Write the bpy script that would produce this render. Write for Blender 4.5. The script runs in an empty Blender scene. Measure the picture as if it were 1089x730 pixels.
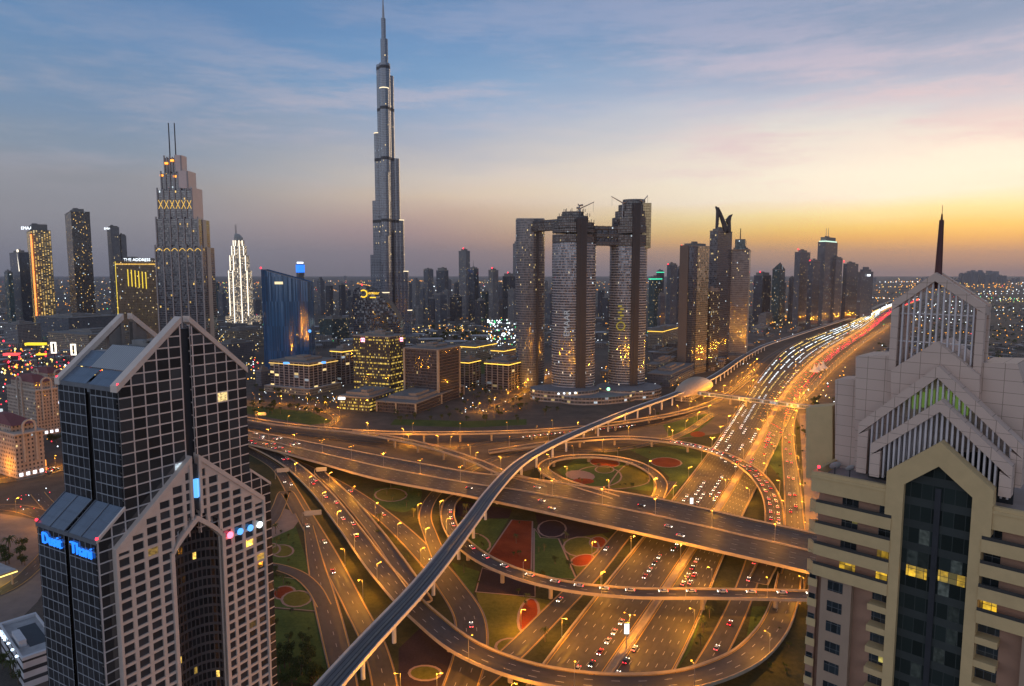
import bpy, math, random
from math import sin, cos, tan, atan, pi, hypot, atan2, radians, sqrt
random.seed(7)
SC = bpy.context.scene
COL = SC.collection

# ------------------------------------------------------------------ camera
CAM_H, F, PITCH = 168.0, 731.0, atan(76.0 / 731.0)
cam = bpy.data.cameras.new("camera")
cam.sensor_width = 36.0
cam.lens = F / 1089.0 * 36.0
cam.clip_start, cam.clip_end = 1.0, 200000.0
cam_o = bpy.data.objects.new("camera", cam)
COL.objects.link(cam_o)
cam_o.location = (0, 0, CAM_H)
cam_o.rotation_euler = (pi / 2 - PITCH, 0, 0)
SC.camera = cam_o

def srgb(h, k=1.0):
    h = h.lstrip('#')
    out = []
    for i in (0, 2, 4):
        c = int(h[i:i + 2], 16) / 255.0
        c = c / 12.92 if c <= 0.04045 else ((c + 0.055) / 1.055) ** 2.4
        out.append(c * k)
    return (*out, 1.0)

# ------------------------------------------------------------------ node helper
class NT:
    def __init__(s, tree):
        s.t = tree; s.n = tree.nodes; s.l = tree.links
    def new(s, typ, **kw):
        n = s.n.new(typ)
        for k, v in kw.items(): setattr(n, k, v)
        return n
    def put(s, sock, val):
        if hasattr(val, 'is_output'): s.l.new(val, sock)
        elif val is not None: sock.default_value = val
    def math(s, op, a, b=None, c=None, clamp=False):
        n = s.new('ShaderNodeMath', operation=op); n.use_clamp = clamp
        s.put(n.inputs[0], a)
        if b is not None: s.put(n.inputs[1], b)
        if c is not None: s.put(n.inputs[2], c)
        return n.outputs[0]
    def mix(s, f, a, b, blend='MIX'):
        n = s.new('ShaderNodeMix', data_type='RGBA', blend_type=blend)
        s.put(n.inputs[0], f); s.put(n.inputs[6], a); s.put(n.inputs[7], b)
        return n.outputs[2]
    def ramp(s, f, stops, interp='LINEAR'):
        n = s.new('ShaderNodeValToRGB'); cr = n.color_ramp; cr.interpolation = interp
        while len(cr.elements) < len(stops): cr.elements.new(0.5)
        for e, (p, c) in zip(cr.elements, stops):
            e.position = p; e.color = c
        s.put(n.inputs[0], f)
        return n.outputs[0]
    def noise(s, vec, scale, detail=2.0, rough=0.5, dim='3D'):
        n = s.new('ShaderNodeTexNoise', noise_dimensions=dim)
        if vec is not None: s.put(n.inputs['Vector'], vec)
        n.inputs['Scale'].default_value = scale
        n.inputs['Detail'].default_value = detail
        n.inputs['Roughness'].default_value = rough
        return n.outputs['Fac']
    def maprange(s, v, a, b, c=0.0, d=1.0, smooth=False):
        n = s.new('ShaderNodeMapRange', clamp=True)
        if smooth: n.interpolation_type = 'SMOOTHSTEP'
        s.put(n.inputs[0], v)
        for i, x in enumerate((a, b, c, d)): n.inputs[i + 1].default_value = x
        return n.outputs[0]

# ------------------------------------------------------------------ sky
SUN_AZ, SUN_EL = radians(36.0), radians(2.0)      # azimuth clockwise from +Y
W = bpy.data.worlds.new("World"); SC.world = W; W.use_nodes = True
w = NT(W.node_tree); w.n.clear()
tc = w.new('ShaderNodeTexCoord')
nrm = w.new('ShaderNodeVectorMath', operation='NORMALIZE'); w.l.new(tc.outputs['Generated'], nrm.inputs[0])
sx = w.new('ShaderNodeSeparateXYZ'); w.l.new(nrm.outputs[0], sx.inputs[0])
elev = w.math('MULTIPLY', w.math('ARCSINE', sx.outputs[2]), 180 / pi)
hl = w.math('SQRT', w.math('ADD', w.math('MULTIPLY', sx.outputs[0], sx.outputs[0]), w.math('MULTIPLY', sx.outputs[1], sx.outputs[1])))
ca = w.math('DIVIDE', w.math('ADD', w.math('MULTIPLY', sx.outputs[0], sin(SUN_AZ)), w.math('MULTIPLY', sx.outputs[1], cos(SUN_AZ))), w.math('MAXIMUM', hl, 1e-4))
azd = w.math('MULTIPLY', w.math('ARCCOSINE', w.math('MINIMUM', w.math('MAXIMUM', ca, -1.0), 1.0)), 180 / pi)
# thin cloud streaks stretch the bands a little
mp = w.new('ShaderNodeMapping'); mp.inputs['Scale'].default_value = (1.2, 1.2, 7.0); mp.inputs['Rotation'].default_value = (0.10, 0.16, 0.5)
w.l.new(nrm.outputs[0], mp.inputs[0])
wob = w.noise(mp.outputs[0], 2.2, 4.0, 0.55)
el2 = w.math('ADD', elev, w.math('MULTIPLY', w.math('SUBTRACT', wob, 0.5), w.maprange(elev, 1.0, 9.0, 0.0, 5.0)))
pos = w.math('DIVIDE', el2, 45.0, clamp=True)
def band(stops, k=1.0):
    return w.ramp(pos, [(e / 45.0, srgb(h, kk * k)) for e, h, kk in stops])
R_ = band([(0, '85787a', 1), (1.5, 'c99c70', 1), (2.4, 'f0b860', 1), (3.1, 'f8d070', 1), (4.3, 'fce9a8', 1), (5.6, 'fdf3dc', 1), (7, 'fbf3e0', 1), (8.6, 'f0e6da', 1), (10.3, 'e0ddd8', 1), (12, 'c5c9d4', 1), (13.6, 'a8b3ca', 1), (17, '8098b8', 1), (21, '7a94b8', 1), (45, '66799a', 0.75)])
C_ = band([(0, '7d737c', 1), (1.5, '8d7e85', 1), (3, 'ae9190', 1), (4.5, 'c8aa9c', 1), (6.2, 'dcc5ae', 1), (8, 'd5c9be', 1), (10, 'b4b6c2', 1), (12, '96abc8', 1), (14.5, '7fa3c8', 1), (18, '6b93c0', 1), (21, '6087b4', 1), (45, '66799a', 0.75)])
L_ = band([(0, '75757f', 1), (1.5, '84838c', 1), (4, '8f8f97', 1), (6.5, '8f929b', 1), (9, '8594a7', 1), (12, '7590b0', 1), (16, '648ab4', 1), (21, '587fae', 1), (30, '5d82ab', 1.0), (45, '66799a', 0.75)])
B_ = band([(0, '666a74', 1.8), (5, '858489', 4.3), (10, '858992', 5.2), (20, '737f94', 4.4), (30, '667a98', 2.0), (45, '66799a', 0.7)])  # unseen sky behind the camera, boosted as added fill for facades facing it
sky = w.mix(w.maprange(azd, 8, 48, smooth=True), R_, C_)
sky = w.mix(w.maprange(azd, 36, 68, smooth=True), sky, L_)
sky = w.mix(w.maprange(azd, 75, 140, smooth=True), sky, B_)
# cirrus
mp2 = w.new('ShaderNodeMapping'); mp2.inputs['Scale'].default_value = (1.0, 1.6, 6.5); mp2.inputs['Rotation'].default_value = (0.25, -0.22, 0.3); mp2.inputs['Location'].default_value = (3.1, 0.4, 1.2)
w.l.new(nrm.outputs[0], mp2.inputs[0])
c1 = w.noise(mp2.outputs[0], 3.2, 9.0, 0.66)
c2 = w.noise(mp2.outputs[0], 1.1, 2.0, 0.5)
cm = w.math('MULTIPLY', w.maprange(c1, 0.43, 0.66, smooth=True), w.maprange(c2, 0.34, 0.52, smooth=True))
cm = w.math('MULTIPLY', cm, w.maprange(elev, 4.0, 9.0))
cm = w.math('MULTIPLY', cm, w.maprange(elev, 19.0, 13.0, 0.35, 1.0))
ccol = w.mix(w.maprange(elev, 6.0, 17.0), srgb('f0d6cf'), srgb('bdb7cc'))
ccol = w.mix(w.maprange(azd, 30, 75), ccol, srgb('a9a7b4'))
sky = w.mix(w.math('MULTIPLY', cm, w.maprange(azd, 30, 62, 0.95, 0.4)), sky, ccol)
nis = w.new('ShaderNodeTexSky', sky_type='NISHITA')
nis.sun_disc = False; nis.sun_elevation = SUN_EL; nis.sun_rotation = SUN_AZ; nis.dust_density = 2.5; nis.altitude = 100
bg1 = w.new('ShaderNodeBackground'); w.l.new(sky, bg1.inputs[0]); bg1.inputs[1].default_value = 1.02
bg2 = w.new('ShaderNodeBackground'); w.l.new(nis.outputs[0], bg2.inputs[0]); bg2.inputs[1].default_value = 0.012
ad = w.new('ShaderNodeAddShader'); w.l.new(bg1.outputs[0], ad.inputs[0]); w.l.new(bg2.outputs[0], ad.inputs[1])
wo = w.new('ShaderNodeOutputWorld'); w.l.new(ad.outputs[0], wo.inputs[0])

sun = bpy.data.lights.new("sun", 'SUN'); sun.energy = 0.35; sun.angle = radians(18); sun.color = (1.0, 0.72, 0.45)
sun_o = bpy.data.objects.new("sun", sun); COL.objects.link(sun_o)
sun_o.rotation_euler = (pi / 2 - radians(7), 0, -SUN_AZ + pi)
from mathutils import Vector
sd = Vector((sin(SUN_AZ) * cos(radians(7)), cos(SUN_AZ) * cos(radians(7)), sin(radians(7))))
sun_o.rotation_euler = sd.to_track_quat('Z', 'Y').to_euler()

SC.view_settings.view_transform = 'Standard'; SC.view_settings.look = 'None'
SC.view_settings.exposure = 0.0; SC.view_settings.gamma = 1.0
SC.render.engine = 'CYCLES'
SC.cycles.max_bounces = 5; SC.cycles.diffuse_bounces = 2; SC.cycles.glossy_bounces = 3; SC.cycles.transmission_bounces = 2
SC.cycles.volume_bounces = 0
SC.cycles.sample_clamp_indirect = 3.0
SC.cycles.caustics_reflective = False; SC.cycles.caustics_refractive = False
SC.cycles.use_denoising = True
SC.cycles.use_light_tree = True

# ------------------------------------------------------------------ placing things where the photograph's rays meet the ground
def ray(u, v):
    xc = (u - 544.5) / F; yc = (365.0 - v) / F
    k = cos(PITCH) + yc * sin(PITCH)
    return xc / k, (yc * cos(PITCH) - sin(PITCH)) / k          # x per Y, rise per Y
def G(u, v, z=0.0):
    t, s = ray(u, v); Y = (z - CAM_H) / s
    return (t * Y, Y)
def ZY(v, Y):
    return CAM_H + Y * ray(544.5, v)[1]
def XY(u, v, Y):
    return ray(u, v)[0] * Y

# ------------------------------------------------------------------ mesh builder
class MB:
    def __init__(s): s.v = []; s.f = []; s.m = []; s.uv = []
    def face(s, pts, m=0, uv=None):
        i = len(s.v); s.v += [tuple(p) for p in pts]
        s.f.append(tuple(range(i, i + len(pts)))); s.m.append(m)
        s.uv.append(uv if uv else [(p[0], p[1]) for p in pts])
    def wall(s, p, q, z0, z1, m=0, u0=0.0):
        L = hypot(q[0] - p[0], q[1] - p[1])
        s.face([(p[0], p[1], z0), (q[0], q[1], z0), (q[0], q[1], z1), (p[0], p[1], z1)], m, [(u0, z0), (u0 + L, z0), (u0 + L, z1), (u0, z1)])
        return u0 + L
    def prism(s, poly, z0, z1, m=0, mt=None, top=True, bottom=False):
        a = sum(poly[i][0] * poly[(i + 1) % len(poly)][1] - poly[(i + 1) % len(poly)][0] * poly[i][1] for i in range(len(poly)))
        if a < 0: poly = poly[::-1]
        u = 0.0; n = len(poly)
        for i in range(n): u = s.wall(poly[i], poly[(i + 1) % n], z0, z1, m, u)
        mt = m if mt is None else mt
        if top: s.face([(x, y, z1) for x, y in poly], mt)
        if bottom: s.face([(x, y, z0) for x, y in poly[::-1]], mt)
    def loft(s, rings, m=0, cap=True):
        n = len(rings[0])
        for a, b in zip(rings[:-1], rings[1:]):
            u = 0.0
            for i in range(n):
                j = (i + 1) % n
                L = hypot(a[j][0] - a[i][0], a[j][1] - a[i][1])
                s.face([a[i], a[j], b[j], b[i]], m, [(u, a[i][2]), (u + L, a[i][2]), (u + L, b[i][2]), (u, b[i][2])]); u += L
        if cap:
            s.face(rings[-1], m); s.face(rings[0][::-1], m)
    def obox(s, o, ax, ay, x0, x1, y0, y1, z0, z1, m=0, bottom=True):
        P = lambda x, y: (o[0] + ax[0] * x + ay[0] * y, o[1] + ax[1] * x + ay[1] * y)
        s.prism([P(x0, y0), P(x1, y0), P(x1, y1), P(x0, y1)], z0, z1, m, bottom=bottom)
    def box(s, c, d, m=0):
        s.obox((c[0], c[1]), (1, 0), (0, 1), -d[0] / 2, d[0] / 2, -d[1] / 2, d[1] / 2, c[2] - d[2] / 2, c[2] + d[2] / 2, m)
    def bar(s, p, q, r, r2=None, n=6, m=0):
        p = Vector(p); q = Vector(q); d = (q - p)
        if d.length < 1e-6: return
        d.normalize()
        a = d.orthogonal().normalized(); b = d.cross(a); r2 = r if r2 is None else r2
        R1 = [tuple(p + (a * cos(2 * pi * i / n) + b * sin(2 * pi * i / n)) * r) for i in range(n)]
        R2 = [tuple(q + (a * cos(2 * pi * i / n) + b * sin(2 * pi * i / n)) * r2) for i in range(n)]
        s.loft([R1, R2], m)
    def ball(s, c, r, m=0, n=8, k=5, sz=1.0):
        rings = []
        for j in range(k + 1):
            ph = -pi / 2 + pi * j / k
            rr = max(r * cos(ph), r * 0.02)
            rings.append([(c[0] + rr * cos(2 * pi * i / n), c[1] + rr * sin(2 * pi * i / n), c[2] + r * sz * sin(ph)) for i in range(n)])
        s.loft(rings, m)
    def panel(s, o, e, b, poly, q0, q1, m=0, ms=None):
        """polygon of (along e, z) extruded from q0 to q1 along b"""
        ms = m if ms is None else ms
        A = [(o[0] + e[0] * x + b[0] * q0, o[1] + e[1] * x + b[1] * q0, z) for x, z in poly]
        B = [(o[0] + e[0] * x + b[0] * q1, o[1] + e[1] * x + b[1] * q1, z) for x, z in poly]
        s.face(A, m, [tuple(p) for p in poly]); s.face(B[::-1], m, [tuple(p) for p in poly][::-1])
        n = len(poly)
        for i in range(n):
            j = (i + 1) % n; L = hypot(poly[j][0] - poly[i][0], poly[j][1] - poly[i][1])
            s.face([A[j], A[i], B[i], B[j]], ms, [(L, 0), (0, 0), (0, q1 - q0), (L, q1 - q0)])
    def build(s, name, mats, parent=None, loc=None, smooth=False):
        me = bpy.data.meshes.new(name)
        o3 = loc if loc else (tuple(parent['base']) if parent is not None and 'base' in parent else (0, 0, 0))
        if parent is None and loc is None: o3 = (0, 0, 0)
        me.from_pydata([(x - o3[0], y - o3[1], z - o3[2]) for x, y, z in s.v], [], s.f)
        if not isinstance(mats, (list, tuple)): mats = [mats]
        for mm in mats: me.materials.append(mm)
        uvl = me.uv_layers.new(name='uv')
        flat = [c for fu in s.uv for p in fu for c in p]
        uvl.data.foreach_set('uv', flat)
        me.polygons.foreach_set('material_index', s.m)
        if smooth: me.polygons.foreach_set('use_smooth', [True] * len(s.f))
        me.update()
        o = bpy.data.objects.new(name, me); COL.objects.link(o)
        if parent is not None: o.parent = parent
        elif loc: o.location = loc
        return o

def tag(o, label=None, cat=None, group=None, kind=None):
    if label: o['label'] = label
    if cat: o['category'] = cat
    if group: o['group'] = group
    if kind: o['kind'] = kind
    return o
BASES = []
def thing(name, label, cat, loc=(0, 0, 0), group=None):
    o = bpy.data.objects.new(name, None); COL.objects.link(o)
    o.location = loc; o['base'] = [float(c) for c in loc]; BASES.append(o)
    return tag(o, label, cat, group)
def copy_tree(o, parent=None):
    c = o.copy(); COL.objects.link(c)
    if parent is not None: c.parent = parent
    for ch in list(o.children): copy_tree(ch, c)
    return c

# ------------------------------------------------------------------ materials
MATS = {}
def mat(name, col, rough=0.8, metal=0.0, var=0.25, scale=0.4, spec=0.4, emit=None, estr=0.0):
    if name in MATS: return MATS[name]
    m = bpy.data.materials.new(name); m.use_nodes = True; n = NT(m.node_tree)
    b = n.n['Principled BSDF']
    if len(col) == 3: col = (*col, 1)
    if var > 0:
        t = n.new('ShaderNodeTexCoord')
        f = n.noise(t.outputs['Object'], scale, 5.0, 0.6)
        f2 = n.noise(t.outputs['Object'], scale * 0.13, 3.0, 0.5)
        ff = n.math('ADD', n.math('MULTIPLY', f, 0.6), n.math('MULTIPLY', f2, 0.4))
        c = n.mix(n.maprange(ff, 0.3, 0.7), tuple(x * (1 - var) for x in col[:3]) + (1,), tuple(min(1, x * (1 + var)) for x in col[:3]) + (1,))
        n.l.new(c, b.inputs['Base Color'])
    else: b.inputs['Base Color'].default_value = col
    b.inputs['Roughness'].default_value = rough; b.inputs['Metallic'].default_value = metal
    b.inputs['Specular IOR Level'].default_value = spec
    if emit:
        b.inputs['Emission Color'].default_value = (*emit[:3], 1); b.inputs['Emission Strength'].default_value = estr
        m.cycles.emission_sampling = 'NONE'
    MATS[name] = m
    return m
def glow(name, col, s):
    return mat(name, (0.05, 0.05, 0.05), 0.5, var=0, emit=col, estr=s)

def facade(name, wall, glass=(0.02, 0.025, 0.035), bay=3.0, storey=3.4, mull=0.18, sill=0.3, lit=0.05, litcol=(1.0, 0.72, 0.3), lstr=1.2,
           rough=0.08, wrough=0.7, ior=1.9, seed=0.0, tilt=0.02, gvar=2.2, rowlit=0.0, litcol2=(0.75, 0.9, 1.0), gmetal=0.0):
    """a curtain wall or punched-window wall: UV is metres along the wall and height"""
    if name in MATS: return MATS[name]
    m = bpy.data.materials.new(name); m.use_nodes = True; n = NT(m.node_tree); b = n.n['Principled BSDF']
    uv = n.new('ShaderNodeUVMap'); uv.uv_map = 'uv'
    sp = n.new('ShaderNodeSeparateXYZ'); n.l.new(uv.outputs[0], sp.inputs[0])
    U = n.math('DIVIDE', sp.outputs[0], bay); V = n.math('DIVIDE', sp.outputs[1], storey)
    fu = n.math('FRACT', U); fv = n.math('FRACT', V)
    fr = n.math('MAXIMUM', n.math('LESS_THAN', fu, mull), n.math('LESS_THAN', fv, sill))
    cell = n.new('ShaderNodeCombineXYZ'); n.l.new(n.math('FLOOR', U), cell.inputs[0]); n.l.new(n.math('FLOOR', V), cell.inputs[1])
    oi = n.new('ShaderNodeObjectInfo')
    n.put(cell.inputs[2], n.math('ADD', n.math('MULTIPLY', oi.outputs['Random'], 57.0), seed))
    wn = n.new('ShaderNodeTexWhiteNoise'); n.l.new(cell.outputs[0], wn.inputs['Vector'])
    ws = n.new('ShaderNodeSeparateColor'); n.l.new(wn.outputs['Color'], ws.inputs[0])
    row = n.new('ShaderNodeTexWhiteNoise', noise_dimensions='1D'); n.put(row.inputs['W'], n.math('ADD', n.math('FLOOR', V), seed))
    thr = n.math('SUBTRACT', 1.0 - lit, n.math('MULTIPLY', n.math('GREATER_THAN', row.outputs[0], 0.55), rowlit))
    on = n.math('MULTIPLY', n.math('GREATER_THAN', ws.outputs[0], thr), n.math('SUBTRACT', 1.0, fr))
    blotch = n.maprange(n.noise(uv.outputs[0], 1.3, 2.0), 0.3, 0.7, 0.25, 1.3)
    est = n.math('MULTIPLY', n.math('MULTIPLY', on, n.math('MULTIPLY', n.math('POWER', ws.outputs[1], 1.5), lstr * 1.6)), blotch)
    n.put(b.inputs['Emission Strength'], est)
    n.l.new(n.mix(n.math('GREATER_THAN', ws.outputs[2], 0.8), (*litcol, 1), (*litcol2, 1)), b.inputs['Emission Color'])
    g2 = tuple(min(1, c * gvar + 0.004) for c in glass)
    gcol = n.mix(ws.outputs[2], (*glass, 1), (*g2, 1))
    dirt = n.noise(uv.outputs[0], 0.12, 4.0)
    wcol = n.mix(n.maprange(dirt, 0.35, 0.7), (*[c * 0.82 for c in wall], 1), (*[min(1, c * 1.1) for c in wall], 1))
    n.l.new(n.mix(fr, gcol, wcol), b.inputs['Base Color'])
    n.put(b.inputs['Roughness'], n.math('ADD', rough, n.math('MULTIPLY', fr, wrough - rough)))
    b.inputs['IOR'].default_value = ior
    n.put(b.inputs['Specular IOR Level'], n.math('SUBTRACT', 0.5, n.math('MULTIPLY', fr, 0.3)))
    if gmetal: n.put(b.inputs['Metallic'], n.math('MULTIPLY', n.math('SUBTRACT', 1.0, fr), gmetal))
    if tilt:
        ge = n.new('ShaderNodeNewGeometry')
        off = n.new('ShaderNodeVectorMath', operation='SUBTRACT'); n.l.new(wn.outputs['Color'], off.inputs[0]); off.inputs[1].default_value = (0.5, 0.5, 0.5)
        sc = n.new('ShaderNodeVectorMath', operation='SCALE'); n.l.new(off.outputs[0], sc.inputs[0]); n.put(sc.inputs['Scale'], n.math('MULTIPLY', n.math('SUBTRACT', 1.0, fr), tilt * 2))
        add = n.new('ShaderNodeVectorMath', operation='ADD'); n.l.new(ge.outputs['Normal'], add.inputs[0]); n.l.new(sc.outputs[0], add.inputs[1])
        no = n.new('ShaderNodeVectorMath', operation='NORMALIZE'); n.l.new(add.outputs[0], no.inputs[0])
        n.l.new(no.outputs[0], b.inputs['Normal'])
    m.cycles.emission_sampling = 'NONE'
    MATS[name] = m
    return m

ASPH = mat('asphalt', (0.05, 0.044, 0.042), 0.75, var=0.35, scale=0.25)
CONC = mat('concrete', (0.36, 0.285, 0.2), 0.85, var=0.22, scale=0.3)
CONCD = mat('concrete_dark', (0.2, 0.185, 0.17), 0.85, var=0.25, scale=0.3)
WHITE = mat('road_white_paint', (0.34, 0.33, 0.31), 0.7, var=0.3, scale=1.5)
YEL = mat('road_yellow_paint', (0.4, 0.24, 0.05), 0.7, var=0.3, scale=1.5)
STEEL = mat('galvanised_steel', (0.3, 0.3, 0.31), 0.45, 0.7, var=0.1)
DARK = mat('dark_metal', (0.04, 0.04, 0.045), 0.5, 0.3, var=0.2)
ROOF = mat('roof_gravel', (0.2, 0.19, 0.19), 0.9, var=0.3, scale=0.3)
ROOFL = mat('roof_pale', (0.4, 0.38, 0.37), 0.9, var=0.25, scale=0.3)
RED = glow('red_beacon_light', (1.0, 0.02, 0.04), 5.0)
SODIUM = glow('sodium_lamp_light', (1.0, 0.34, 0.02), 2.6)
# ------------------------------------------------------------------ ground
gm = bpy.data.materials.new('city_ground'); gm.use_nodes = True; n = NT(gm.node_tree); b = n.n['Principled BSDF']
t = n.new('ShaderNodeTexCoord')
f1 = n.noise(t.outputs['Object'], 0.004, 6.0, 0.6); f2 = n.noise(t.outputs['Object'], 0.05, 6.0, 0.65); f3 = n.noise(t.outputs['Object'], 1.2, 4.0, 0.6)
c = n.ramp(n.math('ADD', n.math('MULTIPLY', f1, 0.5), n.math('MULTIPLY', f2, 0.5)), [(0.38, (0.035, 0.032, 0.028, 1)), (0.5, (0.075, 0.063, 0.053, 1)), (0.64, (0.15, 0.12, 0.095, 1))])
c = n.mix(0.25, c, n.ramp(f3, [(0.3, (0.04, 0.035, 0.03, 1)), (0.7, (0.26, 0.22, 0.18, 1))]))
n.l.new(c, b.inputs['Base Color']); b.inputs['Roughness'].default_value = 0.9; b.inputs['Specular IOR Level'].default_value = 0.2
mb = MB(); R = 24000.0
mb.face([(-R, -3000, 0), (R, -3000, 0), (R, R, 0), (-R, R, 0)])
tag(mb.build('ground', gm), kind='structure')

def grassmat(name, a, c2, scale=0.5):
    m = bpy.data.materials.new(name); m.use_nodes = True; n = NT(m.node_tree); b = n.n['Principled BSDF']
    t = n.new('ShaderNodeTexCoord')
    f = n.math('ADD', n.math('MULTIPLY', n.noise(t.outputs['Object'], scale, 5.0, 0.7), 0.5), n.math('MULTIPLY', n.noise(t.outputs['Object'], 0.06, 4.0, 0.6), 0.5))
    n.l.new(n.ramp(f, [(0.36, (*a, 1)), (0.62, (*c2, 1))]), b.inputs['Base Color'])
    b.inputs['Roughness'].default_value = 0.95; b.inputs['Specular IOR Level'].default_value = 0.1
    bp = n.new('ShaderNodeBump'); bp.inputs['Strength'].default_value = 0.6; bp.inputs['Distance'].default_value = 0.3
    n.l.new(n.noise(t.outputs['Object'], 2.5, 4.0, 0.7), bp.inputs['Height']); n.l.new(bp.outputs[0], b.inputs['Normal'])
    return m
LAWN = grassmat('lawn_grass', (0.034, 0.064, 0.016), (0.08, 0.12, 0.03))
OLIVE = grassmat('olive_ground_cover', (0.075, 0.08, 0.014), (0.15, 0.135, 0.028))
REDF = grassmat('red_flowers', (0.12, 0.02, 0.008), (0.26, 0.05, 0.016), 1.2)
PURP = grassmat('dark_ground_cover', (0.02, 0.014, 0.02), (0.045, 0.03, 0.04), 1.0)
DIRT = mat('planting_soil', (0.13, 0.10, 0.075), 0.95, var=0.35, scale=0.2)
PATH = mat('pink_paving', (0.25, 0.17, 0.145), 0.85, var=0.2, scale=0.6)
PAVE = mat('pale_paving', (0.2, 0.155, 0.13), 0.85, var=0.25, scale=0.15)

def cr(P, step):
    """Catmull-Rom through tuples, resampled about every `step` metres"""
    out = []
    n = len(P)
    for i in range(n - 1):
        p0 = P[i - 1] if i > 0 else tuple(2 * a - b for a, b in zip(P[0], P[1]))
        p1, p2 = P[i], P[i + 1]
        p3 = P[i + 2] if i + 2 < n else tuple(2 * a - b for a, b in zip(P[-1], P[-2]))
        # centripetal-ish: chord-limited tangents
        d = hypot(p2[0] - p1[0], p2[1] - p1[1]); k = max(1, int(d / step))
        d0 = max(1e-3, hypot(p1[0] - p0[0], p1[1] - p0[1])); d2 = max(1e-3, hypot(p3[0] - p2[0], p3[1] - p2[1])); d = max(d, 1e-3)
        m1 = [((b - a) / d0 - (c - a) / (d0 + d) + (c - b) / d) * d for a, b, c in zip(p0, p1, p2)]
        m2 = [((b - a) / d - (c - a) / (d + d2) + (c - b) / d2) * d for a, b, c in zip(p1, p2, p3)]
        for j in range(k):
            t = j / k; t2 = t * t; t3 = t2 * t
            out.append(tuple((2 * t3 - 3 * t2 + 1) * a + (t3 - 2 * t2 + t) * ma + (-2 * t3 + 3 * t2) * b_ + (t3 - t2) * mb_ for a, ma, b_, mb_ in zip(p1, m1, p2, m2)))
    out.append(tuple(P[-1]))
    return out
def resample(P, N):
    S = [0.0]
    for a, b in zip(P[:-1], P[1:]): S.append(S[-1] + hypot(b[0] - a[0], b[1] - a[1]))
    out = []; j = 0
    for i in range(N):
        s = S[-1] * i / (N - 1)
        while j < len(P) - 2 and S[j + 1] < s: j += 1
        t = 0 if S[j + 1] == S[j] else (s - S[j]) / (S[j + 1] - S[j])
        out.append(tuple(a + (b - a) * t for a, b in zip(P[j], P[j + 1])))
    return out

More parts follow.
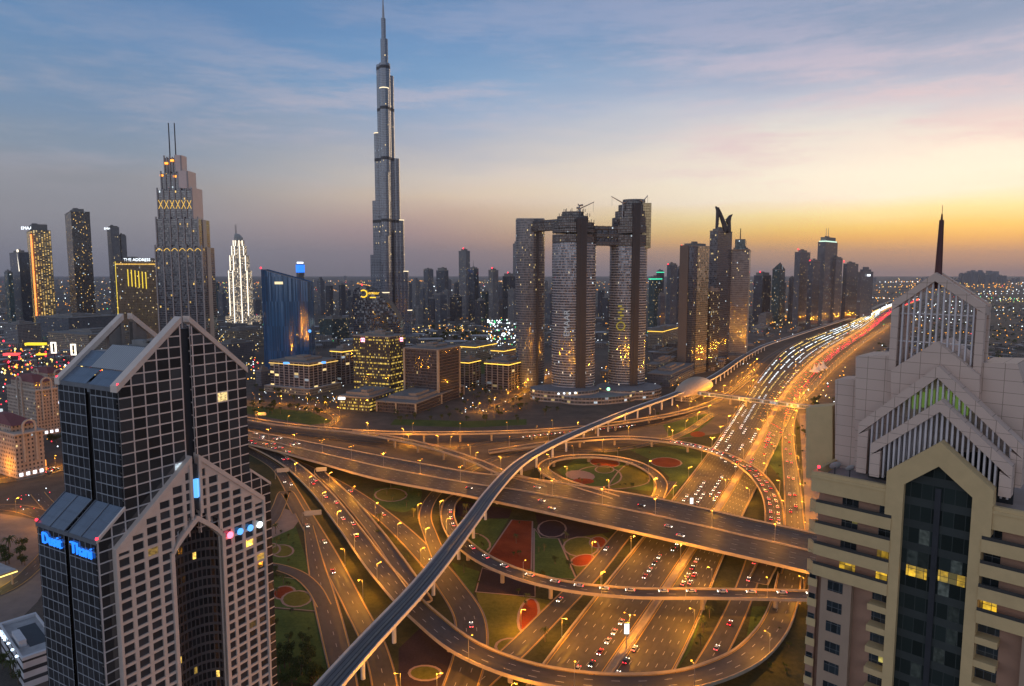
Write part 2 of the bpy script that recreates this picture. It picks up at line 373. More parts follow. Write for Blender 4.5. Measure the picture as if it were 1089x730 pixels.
class Road:
    def __init__(s, center=None, left=None, right=None, z=0.0, step=5.0):
        if center:      # (u, v, z, width)
            P = [(*G(u, v, zz), zz, ww) for u, v, zz, ww in center]
            D = cr(P, step); s.L = []; s.R = []
            for i, (x, y, zz, ww) in enumerate(D):
                a = D[max(0, i - 1)]; c = D[min(len(D) - 1, i + 1)]
                tx, ty = c[0] - a[0], c[1] - a[1]; l = hypot(tx, ty) or 1
                nx, ny = -ty / l, tx / l
                s.L.append((x + nx * ww / 2, y + ny * ww / 2, zz)); s.R.append((x - nx * ww / 2, y - ny * ww / 2, zz))
        else:
            f = (lambda q: (*G(q[0], q[1], q[2] if len(q) > 2 else z), q[2] if len(q) > 2 else z))
            A = cr([f(q) for q in left], step); B = cr([f(q) for q in right], step)
            N = max(len(A), len(B)); s.L = resample(A, N); s.R = resample(B, N)
        s.S = [0.0]
        for i in range(1, len(s.L)):
            m0 = s._m(i - 1); m1 = s._m(i); s.S.append(s.S[-1] + hypot(m1[0] - m0[0], m1[1] - m0[1]))
        s.len = s.S[-1]
    def _m(s, i, t=0.5): return tuple(a + (b - a) * t for a, b in zip(s.L[i], s.R[i]))
    def at(s, d, t=0.5, off=0.0):
        """point at distance d, fraction t across (off metres further out on the side t lies)"""
        d = max(0.0, min(s.len - 1e-3, d)); lo, hi = 0, len(s.S) - 1
        while hi - lo > 1:
            k = (lo + hi) // 2
            if s.S[k] <= d: lo = k
            else: hi = k
        k = (d - s.S[lo]) / max(1e-6, s.S[hi] - s.S[lo])
        p = tuple(a + (b - a) * k for a, b in zip(s._m(lo, t), s._m(hi, t)))
        a, b = s._m(lo), s._m(hi)
        ang = atan2(b[1] - a[1], b[0] - a[0])
        if off:
            sg = 1 if t < 0.5 else -1
            p = (p[0] - sin(ang) * off * sg, p[1] + cos(ang) * off * sg, p[2])
        return p, ang
    def width(s, i): return hypot(s.L[i][0] - s.R[i][0], s.L[i][1] - s.R[i][1])
    def strip(s, mb, t0, t1, dz, m, i0=0, i1=None):
        i1 = len(s.L) - 1 if i1 is None else i1
        for i in range(i0, i1):
            a, b, c, d = s._m(i, t0), s._m(i + 1, t0), s._m(i + 1, t1), s._m(i, t1)
            mb.face([(a[0], a[1], a[2] + dz), (d[0], d[1], d[2] + dz), (c[0], c[1], c[2] + dz), (b[0], b[1], b[2] + dz)], m)
    def line(s, mb, t, wd, dz, m, dash=None):
        d = 0.0
        if dash is None:
            for i in range(len(s.L) - 1):
                h0 = wd / 2 / max(1, s.width(i)); h1 = wd / 2 / max(1, s.width(i + 1))
                a, b, c, e = s._m(i, t - h0), s._m(i + 1, t - h1), s._m(i + 1, t + h1), s._m(i, t + h0)
                mb.face([(p[0], p[1], p[2] + dz) for p in (a, e, c, b)], m)
            return
        while d + dash[0] < s.len:
            (p, a1), (q, a2) = s.at(d, t), s.at(d + dash[0], t)
            nx, ny = -sin(a1) * wd / 2, cos(a1) * wd / 2
            mb.face([(p[0] - nx, p[1] - ny, p[2] + dz), (q[0] - nx, q[1] - ny, q[2] + dz), (q[0] + nx, q[1] + ny, q[2] + dz), (p[0] + nx, p[1] + ny, p[2] + dz)], m)
            d += dash[1]
    def side(s, mb, t, w0, w1, z0, z1, m, i0=0, i1=None):
        """a kerb, parapet or fascia: box cross-section from w0 to w1 metres outward of edge t"""
        i1 = len(s.L) - 1 if i1 is None else i1
        rings = []
        for i in range(i0, i1 + 1):
            p = s._m(i, t); a = s._m(max(0, i - 1)); c = s._m(min(len(s.L) - 1, i + 1))
            l = hypot(c[0] - a[0], c[1] - a[1]) or 1
            sg = 1 if t < 0.5 else -1
            ox, oy = -(c[1] - a[1]) / l * sg, (c[0] - a[0]) / l * sg
            r = [(p[0] + ox * w0, p[1] + oy * w0, p[2] + z0), (p[0] + ox * w1, p[1] + oy * w1, p[2] + z0), (p[0] + ox * w1, p[1] + oy * w1, p[2] + z1), (p[0] + ox * w0, p[1] + oy * w0, p[2] + z1)]
            rings.append(r if sg > 0 else r[::-1])
        mb.loft(rings, m)

GRADE = []
WORN = mat('tyre_worn_asphalt', (0.036, 0.032, 0.031), 0.6, var=0.5, scale=0.12)
LIFT = [0.02]
def grade_road(r, lanes, edge='y', barrier=None, label=None, skip=()):
    """a road on the ground, its painted lines and the low walls along it"""
    dz = LIFT[0]; LIFT[0] += 0.03
    mb = MB(); r.strip(mb, -0.04, 1.04, dz, 3); r.strip(mb, 0, 1, dz + 0.012, 0)
    for t in (0.025, 0.975): r.line(mb, t, 0.45, dz + 0.022, 2 if edge == 'y' else 1)
    for k in range(lanes): r.line(mb, (k + 0.5) / lanes, 1.7, dz + 0.017, 4)
    for k in range(1, lanes):
        if k not in skip: r.line(mb, k / lanes, 0.26, dz + 0.022, 1, (3.2, 11.0))
    o = tag(mb.build('road', [ASPH, WHITE, YEL, PAVE, WORN]), kind='structure')
    GRADE.append(r)
    if barrier:
        for t in barrier:
            m2 = MB(); r.side(m2, t, 0.4, 0.85, 0, 0.95, 0)
            tag(m2.build('crash_barrier', CONC), (label or 'low concrete barrier') + (' on the kerb nearer the twin gabled tower' if t == 0 else ' on the kerb nearer the spired tower'), 'barrier')
    return r
def on_grade(x, y, margin=2.0):
    for r in GRADE:
        for i in range(0, len(r.L), 2):
            m = r._m(i)
            if hypot(m[0] - x, m[1] - y) < r.width(i) / 2 + margin: return True
    return False
def flyover(r, lanes, label, cat='flyover', name='flyover', thick=1.3, pier_gap=36.0, pier_r=1.1, para=1.0, edge='y', skip=(), median=None, minz=2.5, asph=None, pier_ok=True, conc=None):
    CONC = conc or globals()['CONC']
    m = r._m(len(r.L) // 2)
    T = thing(name, label, cat, (m[0], m[1], 0.0))
    mb = MB(); r.strip(mb, 0, 1, 0, 0)
    for t in (0.035, 0.965): r.line(mb, t, 0.4, 0.012, 2 if edge == 'y' else 1)
    for k in range(1, lanes):
        if k not in skip: r.line(mb, k / lanes, 0.3, 0.012, 1, (3.5, 11.0))
    if lanes > 1:
        for k in range(lanes): r.line(mb, (k + 0.5) / lanes, 1.7, 0.007, 4)
    rj = random.Random(int(r.len)); dj = 17.0
    while lanes > 1 and dj < r.len - 2:
        (p, a1), (q, a2) = r.at(dj, 0.02), r.at(dj, 0.98); cx_, cy_ = cos(a1) * 0.22, sin(a1) * 0.22
        mb.face([(p[0] - cx_, p[1] - cy_, p[2] + 0.016), (q[0] - cx_, q[1] - cy_, q[2] + 0.016), (q[0] + cx_, q[1] + cy_, q[2] + 0.016), (p[0] + cx_, p[1] + cy_, p[2] + 0.016)], 4); dj += pier_gap
    # slab under the deck
    rings = []
    for i in range(len(r.L)):
        a, b = r._m(i, -0.01), r._m(i, 1.01); c, d = r._m(i, 0.82), r._m(i, 0.18)
        th = min(thick, max(0.05, a[2] - 0.02)); 
        rings.append([(a[0], a[1], a[2] - 0.02), (a[0], a[1], a[2] - 0.45 * th), (d[0], d[1], d[2] - th), (c[0], c[1], c[2] - th), (b[0], b[1], b[2] - 0.45 * th), (b[0], b[1], b[2] - 0.02)])
    mb.loft(rings, 3)
    mb.build('deck', [asph or ASPH, WHITE, YEL, CONC, WORN], T)
    for t in (0, 1):
        m2 = MB(); r.side(m2, t, 0.0, 0.4, -0.5, para, 0); m2.build('parapet', CONC, T)
    if median:
        m2 = MB()
        for (tm, wd) in median:
            for i in range(len(r.L) - 1): pass
            r.side(m2, tm, -wd / 2, wd / 2, 0.0, 0.9, 0)
        m2.build('median_barrier', CONC, T)
    d = pier_gap * 0.5
    while pier_ok and d < r.len:
        best = None
        for sh in (0, 5, -5, 9, -9, 13, -13):
            (p, a) = r.at(d + sh)
            if p[2] < minz: continue
            if not on_grade(p[0], p[1]): best = (p, a); break
        if best:
            p, a = best; k = MB(); h = p[2] - thick
            wd = hypot(r.L[0][0] - r.R[0][0], r.L[0][1] - r.R[0][1])
            ax = (-sin(a), cos(a)); ay = (cos(a), sin(a))
            k.prism([(p[0] + pier_r * cos(q * pi / 6), p[1] + pier_r * sin(q * pi / 6)) for q in range(12)], -0.1, h - 0.9, 0)
            hw = min(wd * 0.3, 6)
            k.loft([[(p[0] + ax[0] * x + ay[0] * y, p[1] + ax[1] * x + ay[1] * y, z) for x, y in ((-q, -1.1), (q, -1.1), (q, 1.1), (-q, 1.1))] for q, z in ((pier_r, h - 1.3), (hw, h - 0.3), (hw, h + 0.02))], 0)
            k.build('pier', CONC, T)
        d += pier_gap
    return r

# ------------------------------------------------------------------ highway and the roads on the ground
def patch(name, pts, m, z, kind='structure', smooth=True, ring=0.0, label=None, cat=None):
    P = [(*G(u, v), 0) for u, v in pts]
    D = cr(P + [P[0]], 4.0)[:-1] if smooth else P
    a = sum(D[i][0] * D[(i + 1) % len(D)][1] - D[(i + 1) % len(D)][0] * D[i][1] for i in range(len(D)))
    if a < 0: D = D[::-1]
    mb = MB(); mb.face([(p[0], p[1], z) for p in D])
    o = tag(mb.build(name, m), kind=kind)
    if label: tag(o, label, cat)
    if ring:
        k = MB(); n = len(D)
        def q(i, w):
            a, b = D[(i - 1) % n], D[(i + 1) % n]; l = hypot(b[0] - a[0], b[1] - a[1]) or 1
            return (D[i % n][0] + (b[1] - a[1]) / l * w, D[i % n][1] - (b[0] - a[0]) / l * w)
        for i in range(n):
            A, B, C, E_ = q(i, -ring / 2), q(i + 1, -ring / 2), q(i + 1, ring / 2), q(i, ring / 2)
            k.face([(*A, z + 0.013), (*E_, z + 0.013), (*C, z + 0.013), (*B, z + 0.013)])
        tag(k.build('path', PATH), kind='structure')
def ell(u, v, a, b, rot=0.0, n=14):
    r = radians(rot)
    return [(u + a * cos(q) * cos(r) - b * sin(q) * sin(r), v + a * cos(q) * sin(r) + b * sin(q) * cos(r)) for q in [2 * pi * i / n for i in range(n)]]

patch('lawn', [(262, 470), (420, 500), (520, 512), (640, 478), (760, 462), (800, 452), (845, 440), (870, 500), (880, 640), (880, 800), (250, 800), (262, 620)], grassmat('dry_lawn', (0.022, 0.03, 0.012), (0.065, 0.062, 0.028)), 0.004, smooth=False)
Z1 = 0.008
patch('lawn', [(288, 556), (312, 552), (326, 596), (334, 612), (313, 606), (288, 600)], LAWN, Z1, smooth=False)
patch('lawn', [(289, 648), (334, 652), (350, 700), (345, 728), (289, 724)], LAWN, Z1, smooth=False)
patch('lawn', [(289, 612), (316, 616), (334, 634), (336, 650), (289, 646)], LAWN, Z1, smooth=False, ring=1.0)
patch('lawn', ell(452, 716, 17, 8), OLIVE, 0.03, ring=1.2)
patch('lawn', ell(300, 586, 12, 6.5), OLIVE, 0.02, ring=1.2); patch('lawn', ell(289, 584, 9, 6), OLIVE, 0.026, ring=1.2)
patch('flower_bed', ell(302, 630.5, 12, 7, -8), REDF, 0.02, 'stuff', ring=1.2); patch('lawn', ell(315.5, 637, 16, 8.5, -6), OLIVE, 0.034, ring=1.2)
patch('lawn', [(398, 520), (440, 516), (448, 530), (430, 545), (400, 536)], LAWN, Z1)
patch('lawn', ell(415.6, 526.5, 17, 7), OLIVE, 0.02, ring=1.4)
patch('flower_bed', [(544.4, 553), (566.3, 554.5), (565, 612), (519, 590)], REDF, Z1, 'stuff', smooth=False, ring=1.0)
patch('lawn', [(502, 552), (541, 552), (518, 590), (494, 580), (486, 560)], LAWN, Z1, smooth=False)
patch('lawn', ell(507, 577, 15, 9, 20), LAWN, 0.022, ring=1.3)
patch('lawn', [(568, 562), (575, 572), (594, 573), (613, 616), (567.7, 614)], LAWN, Z1, smooth=False, ring=1.0)
patch('flower_bed', [(478, 531), (545, 542), (541, 551), (500, 552), (478, 546)], PURP, Z1, 'stuff', smooth=False)
patch('flower_bed', [(569, 546), (640, 560), (650, 566), (600, 573), (575, 570)], PURP, Z1, 'stuff', smooth=False)
patch('flower_bed', ell(587, 562.5, 15, 9), PURP, 0.022, 'stuff', ring=1.3)
patch('lawn', [(598, 574), (640, 568), (650, 575), (626, 607), (614, 612)], OLIVE, Z1, smooth=False)
patch('lawn', ell(618, 581.6, 19, 10.5), OLIVE, 0.022, ring=1.2)
patch('flower_bed', ell(636, 577, 9, 6), REDF, 0.03, 'stuff', ring=1.0); patch('flower_bed', ell(620, 596, 13, 6, -10), REDF, 0.036, 'stuff', ring=1.0)
patch('flower_bed', [(513, 604), (569, 621), (569, 635), (506, 629.6)], PURP, Z1, 'stuff', smooth=False, ring=1.0)
patch('lawn', [(480, 598), (510, 608), (503, 632), (490, 620)], LAWN, 0.01, smooth=False)
patch('lawn', [(506, 630), (570, 636), (592, 640), (556, 673), (530, 690), (518, 690), (514, 656)], OLIVE, Z1, smooth=False)
patch('flower_bed', ell(562, 655, 10.5, 19, 14), REDF, 0.022, 'stuff', ring=1.3)
patch('lawn', ell(543, 688, 16, 9), OLIVE, 0.022, ring=1.3)
patch('lawn', [(592, 500), (625, 486), (664, 489), (690, 503), (690, 522), (660, 519), (610, 512)], LAWN, Z1)
patch('lawn', [(668, 492), (690, 505), (688, 514), (650, 520), (655, 505)], OLIVE, 0.012, ring=1.2)
patch('lawn', ell(636, 507, 25, 11), LAWN, 0.016, ring=1.4)
patch('flower_bed', ell(643, 492, 16, 5, 5), REDF, 0.022, 'stuff', ring=1.2); patch('lawn', ell(643, 499.5, 10, 4), OLIVE, 0.03, ring=1.2)
patch('path', ell(617, 506, 16, 5.5, 6), PATH, 0.024)
patch('flower_bed', ell(620, 512, 12, 3), REDF, 0.03, 'stuff')
patch('lawn', [(668, 478), (722, 474), (752, 484), (716, 526), (706, 522), (712, 508), (690, 488)], LAWN, Z1, smooth=False)
patch('flower_bed', ell(708.5, 492, 16.5, 5.2, 3), REDF, 0.022, 'stuff', ring=1.3)
patch('lawn', [(705, 452), (750, 440), (760, 444), (735, 465), (712, 466)], LAWN, Z1, smooth=False)
patch('flower_bed', ell(742, 462, 8, 3), REDF, 0.022, 'stuff')
patch('lawn', [(829, 464), (836, 516), (818, 494)], LAWN, 0.012, smooth=False)
patch('lawn', [(725, 668), (742, 640), (752, 640), (735, 690), (712, 725)], LAWN, 0.012, smooth=False)
patch('lawn', [(800, 645), (815, 645), (806, 680), (790, 700)], LAWN, 0.012, smooth=False)
# soil and pale paving beyond the frontage road, and round the left-hand tower
patch('pavement', [(850, 440), (866, 440), (905, 520), (905, 640), (860, 640), (856, 540)], PAVE, 0.01, smooth=False)
patch('pavement', [(-40, 540), (60, 556), (64, 600), (40, 640), (-10, 690), (-60, 700)], PAVE, 0.01, smooth=False)
patch('pavement', [(272, 560), (300, 540), (322, 548), (312, 562), (290, 572), (280, 590)], PAVE, 0.014, smooth=False)
patch('pavement', [(424, 690), (450, 665), (500, 700), (478, 760), (424, 760)], PURP, 0.012, smooth=False)

szr_e1 = [(520, 790), (576.5, 711), (687, 569.5), (752, 485), (808, 402), (832, 375), (901, 344.6), (940, 326.5), (975, 314)]
szr_e2 = [(590, 790), (640, 717), (709, 617), (788, 494), (836, 413), (866, 382), (915, 350), (941, 331), (976, 316.5)]
szr_e3 = [(600, 790), (652, 717), (719, 617), (796, 494), (841, 414), (870, 383), (917.5, 351), (942, 331.6), (976.6, 317)]
szr_e4 = [(668, 790), (713, 718), (769, 591), (816, 494), (853, 420), (885, 381.5), (926, 352), (946, 335), (978, 319)]
SZR1 = grade_road(Road(left=szr_e1, right=szr_e2, step=8), 6, label='long concrete barrier along the oncoming highway lanes', barrier=(0,))
SZR2 = grade_road(Road(left=szr_e3, right=szr_e4, step=8), 6, label='long concrete barrier along the outgoing highway lanes', barrier=(1,))
med = MB(); mr = Road(left=szr_e2, right=szr_e3, step=8)
mr.strip(med, 0.06, 0.94, 0.14, 0); mr.side(med, 0, -1.0, -0.6, 0, 0.9, 0); mr.side(med, 1, -1.0, -0.6, 0, 0.9, 0)
tag(med.build('median_strip', CONC), kind='structure')

ROAD_L = grade_road(Road(center=[(470, 775, 0, 11), (500, 735, 0, 11), (546, 694, 0, 11), (588, 652, 0, 11), (626, 613, 0, 11), (664, 567, 0, 11), (690, 540, 0, 11), (714, 512, 0, 9)]), 2, label='low kerb wall by the garden road')
ROAD_K = grade_road(Road(center=[(836, 640, 0, 13), (847, 600, 0, 13), (845, 553, 0, 12), (842, 510, 0, 12), (838, 470, 0, 11), (842, 440, 0, 11), (866, 410, 0, 11), (902, 376, 0, 11), (936, 352, 0, 11), (960, 338, 0, 11)]), 3)
ROAD_M = grade_road(Road(center=[(700, 790, 0, 10), (735, 735, 0, 10), (757, 700, 0, 10), (783, 650, 0, 10), (800, 606, 0, 10), (812, 555, 0, 10)]), 2)
ROAD_C4 = grade_road(Road(center=[(465, 790, 0, 12), (488, 735, 0, 14), (501, 690, 0, 14.5), (500, 660, 0, 14.5), (478, 622, 0, 14), (440, 578, 0, 13), (408, 549, 0, 12), (376, 526, 0, 12), (345, 508, 0, 11), (300, 487, 0, 11), (262, 474, 0, 11)]), 3)
ROAD_C6 = grade_road(Road(center=[(470, 600, 0, 9), (458, 570, 0, 8.5), (452, 550, 0, 8.5), (458, 532, 0, 8.5), (472, 517, 0, 8.5), (500, 500, 0, 8.5), (530, 487, 0, 8.5), (575, 478, 0, 8.5), (640, 480, 0, 8.5), (700, 470, 0, 8.5), (760, 440, 0, 8.5)]), 2)
ROAD_C3 = grade_road(Road(center=[(412, 790, 0, 10), (410, 735, 0, 10), (400, 693, 0, 10), (377, 645, 0, 10), (348, 590, 0, 11), (326, 552, 0, 11), (306, 515, 0, 9), (296, 500, 0, 8.5), (262, 478, 0, 8.5)]), 2)
ROAD_C3A = grade_road(Road(center=[(372, 790, 0, 9), (366, 725, 0, 10), (356, 680, 0, 11), (344, 633, 0, 11), (336, 600, 0, 9), (328, 560, 0, 6)]), 2)
ROAD_C3B = grade_road(Road(center=[(345, 645, 0, 7), (334, 626, 0, 7.5), (316, 611, 0, 7.5), (292, 603, 0, 7.5), (255, 600, 0, 7.5)]), 1)
ROAD_LOOP = grade_road(Road(center=[(318, 546, 0, 9), (303, 524, 0, 9), (296, 540, 0, 9), (282, 560, 0, 9), (250, 575, 0, 9)]), 1)
ROAD_W = grade_road(Road(center=[(-80, 512, 0, 16), (0, 512, 0, 16), (60, 500, 0, 16), (130, 480, 0, 16), (262, 462, 0, 14)]), 4)
ROAD_W2 = grade_road(Road(center=[(-60, 650, 0, 9), (0, 630, 0, 9), (40, 600, 0, 9), (62, 560, 0, 9), (40, 525, 0, 9)]), 2)
ROAD_W3 = grade_road(Road(center=[(-60, 545, 0, 12), (0, 540, 0, 12), (55, 552, 0, 12), (110, 580, 0, 12)]), 3)
ROAD_N = grade_road(Road(center=[(262, 455, 0, 9), (320, 463, 0, 9), (400, 471, 0, 9), (470, 478, 0, 9), (530, 470, 0, 9), (600, 462, 0, 9), (660, 456, 0, 9), (700, 450, 0, 9), (745, 434, 0, 9), (790, 405, 0, 9), (812, 384, 0, 9), (850, 362, 0, 9), (905, 338, 0, 9), (938, 323, 0, 9)]), 2)
ROAD_D1 = grade_road(Road(center=[(262, 428, 0, 8), (330, 434, 0, 8), (358, 446, 0, 8), (345, 456, 0, 8)]), 2)
ROAD_D2 = grade_road(Road(center=[(508, 440, 0, 8), (545, 425, 0, 8), (575, 405, 0, 8), (620, 385, 0, 8)]), 2)

# ------------------------------------------------------------------ flyovers
FLY_B = flyover(Road(left=[(215, 452, 8.5), (265, 459, 8.5), (356, 476, 8.5), (450, 494, 8.5), (508, 504, 8.5), (560, 509, 8.5), (593, 514, 8.5), (667, 525, 8.5), (714, 534, 8.5), (791, 551.5, 8.5), (857, 566, 8.5), (925, 581, 8.5)],
                     right=[(215, 464, 8.5), (265, 473, 8.5), (330, 490, 8.5), (398, 509, 8.5), (502, 529, 8.5), (560, 541, 8.5), (609.6, 552, 8.5), (687, 569, 8.5), (775, 589, 8.5), (858, 608.5, 8.5), (925, 625, 8.5)]),
                8, 'broad dual carriageway flyover crossing over the highway', skip=(4,), median=[(0.49, 0.9)], pier_gap=34, thick=1.6)
FLY_E = flyover(Road(center=[(492, 524, 0.5, 8), (481, 532, 1.5, 8.5), (476, 546, 3.5, 9), (480, 562, 5.5, 9), (494, 580, 7, 9.5), (520, 598, 8, 9.5), (560, 614, 8, 9.5), (615, 626, 8, 9.5), (670, 631, 8, 9.5), (753, 632, 8, 9.5), (857, 634, 8, 9.5), (930, 636, 8, 9.5)]),
                2, 'curved single carriageway flyover lined with slow white cars')
FLY_D = flyover(Road(center=[(255, 468, 2.2, 10), (278, 477, 3, 11), (304, 491, 4, 11.5), (338, 520, 5, 12), (372, 562, 6, 12), (410, 612, 6.5, 12), (452, 656, 6.5, 12), (502, 693, 6.5, 12), (565, 716, 6.5, 12), (640, 727, 6.5, 12), (725, 724, 6, 12), (785, 704, 5, 12), (818, 675, 3, 12), (833, 645, 1.4, 12), (840, 612, 0.4, 12)]),
                3, 'wide looping ramp curving round under the metro viaduct', thick=1.4, minz=4.0)
FLY_C5 = flyover(Road(center=[(340, 503, 2, 8), (368, 530, 3.5, 8.5), (394, 560, 5, 8.5), (413, 585, 6, 8.5), (432, 612, 6.35, 8.5), (452, 640, 6.4, 7)]),
                 2, 'short slip ramp joining the looping ramp', minz=4.0)
FLY_A = flyover(Road(center=[(210, 436, 8.5, 9.5), (265, 446, 8.5, 9.5), (300, 451.5, 8.5, 9.5), (342, 456, 8.5, 9.5), (397, 460, 8.5, 9.5), (480, 461, 8.5, 9), (560, 459, 8.5, 9), (629, 454, 8, 9), (680, 447, 6, 9), (720, 440, 3, 9), (758, 428, 0.5, 9), (800, 400, 0.4, 9)]),
                2, 'slim flyover running behind the interchange below the offices')
FLY_A2 = flyover(Road(center=[(372, 459, 8.4, 7), (410, 465, 8.4, 8), (453, 474, 8.4, 8.5), (508, 491.5, 8.4, 8.5), (540, 505, 8.4, 8.5), (585, 517, 8.4, 8.5)]),
                 2, 'branch flyover peeling off to join the broad flyover')
FLY_G = flyover(Road(center=[(520, 481, 2, 9), (560, 475, 5.5, 10), (615, 468.5, 7, 10), (670, 466, 7, 10), (725, 472, 7, 10.5), (769, 484, 7, 11), (802, 503, 6, 12), (819, 526, 4, 12), (824, 555, 1.5, 12), (820, 590, 0.3, 11), (806, 620, 0.25, 10)]),
                2, 'curved flyover jammed with cars showing red tail lights', minz=3.5)
FLY_I = flyover(Road(center=[(655, 530, 8.3, 7), (620, 519, 8.3, 8), (592, 509, 7.8, 8.5), (577.5, 498, 7, 8.5), (588, 489.5, 6, 8.5), (610, 486, 5.3, 8.5), (640, 486, 4.5, 8.5), (670, 491, 3.5, 8.5), (692, 501, 2.4, 8.5), (703, 513, 1.4, 8.5), (700, 528, 0.6, 8.5), (688, 545, 0.3, 8)]),
                2, 'oval loop ramp circling round the garden lawns', minz=3.0)
# metro viaduct
METRO_R = Road(center=[(300, 790, 13, 9.5), (345, 736, 13, 9.5), (394, 681, 13, 9.5), (439, 633, 13, 9.5), (502, 553, 13, 9.5), (524, 523, 13, 9.5), (560, 488, 13, 9.5), (585, 474, 13, 9.5), (615, 460, 13, 9.5), (670, 437, 13, 9.5), (714, 421, 13, 9.5), (750, 405.5, 13, 9.5), (790, 380, 12, 9.5), (810, 369, 11, 9.5), (847, 356.5, 10, 9.5), (901, 339, 10, 9.5), (940, 323, 10, 9.5), (965, 313, 10, 9.5)])
RAIL = mat('viaduct_track_bed', (0.16, 0.158, 0.16), 0.8, var=0.2, scale=0.5)
flyover(METRO_R, 1, 'pale elevated metro viaduct curving across the interchange', 'viaduct', 'metro_viaduct', thick=2.0, pier_gap=33, pier_r=1.0, para=1.15, edge='w', asph=RAIL, conc=mat('pale_viaduct_concrete', (0.58, 0.56, 0.54), 0.8, var=0.12))
mt = BASES[-1]
for tr in (0.2, 0.4, 0.6, 0.8):
    k = MB(); METRO_R.line(k, tr, 0.35, 0.16, 0); METRO_R.line(k, tr - 0.001, 0.3, 0.12, 0); k.build('rail', DARK, mt)
k = MB(); METRO_R.side(k, 0.5, -0.5, 0.5, 0.0, 0.35, 0); k.build('walkway', CONCD, mt)
# darker lawns and car park surfaces between the offices and the flyovers
patch('lawn', [(262, 432), (330, 438), (356, 449), (330, 452), (262, 440)], LAWN, 0.012, smooth=False)
patch('lawn', [(415, 452), (500, 455), (560, 452), (560, 446), (500, 448), (420, 446)], LAWN, 0.012, smooth=False)
patch('car_park', [(504, 436), (560, 424), (566, 436), (520, 446)], ASPH, 0.014, smooth=False)
patch('car_park', [(268, 412), (284, 408), (300, 428), (266, 428)], ASPH, 0.014, smooth=False)
patch('lawn', [(436, 378), (560, 366), (560, 392), (512, 398), (490, 384)], LAWN, 0.012, smooth=False)
# ------------------------------------------------------------------ generic towers
def corner_box(ul, uc, ur, Y, th, vr=300):
    """footprint of a box whose nearest corner stands at depth Y and shows at column uc; left face ends at ul, right face at ur"""
    tl, t0, tr = ray(ul, vr)[0], ray(uc, vr)[0], ray(ur, vr)[0]
    x0 = t0 * Y; c, s = cos(th), sin(th)
    L1 = (x0 - tl * Y) / max(0.05, c + tl * s); L2 = (tr * Y - x0) / max(0.05, s - tr * c)
    L1 = max(4.0, min(L1, 140)); L2 = max(4.0, min(L2, 140))
    return (x0, Y), (-c, s), (s, c), L1, L2
def fbox(mb, B, a0, a1, b0, b1, z0, z1, m=0, mt=None, bottom=False):
    o, e1, e2, L1, L2 = B
    P = lambda a, b: (o[0] + e1[0] * a * L1 + e2[0] * b * L2, o[1] + e1[1] * a * L1 + e2[1] * b * L2)
    mb.prism([P(a0, b0), P(a1, b0), P(a1, b1), P(a0, b1)], z0, z1, m, mt, bottom=bottom)
def fpt(B, a, b):
    o, e1, e2, L1, L2 = B
    return (o[0] + e1[0] * a * L1 + e2[0] * b * L2, o[1] + e1[1] * a * L1 + e2[1] * b * L2)
def beacon(T, p, r=0.9, m=None):
    k = MB(); k.ball(p, r, 0, 6, 4); k.bar((p[0], p[1], p[2] - r * 2), (p[0], p[1], p[2] - r * 0.5), r * 0.25, m=1); k.build('beacon', [m or RED, DARK], T)
def tower(name, label, cat, ul, uc, ur, vtop, Y, m, th=0.6, crown='plant', roof=None, beac=None, vb=None, group=None, mm=None, setb=None):
    B = corner_box(ul, uc, ur, Y, th); zt = ZY(vtop, Y)
    T = thing(name, label, cat, (*fpt(B, 0.5, 0.5), 0), group)
    h = zt; crowns = {'plant': 0.03, 'flat': 0.0, 'crown': 0.06, 'mast': 0.0, 'step': 0.1, 'slant': 0.0, 'dome': 0.04}[crown]
    zb = zt - h * crowns
    mb = MB(); fbox(mb, B, 0, 1, 0, 1, -0.5, zb, 0, 1)
    mb.build('facade', [m, roof or ROOF], T)
    k = MB(); fbox(k, B, -0.01, 1.01, -0.01, 1.01, zb - 0.4, zb + 1.3, 0, 0); k.build('roof_edge', mm or CONCD, T)
    if crown in ('plant', 'crown', 'mast', 'flat'):
        q = 0.22 if crown == 'plant' else 0.12
        k = MB(); fbox(k, B, q, 1 - q, q, 1 - q, zb + 1.3, max(zt, zb + 5), 0); fbox(k, B, q + 0.1, q + 0.3, q + 0.05, q + 0.3, max(zt, zb + 5), max(zt, zb + 5) + 3, 0); k.build('plant_room', mm or CONCD, T)
    if crown == 'step':
        k = MB(); fbox(k, B, 0.15, 0.85, 0.15, 0.85, zb + 1.3, zb + h * 0.05, 0); fbox(k, B, 0.3, 0.7, 0.3, 0.7, zb + h * 0.05, zt, 0); k.build('setback', [m], T)
    if crown == 'dome':
        c = fpt(B, 0.5, 0.5); k = MB(); k.ball((*c, zb), min(B[3], B[4]) * 0.4, 0, 12, 8); k.build('dome', mm or CONCD, T)
    if crown == 'mast':
        c = fpt(B, 0.5, 0.5); k = MB(); k.bar((*c, zb), (*c, zb + h * 0.16), 0.9, 0.3); k.build('mast', DARK, T)
    if beac: beacon(T, (*fpt(B, *beac), zt + (1.5 if crown == 'flat' else 2.5)), r=Y * 0.0011)
    return T, B, zb
